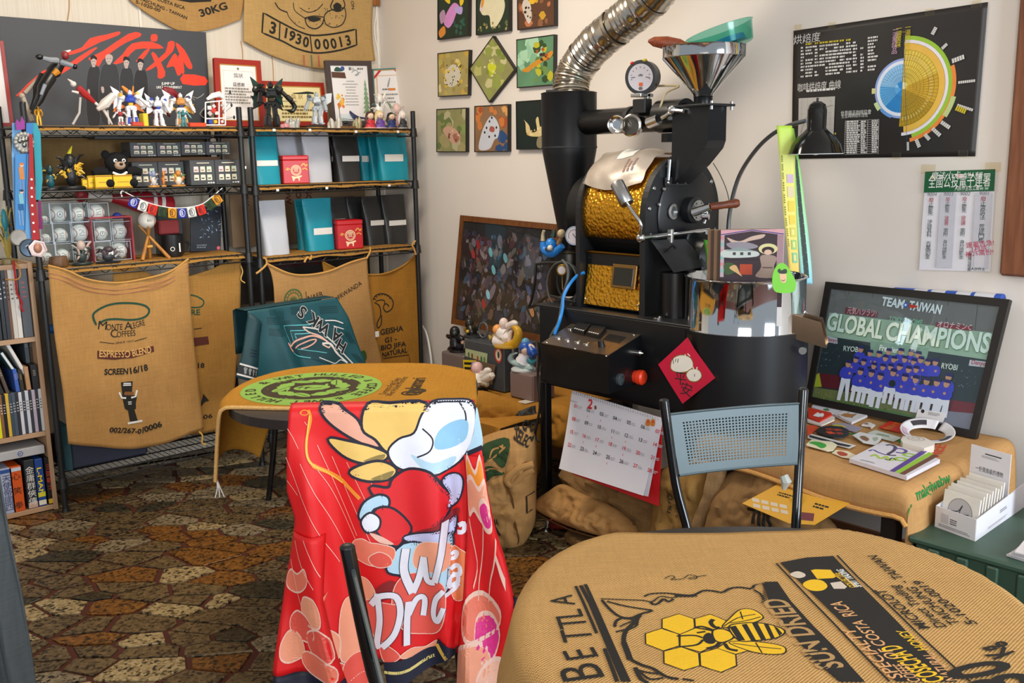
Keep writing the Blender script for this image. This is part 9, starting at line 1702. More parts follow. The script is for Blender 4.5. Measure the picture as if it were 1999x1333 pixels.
P.pg(A(blob([(1500,960),(1540,945),(1585,985),(1580,1025),(1530,1030),(1490,1000)],4)),IK); P.pg(A(blob([(1565,930),(1640,915),(1720,950),(1720,990),(1640,1020),(1580,1000)],4)),HY); P.ln(A(blob([(1565,930),(1640,915),(1720,950),(1720,990),(1640,1020),(1580,1000)],4)),.003,IK,True)
P.pg(A(blob([(1690,900),(1800,870),(1950,870),(2080,900),(2130,940),(2060,985),(1900,1005),(1770,1005)],4)),HY); P.ln(A(blob([(1690,900),(1800,870),(1950,870),(2080,900),(2130,940),(2060,985),(1900,1005),(1770,1005)],4)),.003,IK,True)
for L in ([(1695,900),(1745,890),(1820,1005),(1765,1005)],[(1790,882),(1830,875),(1905,1005),(1865,1006)],[(1870,868),(1915,868),(1985,1000),(1945,1004)],[(1960,868),(2000,878),(2050,985),(2020,992)],[(2040,890),(2070,905),(2110,950),(2085,970)]): P.pg(A(L),IK)
for L,w in (([(1420,905),(1480,895),(1560,920)],.005),([(1285,970),(1420,965),(1490,985)],.004),([(1310,1055),(1440,1040),(1490,1000)],.004),([(1570,840),(1550,865),(1580,900),(1620,905)],.007),([(1520,1070),(1590,1050),(1620,1020)],.006),([(1660,1030),(1690,1070),(1760,1085)],.006),([(1470,935),(1480,945)],.014)): P.ln(A(cur(L,4)),w,IK)
for L,w in (([(690,680),(860,685),(1020,690),(1090,700),(1160,660),(1250,670),(1310,650)],.003),([(700,690),(760,760),(840,820),(930,830),(1000,800),(1100,770)],.005),([(740,700),(880,735),(1040,760),(1090,765)],.004),([(800,900),(810,860),(850,835),(930,840),(985,850)],.005),([(810,940),(870,925),(960,900),(980,850)],.004),([(840,900),(900,870),(960,850)],.003),([(1080,700),(1100,720),(1140,715),(1180,680),(1220,700),(1260,680)],.005),([(1030,660),(1090,640),(1200,635),(1310,645),(1390,650),(1440,640)],.004),([(1440,640),(1500,615),(1580,620),(1640,630),(1700,600),(1780,590),(1860,600),(1890,580)],.005),([(1270,655),(1390,655),(1440,650)],.008),([(1000,800),(960,860),(890,930),(870,1000),(890,1090),(930,1160)],.007),([(870,1020),(900,1100),(920,1160)],.009),([(930,1160),(1010,1200),(1100,1230),(1200,1290),(1300,1310)],.006),([(960,1220),(1000,1300),(1060,1340)],.007),([(980,1240),(1060,1260),(1150,1270),(1200,1290)],.004),([(1000,1260),(1080,1310),(1180,1300)],.004),([(1190,525),(1240,500),(1270,515),(1240,530),(1330,525),(1380,495),(1440,505),(1430,525),(1380,520),(1520,498)],.002)): P.ln(A(cur(L,4)),w,IK)
P.ln(A([(570,565),(640,720),(740,950),(840,1180),(910,1330)]),.006,IK); P.ln(A([(535,575),(610,720),(700,930),(800,1170),(870,1330)]),.007,IK); P.ln(A([(495,580),(560,720),(660,950)]),.005,IK); P.ln(A([(720,1070),(770,1200),(820,1330)]),.006,IK)
for ch,a,b_,hh in (('B',(730,1300),(655,1165),.062),('E',(690,1155),(620,1035),.050),('T',(640,1010),(600,905),.048),('T',(590,890),(565,830),.046),('L',(560,820),(530,755),.046),('A',(497,735),(462,640),.040)): P.sn(ch,*A([a,b_]),hh,IK)
P.ln(A([(1330,1310),(1420,1325)]),.004,IK)
# SUN DRIED band
P.pg(Bq([(-30,550),(75,548),(180,700),(360,900),(520,1060),(640,1200),(760,1330),(560,1330),(440,1230),(300,1090),(190,950),(90,820),(10,720)]),IK)
JP2=Q('#b08a56',.95,0,.1,200); P.sn('SUN',*Bq([(600,1215),(390,1010)]),.040,JP2,.02); P.sn('DRIED',*Bq([(365,965),(125,680)]),.040,JP2,.02)
for k in range(9): P.ln(Bq([(5-k*2,560+k*16),(-30-k*3,570+k*18)]),.002,IK); P.ln(Bq([(330+k*34,1120+k*24),(290+k*36,1135+k*24)]),.0035,IK)
for L in ([(-120,580),(-40,560),(0,640)],[(-110,610),(-60,640),(-30,690)]): P.ln(Bq(L),.004,IK)
# black label block
P.pg(Bq([(95,400),(300,360),(510,345),(740,590),(1000,850),(1250,1110),(1480,1330),(1000,1330),(800,1090),(590,880),(400,690),(240,540)]),IK); P.ln(Bq([(65,405),(240,590),(440,800),(640,1010),(950,1330)]),.0035,IK); P.ln(Bq([(540,340),(700,510),(900,690),(1150,930),(1400,1170),(1580,1330)]),.0035,IK)
WHP=Q('#cdbfae',.9,0,.1,200); P.pg(Bq(blob([(178,485),(230,468),(285,485),(290,508),(240,522),(185,505)],4)),WHP); P.pg(Bq([(335,460),(370,452),(490,455),(532,510),(510,522),(385,528)]),HY); P.pg(Bq(blob([(272,570),(330,535),(420,540),(465,585),(420,618),(330,615)],4)),HY); P.pg(Bq([(485,560),(570,548),(618,590),(600,605),(515,605)]),WHP)
P.sn('SPIRIT TRADING',*Bq([(735,590),(585,450)]),.013,STK,.02); P.sn('COLLECTIVE',*Bq([(700,592),(555,478)]),.013,HY,.02)
PKP=Q('#d8a06a',.9,0,.1,200); P.sn('SPECIALTY',*Bq([(1060,1300),(660,915)]),.020,PKP,.01); P.sn('OF COSTA',*Bq([(1035,1150),(735,850)]),.020,PKP,.01); P.sn('RICA',*Bq([(700,815),(575,700)]),.024,PKP,.01); P.sn('COSECHA D',*Bq([(1390,1320),(1010,1040)]),.032,HY,.02); P.sn('HONEY',*Bq([(1260,1080),(1080,925)]),.018,HY,.01); P.sn('NATURAL',*Bq([(1490,1320),(1290,1110)]),.018,PKP,.01); P.sn('COFFEE',*Bq([(1200,1330),(1060,1190)]),.018,PKP,.01)
P.sn('MICROLOT',*Bq([(1270,910),(910,610)]),.019,IK,.015); P.sn('Direct Trading',*Bq([(1400,900),(1010,575)]),.018,IK,.015); P.sn('TAICHUNG',*Bq([(1510,880),(1150,590)]),.018,IK,.015); P.sn('- TAIWAN',*Bq([(1100,555),(850,345)]),.018,IK,.015); P.sn('5-1020-0019',*Bq([(1640,880),(1195,540)]),.017,IK,.015)
P.sn('30',*Bq([(2080,1330),(1790,1150)]),.10,IK,.03); P.sn('Kg',*Bq([(1925,1100),(1770,1030)]),.045,IK,.03); P.mk('printed_design',t)
# -- chairs
TUBE=Q('#101316',.18,.35,.03,coat=.6); PERF=Q('#4b595d',.42,.25,.05,40)
def frame(c,rt,fw):
 rt=V(rt).normalized(); fw=V(fw).normalized(); c=V(c); return lambda x,y,z:c+rt*x+fw*y+V((0,0,z))
def chair(label,L,wt=.20,wb=.155,zt=.84,panel=True,holes=True,seat=True,bow=.012):
 """local frame L(x right, y forward, z up); backrest at y=0"""
 t=thing('metal_chair',label,'chair',L(0,.2,0))
 for s in(-1,1):
  MB().tb(cur([tuple(L(s*wt,-.07,zt)),tuple(L(s*(wt*.55+wb*.45),-.04,zt*.75)),tuple(L(s*wb,0,.46)),tuple(L(s*(wb+.01),-.02,.25)),tuple(L(s*(wb+.03),-.06,0.0))],5),.0125,12).mk('leg',TUBE,t)
  MB().ell(L(s*wt,-.07,zt),(.0128,.0128,.006),12).mk('end_cap',BLACK,t)
  MB().tb([L(s*(wb+.005),.36,.45),L(s*(wb+.01),.38,.25),L(s*(wb+.02),.40,0)],.012,12).mk('leg',TUBE,t)
  MB().tb([L(s*wb,.0,.435),L(s*wb,.37,.44)],.010,10).mk('side_rail',TUBE,t)
 m=MB(); 
 if seat: m.pri([(-.19,.0),(.19,.0),(.20,.36),(.15,.40),(-.15,.40),(-.20,.36)],.45,.475,lambda u,v,n:L(u,v,n)); m.mk('seat',Q('#1b1d1f',.5,0,.05,60,.2),t)
 if panel:
  def pf(u,v,n=0): # u -1..1, v 0..1
   z=zt-.035-.155*(1-v); k=(z-.46)/(zt-.46); hw=wb+(wt-wb)*k; return L(u*(hw-.006),-.07*k-bow*(1-u*u)+n,z)
  mp=MB(); nx,ny=32,15
  mu,mv=.13,.14
  if holes:
   # solid rim and a grid of holes
   for (a0,a1,b0,b1) in((-1,1,0,mv),(-1,1,1-mv,1),(-1,-1+mu*1.4,mv,1-mv),(1-mu*1.4,1,mv,1-mv)): mp.gr(lambda a,b:pf(a0+(a1-a0)*a,b0+(b1-b0)*b),16 if a1-a0>1 else 2,2 if b1-b0<.3 else 6,smooth=False)
   U0,U1,V0,V1=-1+mu*1.4,1-mu*1.4,mv,1-mv
   for i in range(nx):
    for j in range(ny):
     u0,u1=U0+(U1-U0)*i/nx,U0+(U1-U0)*(i+1)/nx; v0,v1=V0+(V1-V0)*j/ny,V0+(V1-V0)*(j+1)/ny; cu,cv=(u0+u1)/2,(v0+v1)/2
     o=[(u0,v0),(u1,v0),(u1,v1),(u0,v1)]; r_=.27; q=[(cu+(a-cu)*2*r_*.98,cv+(b-cv)*2*r_*.98) for a,b in o]
     vs=[pf(*p) for p in o+q]; mp.add(vs,[[k,(k+1)%4,4+(k+1)%4,4+k] for k in range(4)],0,False)
  else: mp.gr(lambda a,b:pf(-1+2*a,b),12,4)
  o=mp.mk('backrest',PERF,t); sol(o,.0015,0)
  for v in(0,1): MB().tb([pf(-1+2*k/12,v) for k in range(13)],.0035,6).mk('panel_edge',PERF,t)
 return t
pL,pR=PZ(1287,783,.84),PZ(1577,760,.84); rtv=(pL-pR); rtv.z=0; cR=(pL+pR)/2; wR=rtv.length/2; rtn=rtv.normalized(); fwn=V((-rtn.y,rtn.x,0)); fwn=fwn if fwn.dot(V((dr_.c.x,dr_.c.y,0))-cR)>0 else -fwn
base=V((cR.x,cR.y,0))+fwn*.07
chair('black metal chair with a perforated grey back panel facing the foreground table',frame(base,rtn,fwn),wR-.0125,.148,.84)
# chair seen edge on in the foreground left of the front table
pt0=PZ(678,1068,.84); rn=V((pt0.x,pt0.y,0)).normalized(); d0_=rn.copy()*V((pt0.x,pt0.y,0)).length
for _ in range(6): fw_=V((rn.y,-rn.x,0)); rn=(d0_-fw_*.112).normalized()
c0=V((pt0.x,pt0.y,0))-rn*.235+fw_*.07
chair('black metal chair in the near foreground, seen edge on with one back post in view',frame(c0,-rn,fw_),.235,.185,.84,True,True,True,0)
# jersey chairs
pj=PZ(745,789,.845); pj0=V((pj.x,pj.y,0)); cj=pj0+FH*.07+FH*.02; chair('black metal chair under the red printed jersey at the middle table',frame(cj,UH,FH),.2,.155,.835,True,False)
pt1=(PZ(480,606,.85)+PZ(655,582,.85))/2; rt1=PZ(655,582,.85)-PZ(480,606,.85); rt1.z=0; rt1n=rt1.normalized(); fb=V((rt1n.y,-rt1n.x,0)); fb=fb if fb.dot(V((dl_.c.x,dl_.c.y,0))-V((pt1.x,pt1.y,0)))>0 else -fb
chair('black metal chair under the teal jersey on the far side of the middle table',frame(V((pt1.x,pt1.y,0))+fb*.05,rt1n,fb),.18,.145,.835,True,False)
# ---- red jersey
pl=Plane(V((pj.x,pj.y,0))-FH*.015,UH,VZ+FH*.0); uv=pl.px
zT=uv(745,789)[1]; zmid=uv(745,1000)[1]
def redh(u,v):
 d=max(0,zT-v); s=min(1,d/.35); c_=uv(745,900)[0]
 x=u-c_
 h=.018*sin(x*38+v*5)*s*(.3+min(1,abs(x)*5))+.014*nz(x*9,v*4,3)*s+.05*s*s*(1-min(1,abs(x)/.25))*.5+.03*d*.6
 # soft roll over the top rail
 if d<.02: h-=.02*(1-d/.02)**2
 # left arm fold
 fx=(x+.20-.10*d); h+=.028*math.exp(-(fx/.03)**2)*min(1,max(0,(d-.08)/.15))
 # deep fold at right where sleeve starts
 fx=(x-.165-.02*d); h-=.035*math.exp(-(fx/.018)**2)*min(1,max(0,(d-.12)/.2))
 return h
pl.h=redh
RDJ=Q('#e0151b',.55,0,.06,8,.05); NVY=Q('#151a30'); t=thing('red_jersey','red jersey with clouds and brush lettering draped over the front chair','jersey',pl.at(0,zT))
def tabs(pts): return sorted([(uv(*p)[1],uv(*p)[0]) for p in pts])
Lb=tabs([(565,787),(562,850),(560,960),(577,1010),(570,1060),(556,1150),(548,1220),(545,1262),(560,1333),(565,1400)]); Rb=tabs([(925,786),(935,840),(942,890),(952,960),(965,1020),(985,1080),(1004,1160),(1000,1200),(990,1260),(988,1333),(985,1400)])
mb=MB(); vB=uv(745,1272)[1]
def body(a,b):
 # bottom edge differs across: left and right panels (sleeves) hang lower
 v=zT+.0+(vB-zT)*b; l,r_=interp(Lb,v),interp(Rb,v); u=l+(r_-l)*a; return (u,v)
mb=fieldcloth(pl,Lb,Rb,vB,zT,60,60); o=mb.mk('body',RDJ,t); sol(o,.003,1)
# front flap behind the chair back (top roll and far side)
def flap(a,b):
 l,r_=interp(Lb,zT),interp(Rb,zT); u=l+(r_-l)*a; ang=pi/2*min(1,b*4); p=pl.at(u,zT); k=max(0,b-.25); return p+FH*(.006+.03*sin(ang))+V((0,0,-.004-.012*b-k*.30))
m=MB().gr(lambda a,b:flap(a,b) if b>0 else pl.at(interp(Lb,zT)+(interp(Rb,zT)-interp(Lb,zT))*a,zT),30,12); o=m.mk('collar_flap',RDJ,t); sol(o,.003,0)
def sleeve(nm,left,right,y0,y1,off,cuff,cy):
 Lt,Rt=tabs(left),tabs(right); v1,v0=uv(745,y0)[1],uv(745,y1)[1]; vc=uv(745,cy)[1]
 def fs(a,b,va,vb): v=va+(vb-va)*b; l,r_=interp(Lt,v),interp(Rt,v); s=2*a-1; c_,w=(l+r_)/2,(r_-l)/2; q=pl.at(c_+w*s,v); return q+pl.n*(off*math.sqrt(max(0,1-s*s))*min(1,.35+b)+.004)
 o=MB().gr(lambda a,b:fs(a,b,v1,vc),16,24).mk(nm,RDJ,t); sol(o,.003,0)
 o=MB().gr(lambda a,b:fs(a,b,vc,v0),16,8).mk(cuff,NVY,t); sol(o,.004,0); return fs
sl=sleeve('sleeve',[(577,1030),(556,1140),(547,1220),(540,1290),(545,1420)],[(640,1030),(640,1150),(668,1260),(690,1333),(690,1420)],1030,1420,.028,'cuff',1300)
sr=sleeve('sleeve',[(905,880),(912,960),(910,1060),(905,1160),(895,1260),(892,1333),(895,1420)],[(943,890),(952,960),(968,1030),(988,1090),(1004,1160),(992,1250),(986,1333),(985,1420)],890,1420,.03,'cuff',1385)
# cuff of the right sleeve seen at its outer edge, navy hem of the body
P=Pn(pl.at,.003,.00012,.007); P.inc=.25; J=lambda L:[uv(520+x/4,760+y/4) for x,y in L]; K2=lambda L:[uv(520+x/4,1000+y/4) for x,y in L]
LINE=Q('#1a1a2e'); PEA,PEAd,COR=Q('#f0a080',.55),Q('#ea7a62',.55),Q('#e2564a',.55); CRM,YLW,OLV=Q('#e6b45c',.55),Q('#ecc46c',.55),Q('#8f7a42',.55); WHI,LBL,MBL,LAV=Q('#e9ecf8',.55),Q('#b4d8ee',.55),Q('#8fc4e6',.55),Q('#c3c4e8',.55); WL=Q('#f0c8b8',.55); FLM=Q('#f0902a',.55); MRN=Q('#8a1c22',.55); PNK=Q('#e0308a',.55)
def cloud(pts,m_,F_=K2,w=.0022,col=None): b_=blob(pts,4); P.pg(F_(b_),m_); P.ln(F_(b_),w,col or WL,True)
# thin diagonal lines
for k in range(13): x=160+k*118; P.ln(J(cur([(x,520+40*(k%3)),(x+130,800),(x+300,1120),(x+420,1330)],4)),.0012,WL) if x<760 else None
for L in ([(170,300),(210,360),(260,450)],[(165,700),(260,800)],[(400,430),(560,780),(720,1110)],[(300,250),(320,275)]): P.ln(J(L),.0012,WL)
# flame trail
P.ln(J(cur([(330,160),(350,230),(320,380),(330,500),(380,580),(480,640),(580,690),(660,760),(740,830)],5)),[.006]*20+[.010]*21,FLM); P.ln(J(cur([(340,200),(320,400),(345,540),(470,640),(600,720)],5)),.004,Q('#f4c04a',.55)); P.ring(*J([(300,180)])[0],.008,.012,FLM,sy=.6)
# abstract cream, white and blue cloud shapes (plain stand-in)
def sh(pts,m_,w=.009): b_=blob(pts,4); P.ln(J(b_),w*1.6,LINE,True); P.pg(J(b_),m_)
sh([(430,125),(540,128),(600,160),(700,230),(760,320),(900,400),(880,440),(740,400),(560,300),(460,210)],Q('#e8a890',.55))
sh([(490,390),(620,400),(800,440),(940,500),(900,545),(760,555),(600,500)],YLW); P.pg(J(blob([(760,550),(860,510),(930,500),(900,545)],3)),OLV)
sh([(660,640),(760,580),(900,560),(1010,620),(960,680),(800,690)],YLW); P.pg(J(blob([(820,685),(940,640),(1000,630),(950,690)],3)),OLV)
sh([(790,130),(960,125),(1240,125),(1230,330),(1100,420),(960,480),(860,380),(760,300)],YLW)
sh([(960,480),(1040,390),(1160,340),(1220,200),(1300,110),(1450,95),(1600,110),(1630,240),(1590,420),(1500,560),(1350,640),(1160,630),(1020,590)],WHI,.007)
P.pg(J(blob([(1340,330),(1450,250),(1570,240),(1560,380),(1450,450),(1320,450)],4)),MBL); P.pg(J(blob([(1130,500),(1300,560),(1480,520),(1420,620),(1250,620)],4)),LBL); P.ln(J(cur([(1220,300),(1300,380),(1280,470),(1180,520)],4)),.004,LINE); P.ln(J(cur([(1500,100),(1550,170),(1560,240)],4)),.004,LINE)
P.pg(J(blob([(1640,140),(1665,230),(1690,430),(1600,480),(1560,500),(1620,330)],4)),LBL); P.ln(J([(1690,440),(1570,500)]),.012,LINE)
sh([(820,750),(960,760),(1000,690),(1120,620),(1280,640),(1380,760),(1440,860),(1400,980),(1260,1060),(1100,1080),(960,920)],Q('#de1a24',.55)); sh([(1380,700),(1480,660),(1530,720),(1500,860),(1420,930),(1430,820)],LAV,.006)
sh([(740,960),(780,860),(880,810),(950,830),(950,890),(850,900),(790,990)],LBL,.008); sh([(850,1000),(880,910),(1000,920),(1130,1050),(1080,1130),(1020,1180),(900,1090)],Q('#dc1a24',.55),.008); sh([(760,1000),(820,940),(890,980),(880,1050),(800,1070)],WHI,.007); P.pg(J(blob([(820,1080),(920,1110),(1010,1170),(900,1150)],3)),Q('#e8b8a8',.55)); 
P.pg(J(blob([(1150,1090),(1380,1010),(1490,930),(1500,980),(1400,1080),(1220,1100)],3)),MRN); sh([(1080,1130),(1200,1100),(1400,1060),(1480,1000),(1450,1150),(1330,1190),(1180,1180)],LAV,.006); 
sh([(1080,1180),(1330,1190),(1440,1140),(1440,1330),(1390,1560),(1100,1420),(960,1350)],LBL,.008)
P.pg(J(blob([(840,1560),(900,1480),(1000,1440),(1040,1540),(900,1600)],3)),MRN)
P.k+=2
for pts,m_ in (([(690,200),(760,165),(830,190),(900,200),(1010,240),(1000,330),(880,370),(760,350),(680,290)],PEAd),([(820,300),(900,260),(980,300),(990,360),(900,380),(830,350)],COR),([(1150,330),(1200,220),(1330,195),(1440,260),(1430,400),(1300,440),(1180,420)],PEA),([(1020,520),(1120,450),(1300,480),(1400,560),(1390,800),(1300,920),(1100,880),(1000,700)],COR),([(720,480),(800,480),(860,560),(860,640),(760,660),(700,580)],PEA),([(780,660),(940,650),(1080,700),(1060,850),(900,960),(820,860)],COR),([(600,720),(650,640),(740,700),(800,900),(820,1080),(640,1100),(600,960)],PEA),([(410,950),(440,840),(520,810),(600,900),(600,1040),(520,1070),(440,1050)],PEA),([(280,1200),(330,1080),(430,1040),(480,1100),(430,1180),(300,1250)],PEA),([(440,1130),(480,1060),(580,1060),(660,1150),(650,1250),(560,1280),(480,1230)],COR),([(420,1180),(480,1230),(600,1280),(800,1200),(820,1330),(420,1330)],COR),([(640,1100),(780,1060),(860,1180),(760,1330),(640,1240)],COR),([(900,960),(1000,990),(1060,1060),(940,1100)],COR),([(1060,1060),(1140,1010),(1250,1020),(1340,960),(1330,1030),(1200,1080)],PEA),([(150,760),(190,700),(270,710),(320,660),(400,680),(410,740),(340,830),(290,920),(220,930),(150,860)],PEAd),([(1440,300),(1500,280),(1580,360),(1570,600),(1480,680),(1440,560)],Q('#e07a4a',.55))):
 cloud(pts,m_)
P.pg(K2([(320,650),(440,610),(512,545),(490,600),(410,690)]),PEAd); P.ring(*K2([(225,770)])[0],.018,.0195,WL,.5,5.5,20); P.ring(*K2([(370,740)])[0],.013,.0145,WL,1,6,18); P.ring(*K2([(575,1210)])[0],.016,.0175,WL,3,7.5,18)
P.k+=3
WB2=Q('#e4e2ee',.55)
BL_=(([(1100,250),(1085,420),(1150,600)],.020),([(1150,600),(1200,480),(1235,320)],.017),([(1235,320),(1260,500),(1320,510)],.016),([(1320,510),(1370,300),(1400,60)],.017),([(880,580),(900,780),(880,960),(900,1000)],.017),([(830,680),(900,600),(1020,600),(1060,720),(1020,880),(920,990)],.016),([(1120,660),(1110,800),(1110,980)],.016),([(1120,760),(1180,650),(1240,650),(1230,780)],.015),([(1390,570),(1330,640),(1310,760),(1340,810),(1390,700)],.014))
for s_,w in BL_: P.ln(K2(cur(s_,6)),w*1.18,LINE)
P.k+=3
for s_,w in BL_: P.ln(K2(cur(s_,6)),w,WB2)
for s_,w in (([(1440,440),(1500,410),(1510,470),(1440,500),(1440,560),(1510,540)],.012),([(1400,610),(1470,590),(1500,500),(1450,480)],.012),([(1500,110),(1540,90),(1540,150),(1490,160)],.012),([(1440,330),(1490,310),(1470,360),(1440,360)],.010)): P.ln(K2(cur(s_,4)),w,WB2)
# navy hem with yellow stripe
P.pg(K2([(930,1095),(1150,1070),(1330,1010),(1345,940),(1470,1040),(1500,1010),(1480,1080),(1350,1150),(1130,1250),(960,1260)]),NVY); P.ln(K2(cur([(940,1170),(1130,1160),(1320,1085)],4)),.008,Q('#d8c87a')); P.ln(K2(cur([(1335,990),(1370,1050),(1410,1105)],4)),.010,Q('#d8b04a')); P.mk('printed_design',t)
# prints on the sleeves
def sprint(fs,draw,va,vb):
 P=Pn(lambda u,v,n:fs(u,v,va,vb)+pl.n*n,.004,.0001,.12); draw(P); P.mk('sleeve_print',t)
def d_r(P):
 for L,m_ in (([(.15,.0),(.5,.06),(.85,.0),(.9,.12),(.5,.14),(.1,.1)],FLM),([(.05,.1),(.3,.08),(.6,.12),(.95,.09),(.95,.2),(.6,.24),(.3,.2),(.1,.22)],PEA),([(.55,.18),(.8,.16),(.95,.2),(.9,.26),(.7,.27),(.55,.23)],PNK),([(.05,.55),(.4,.52),(.75,.58),(.7,.66),(.3,.7),(.05,.66)],PEAd),([(.3,.62),(.6,.60),(.8,.68),(.7,.78),(.4,.76)],PNK),([(.0,.74),(.25,.70),(.6,.74),(.65,.86),(.2,.9),(.0,.88)],PEA),([(.4,.84),(.7,.78),(.95,.80),(.95,.96),(.5,.97)],Q('#f0b8a0',.55)),([(.05,.92),(.35,.88),(.7,.92),(.6,1),(.1,1)],COR)): b_=[(min(.99,max(.01,a)),min(1,max(0,b))) for a,b in blob(L,4)]; P.pg(b_,m_); P.ln(b_,.02,WL,True)
 for L in ([(.1,.24),(.3,.4),(.2,.5)],[(.6,.26),(.35,.45),(.3,.55)],[(.95,.3),(.6,.45),(.5,.55)]): P.ln(cur(L,4),.015,WL)
 P.ln(cur([(.8,.36),(.84,.42),(.9,.47)],4),.06,WL)
sprint(sr,d_r,uv(745,890)[1],uv(745,1385)[1])
def d_l(P):
 for L,m_ in (([(.02,.33),(.1,.27),(.3,.28),(.5,.22),(.62,.3),(.5,.38),(.3,.42),(.08,.4)],PEAd),([(.45,.5),(.55,.42),(.8,.42),(.9,.5),(.85,.6),(.6,.62),(.48,.58)],PEA),([(.2,.62),(.35,.55),(.6,.58),(.7,.68),(.5,.76),(.25,.72)],COR),([(.55,.68),(.8,.62),(.98,.68),(.98,.82),(.7,.86),(.55,.78)],COR),([(.08,.78),(.2,.7),(.4,.74),(.45,.86),(.25,.92),(.1,.88)],PEA),([(.4,.86),(.7,.82),(.95,.88),(.9,.99),(.5,.99)],PEAd)): b_=[(min(.99,max(.01,a)),min(1,max(0,b))) for a,b in blob(L,4)]; P.pg(b_,m_); P.ln(b_,.014,WL,True)
 for L in ([(.1,.05),(.4,.2),(.8,.34)],[(.05,.2),(.3,.36),(.45,.5)],[(.4,.02),(.7,.14),(.95,.26)]): P.ln(cur(L,4),.008,WL)
sprint(sl,d_l,uv(745,1030)[1],uv(745,1300)[1])
# outer navy strip of the right cuff
q=Quad(pl.at(*uv(985,1265),.02),pl.at(*uv(992,1290),-.01),pl.at(*uv(1012,1165),-.02),pl.at(*uv(1003,1150),.01)); m=MB(); m.pri([(0,0),(q.w,0),(q.w,q.hh),(0,q.hh)],-.004,.004,q.m()); m.mk('cuff_edge',NVY,t); P=Pn(q.m(),.005); P.tx('B',q.w*.5,q.hh*.75,.012,RED,rot=-1.2,bold=.03); P.mk('cuff_letter',t)
# ---- teal jersey
pl2=Plane(V((pt1.x,pt1.y,0))-fb*.0,(UH+ (rt1n-UH)*.0),VZ); pl2=Plane(V((pt1.x,pt1.y,0)),rt1n,VZ); 
if pl2.n.dot(CAM-pl2.o)<0: pl2.n=-pl2.n
uv2=pl2.px; zt2=uv2(570,592)[1]
def th(u,v):
 a=uv2(520,660); d=max(0,uv2(565,590)[1]-v); return .016*nz(u*8,v*7,2)*min(1,d*6)+.02*math.exp(-((u-a[0]-.25*d)/.03)**2)*min(1,d*8)-.018*math.exp(-((u-a[0]-.06-.3*d)/.03)**2)*min(1,d*8)+.02+.2*d
pl2.h=th; TJ=Q('#0c4a52',.6,0,.08,20); TJD=Q('#0a383f'); t=thing('teal_jersey','dark teal team jersey draped upside down over the far chair','jersey',pl2.at(*uv2(570,600)))
tl=cur([uv2(478,607),uv2(500,603),uv2(560,594),uv2(620,582),uv2(645,579),uv2(655,582)],5)
Lb2=sorted([(uv2(*p)[1],uv2(*p)[0]) for p in((478,606),(474,640),(472,700),(470,780))]); Rb2=sorted([(uv2(*p)[1],uv2(*p)[0]) for p in((652,580),(668,615),(682,660),(692,705),(694,780))])
zt_l,zt_r=uv2(478,606)[1],uv2(652,580)[1]; vb2=uv2(570,775)[1]
def tf(a,b):
 vt=zt_l+(zt_r-zt_l)*a; v=vt+(vb2-vt)*b; return (interp(Lb2,v)+(interp(Rb2,v)-interp(Lb2,v))*a,v)
o=MB().gr(lambda a,b:pl2.at(*tf(a,b)),44,30,uvf=lambda a,b:tf(a,b)).mk('body',TJ,t); sol(o,.003,0)
o=MB().gr(lambda a,b:pl2.at(*tf(a,0))-pl2.n*(.10*min(1,b*3)+.02)+V((0,0,.0 if b<.34 else -(b-.34)*.3)),30,8).mk('collar_flap',TJD,t); sol(o,.003,0)
P=Pn(pl2.at,.003,.00012,.008); P.inc=.3; G3=lambda L:[uv2(430+x/6.893,570+y/6.893) for x,y in L]; BKL,WLN,TQL=Q('#0f1a1c'),Q('#d8d4d0'),Q('#5fc0c8'); DKL=Q('#0b3c42')
r=random.Random(5)
for gx,gy,dx,dy,n_ in ((700,250,0,110,5),(1280,190,240,-10,4),(1380,330,0,130,5),(560,330,200,0,4),(720,380,160,0,4),(580,480,190,0,4),(900,200,150,-10,4),(620,220,0,80,4),(1580,520,80,150,3),(1640,800,90,120,3),(1020,380,120,0,3),(360,300,20,120,3)):
 for k in range(n_): ox,oy=(k*26,0) if abs(dy)>abs(dx) else (0,k*26); P.ln(G3([(gx+ox,gy+oy),(gx+dx+ox,gy+dy+oy)]),.004,DKL)
P.pg(G3([(795,440),(1130,425),(1320,380),(1560,800),(1640,940),(1380,950),(860,790),(830,680)]),DKL); P.ln(G3([(850,690),(835,640),(795,445),(1000,430),(1130,425),(1180,400)]),.004,TQL); P.ln(G3([(910,640),(888,510),(1090,495)]),.004,TQL); P.ln(G3([(950,610),(935,550),(1120,535)]),.004,TQL)
for L,w,m_ in (([(790,660),(850,700),(1000,610),(1150,570),(1280,610),(1340,660)],.008,Q('#e0a898')),([(790,660),(820,730),(860,780)],.008,Q('#e0a898')),([(1030,455),(1150,470),(1260,500),(1340,590),(1440,700),(1640,940)],.006,WLN),([(1030,455),(1100,520),(1240,570),(1330,650),(1400,740),(1450,800)],.006,Q('#e0b8a8')),([(930,740),(1000,680),(1100,630),(1190,620),(1150,670),(1060,720),(1000,745)],.006,Q('#e0a898')),([(1260,670),(1340,665),(1380,690),(1420,780),(1500,860),(1560,920)],.008,WLN),([(1260,680),(1330,720),(1350,700)],.006,Q('#e0b8a8')),([(860,790),(960,840),(1100,860)],.004,TQL),([(960,750),(1150,770),(1300,790)],.003,TQL),([(1200,850),(1320,900),(1400,925),(1470,880),(1540,910)],.004,WLN),([(1350,945),(1560,935)],.003,WLN),([(1330,370),(1460,370),(1560,405)],.005,WLN),([(1430,440),(1560,480)],.004,WLN)): P.ln(G3(cur(L,5)),w,m_)
P.k+=2
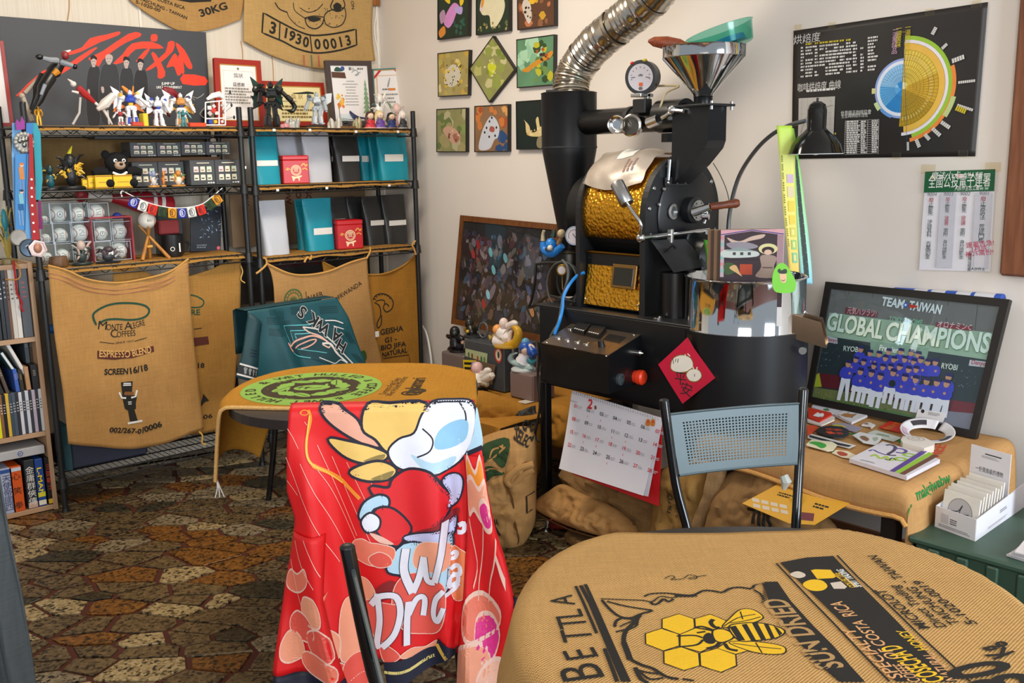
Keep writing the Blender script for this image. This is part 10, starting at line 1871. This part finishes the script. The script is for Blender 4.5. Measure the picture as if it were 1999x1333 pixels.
for ch,a,b_ in (('H',(1590,560),(1500,720)),('A',(1555,420),(1420,590)),('W',(1400,350),(1250,430)),('K',(1290,240),(1130,340)),('S',(1150,150),(1010,250))):
 p0,p1=G3([a,b_]); c_=((p0[0]+p1[0])/2,(p0[1]+p1[1])/2); an=math.atan2(p1[1]-p0[1],p1[0]-p0[0])
 P.tx(ch,c_[0],c_[1],.053,WLN,rot=math.atan2(G3([(1000,150)])[0][1]-G3([(1600,700)])[0][1],G3([(1000,150)])[0][0]-G3([(1600,700)])[0][0]),bold=.06); P.k+=2; P.tx(ch,c_[0],c_[1],.053,BKL,rot=math.atan2(G3([(1000,150)])[0][1]-G3([(1600,700)])[0][1],G3([(1000,150)])[0][0]-G3([(1600,700)])[0][0]),bold=.03)
P.mk('printed_emblem',t)
# sleeve at left
sp_=[uv2(*p) for p in((478,607),(492,625),(478,700),(474,736),(438,727),(452,690),(468,640))]; 
def slf(a,b): 
 l=[uv2(476,608),uv2(462,660),uv2(449,700),uv2(439,731)]; r_=[uv2(500,630),uv2(490,680),uv2(482,710),uv2(476,740)]; n=3; i=min(2,int(b*n)); k=b*n-i
 L_=[l[i][j]+(l[i+1][j]-l[i][j])*k for j in(0,1)]; R_=[r_[i][j]+(r_[i+1][j]-r_[i][j])*k for j in(0,1)]; return (L_[0]+(R_[0]-L_[0])*a,L_[1]+(R_[1]-L_[1])*a)
sfn=lambda a,b,n=0:pl2.at(*slf(a,b))+pl2.n*(.02*sin(pi*a)+.012+n); o=MB().gr(sfn,12,18).mk('sleeve',TJD,t); sol(o,.003,0)
P=Pn(sfn,.004,.0001,.1); P.rc(0,.72,1,.95,BKL); P.rc(0,.70,1,.735,WLN); P.rc(0,.91,1,.945,WLN)
for k in range(4): P.ln([(.2+.2*k,.76),(.3+.2*k,.88)],.07,Q('#8a8c8c')); P.ln([(.3+.2*k,.76),(.25+.2*k,.88)],.05,Q('#8a8c8c'))
for k in range(3): P.ln([(.3,.42+.05*k),(.85,.36+.05*k)],.025,Q('#12303a'))
P.mk('sleeve_print',t)
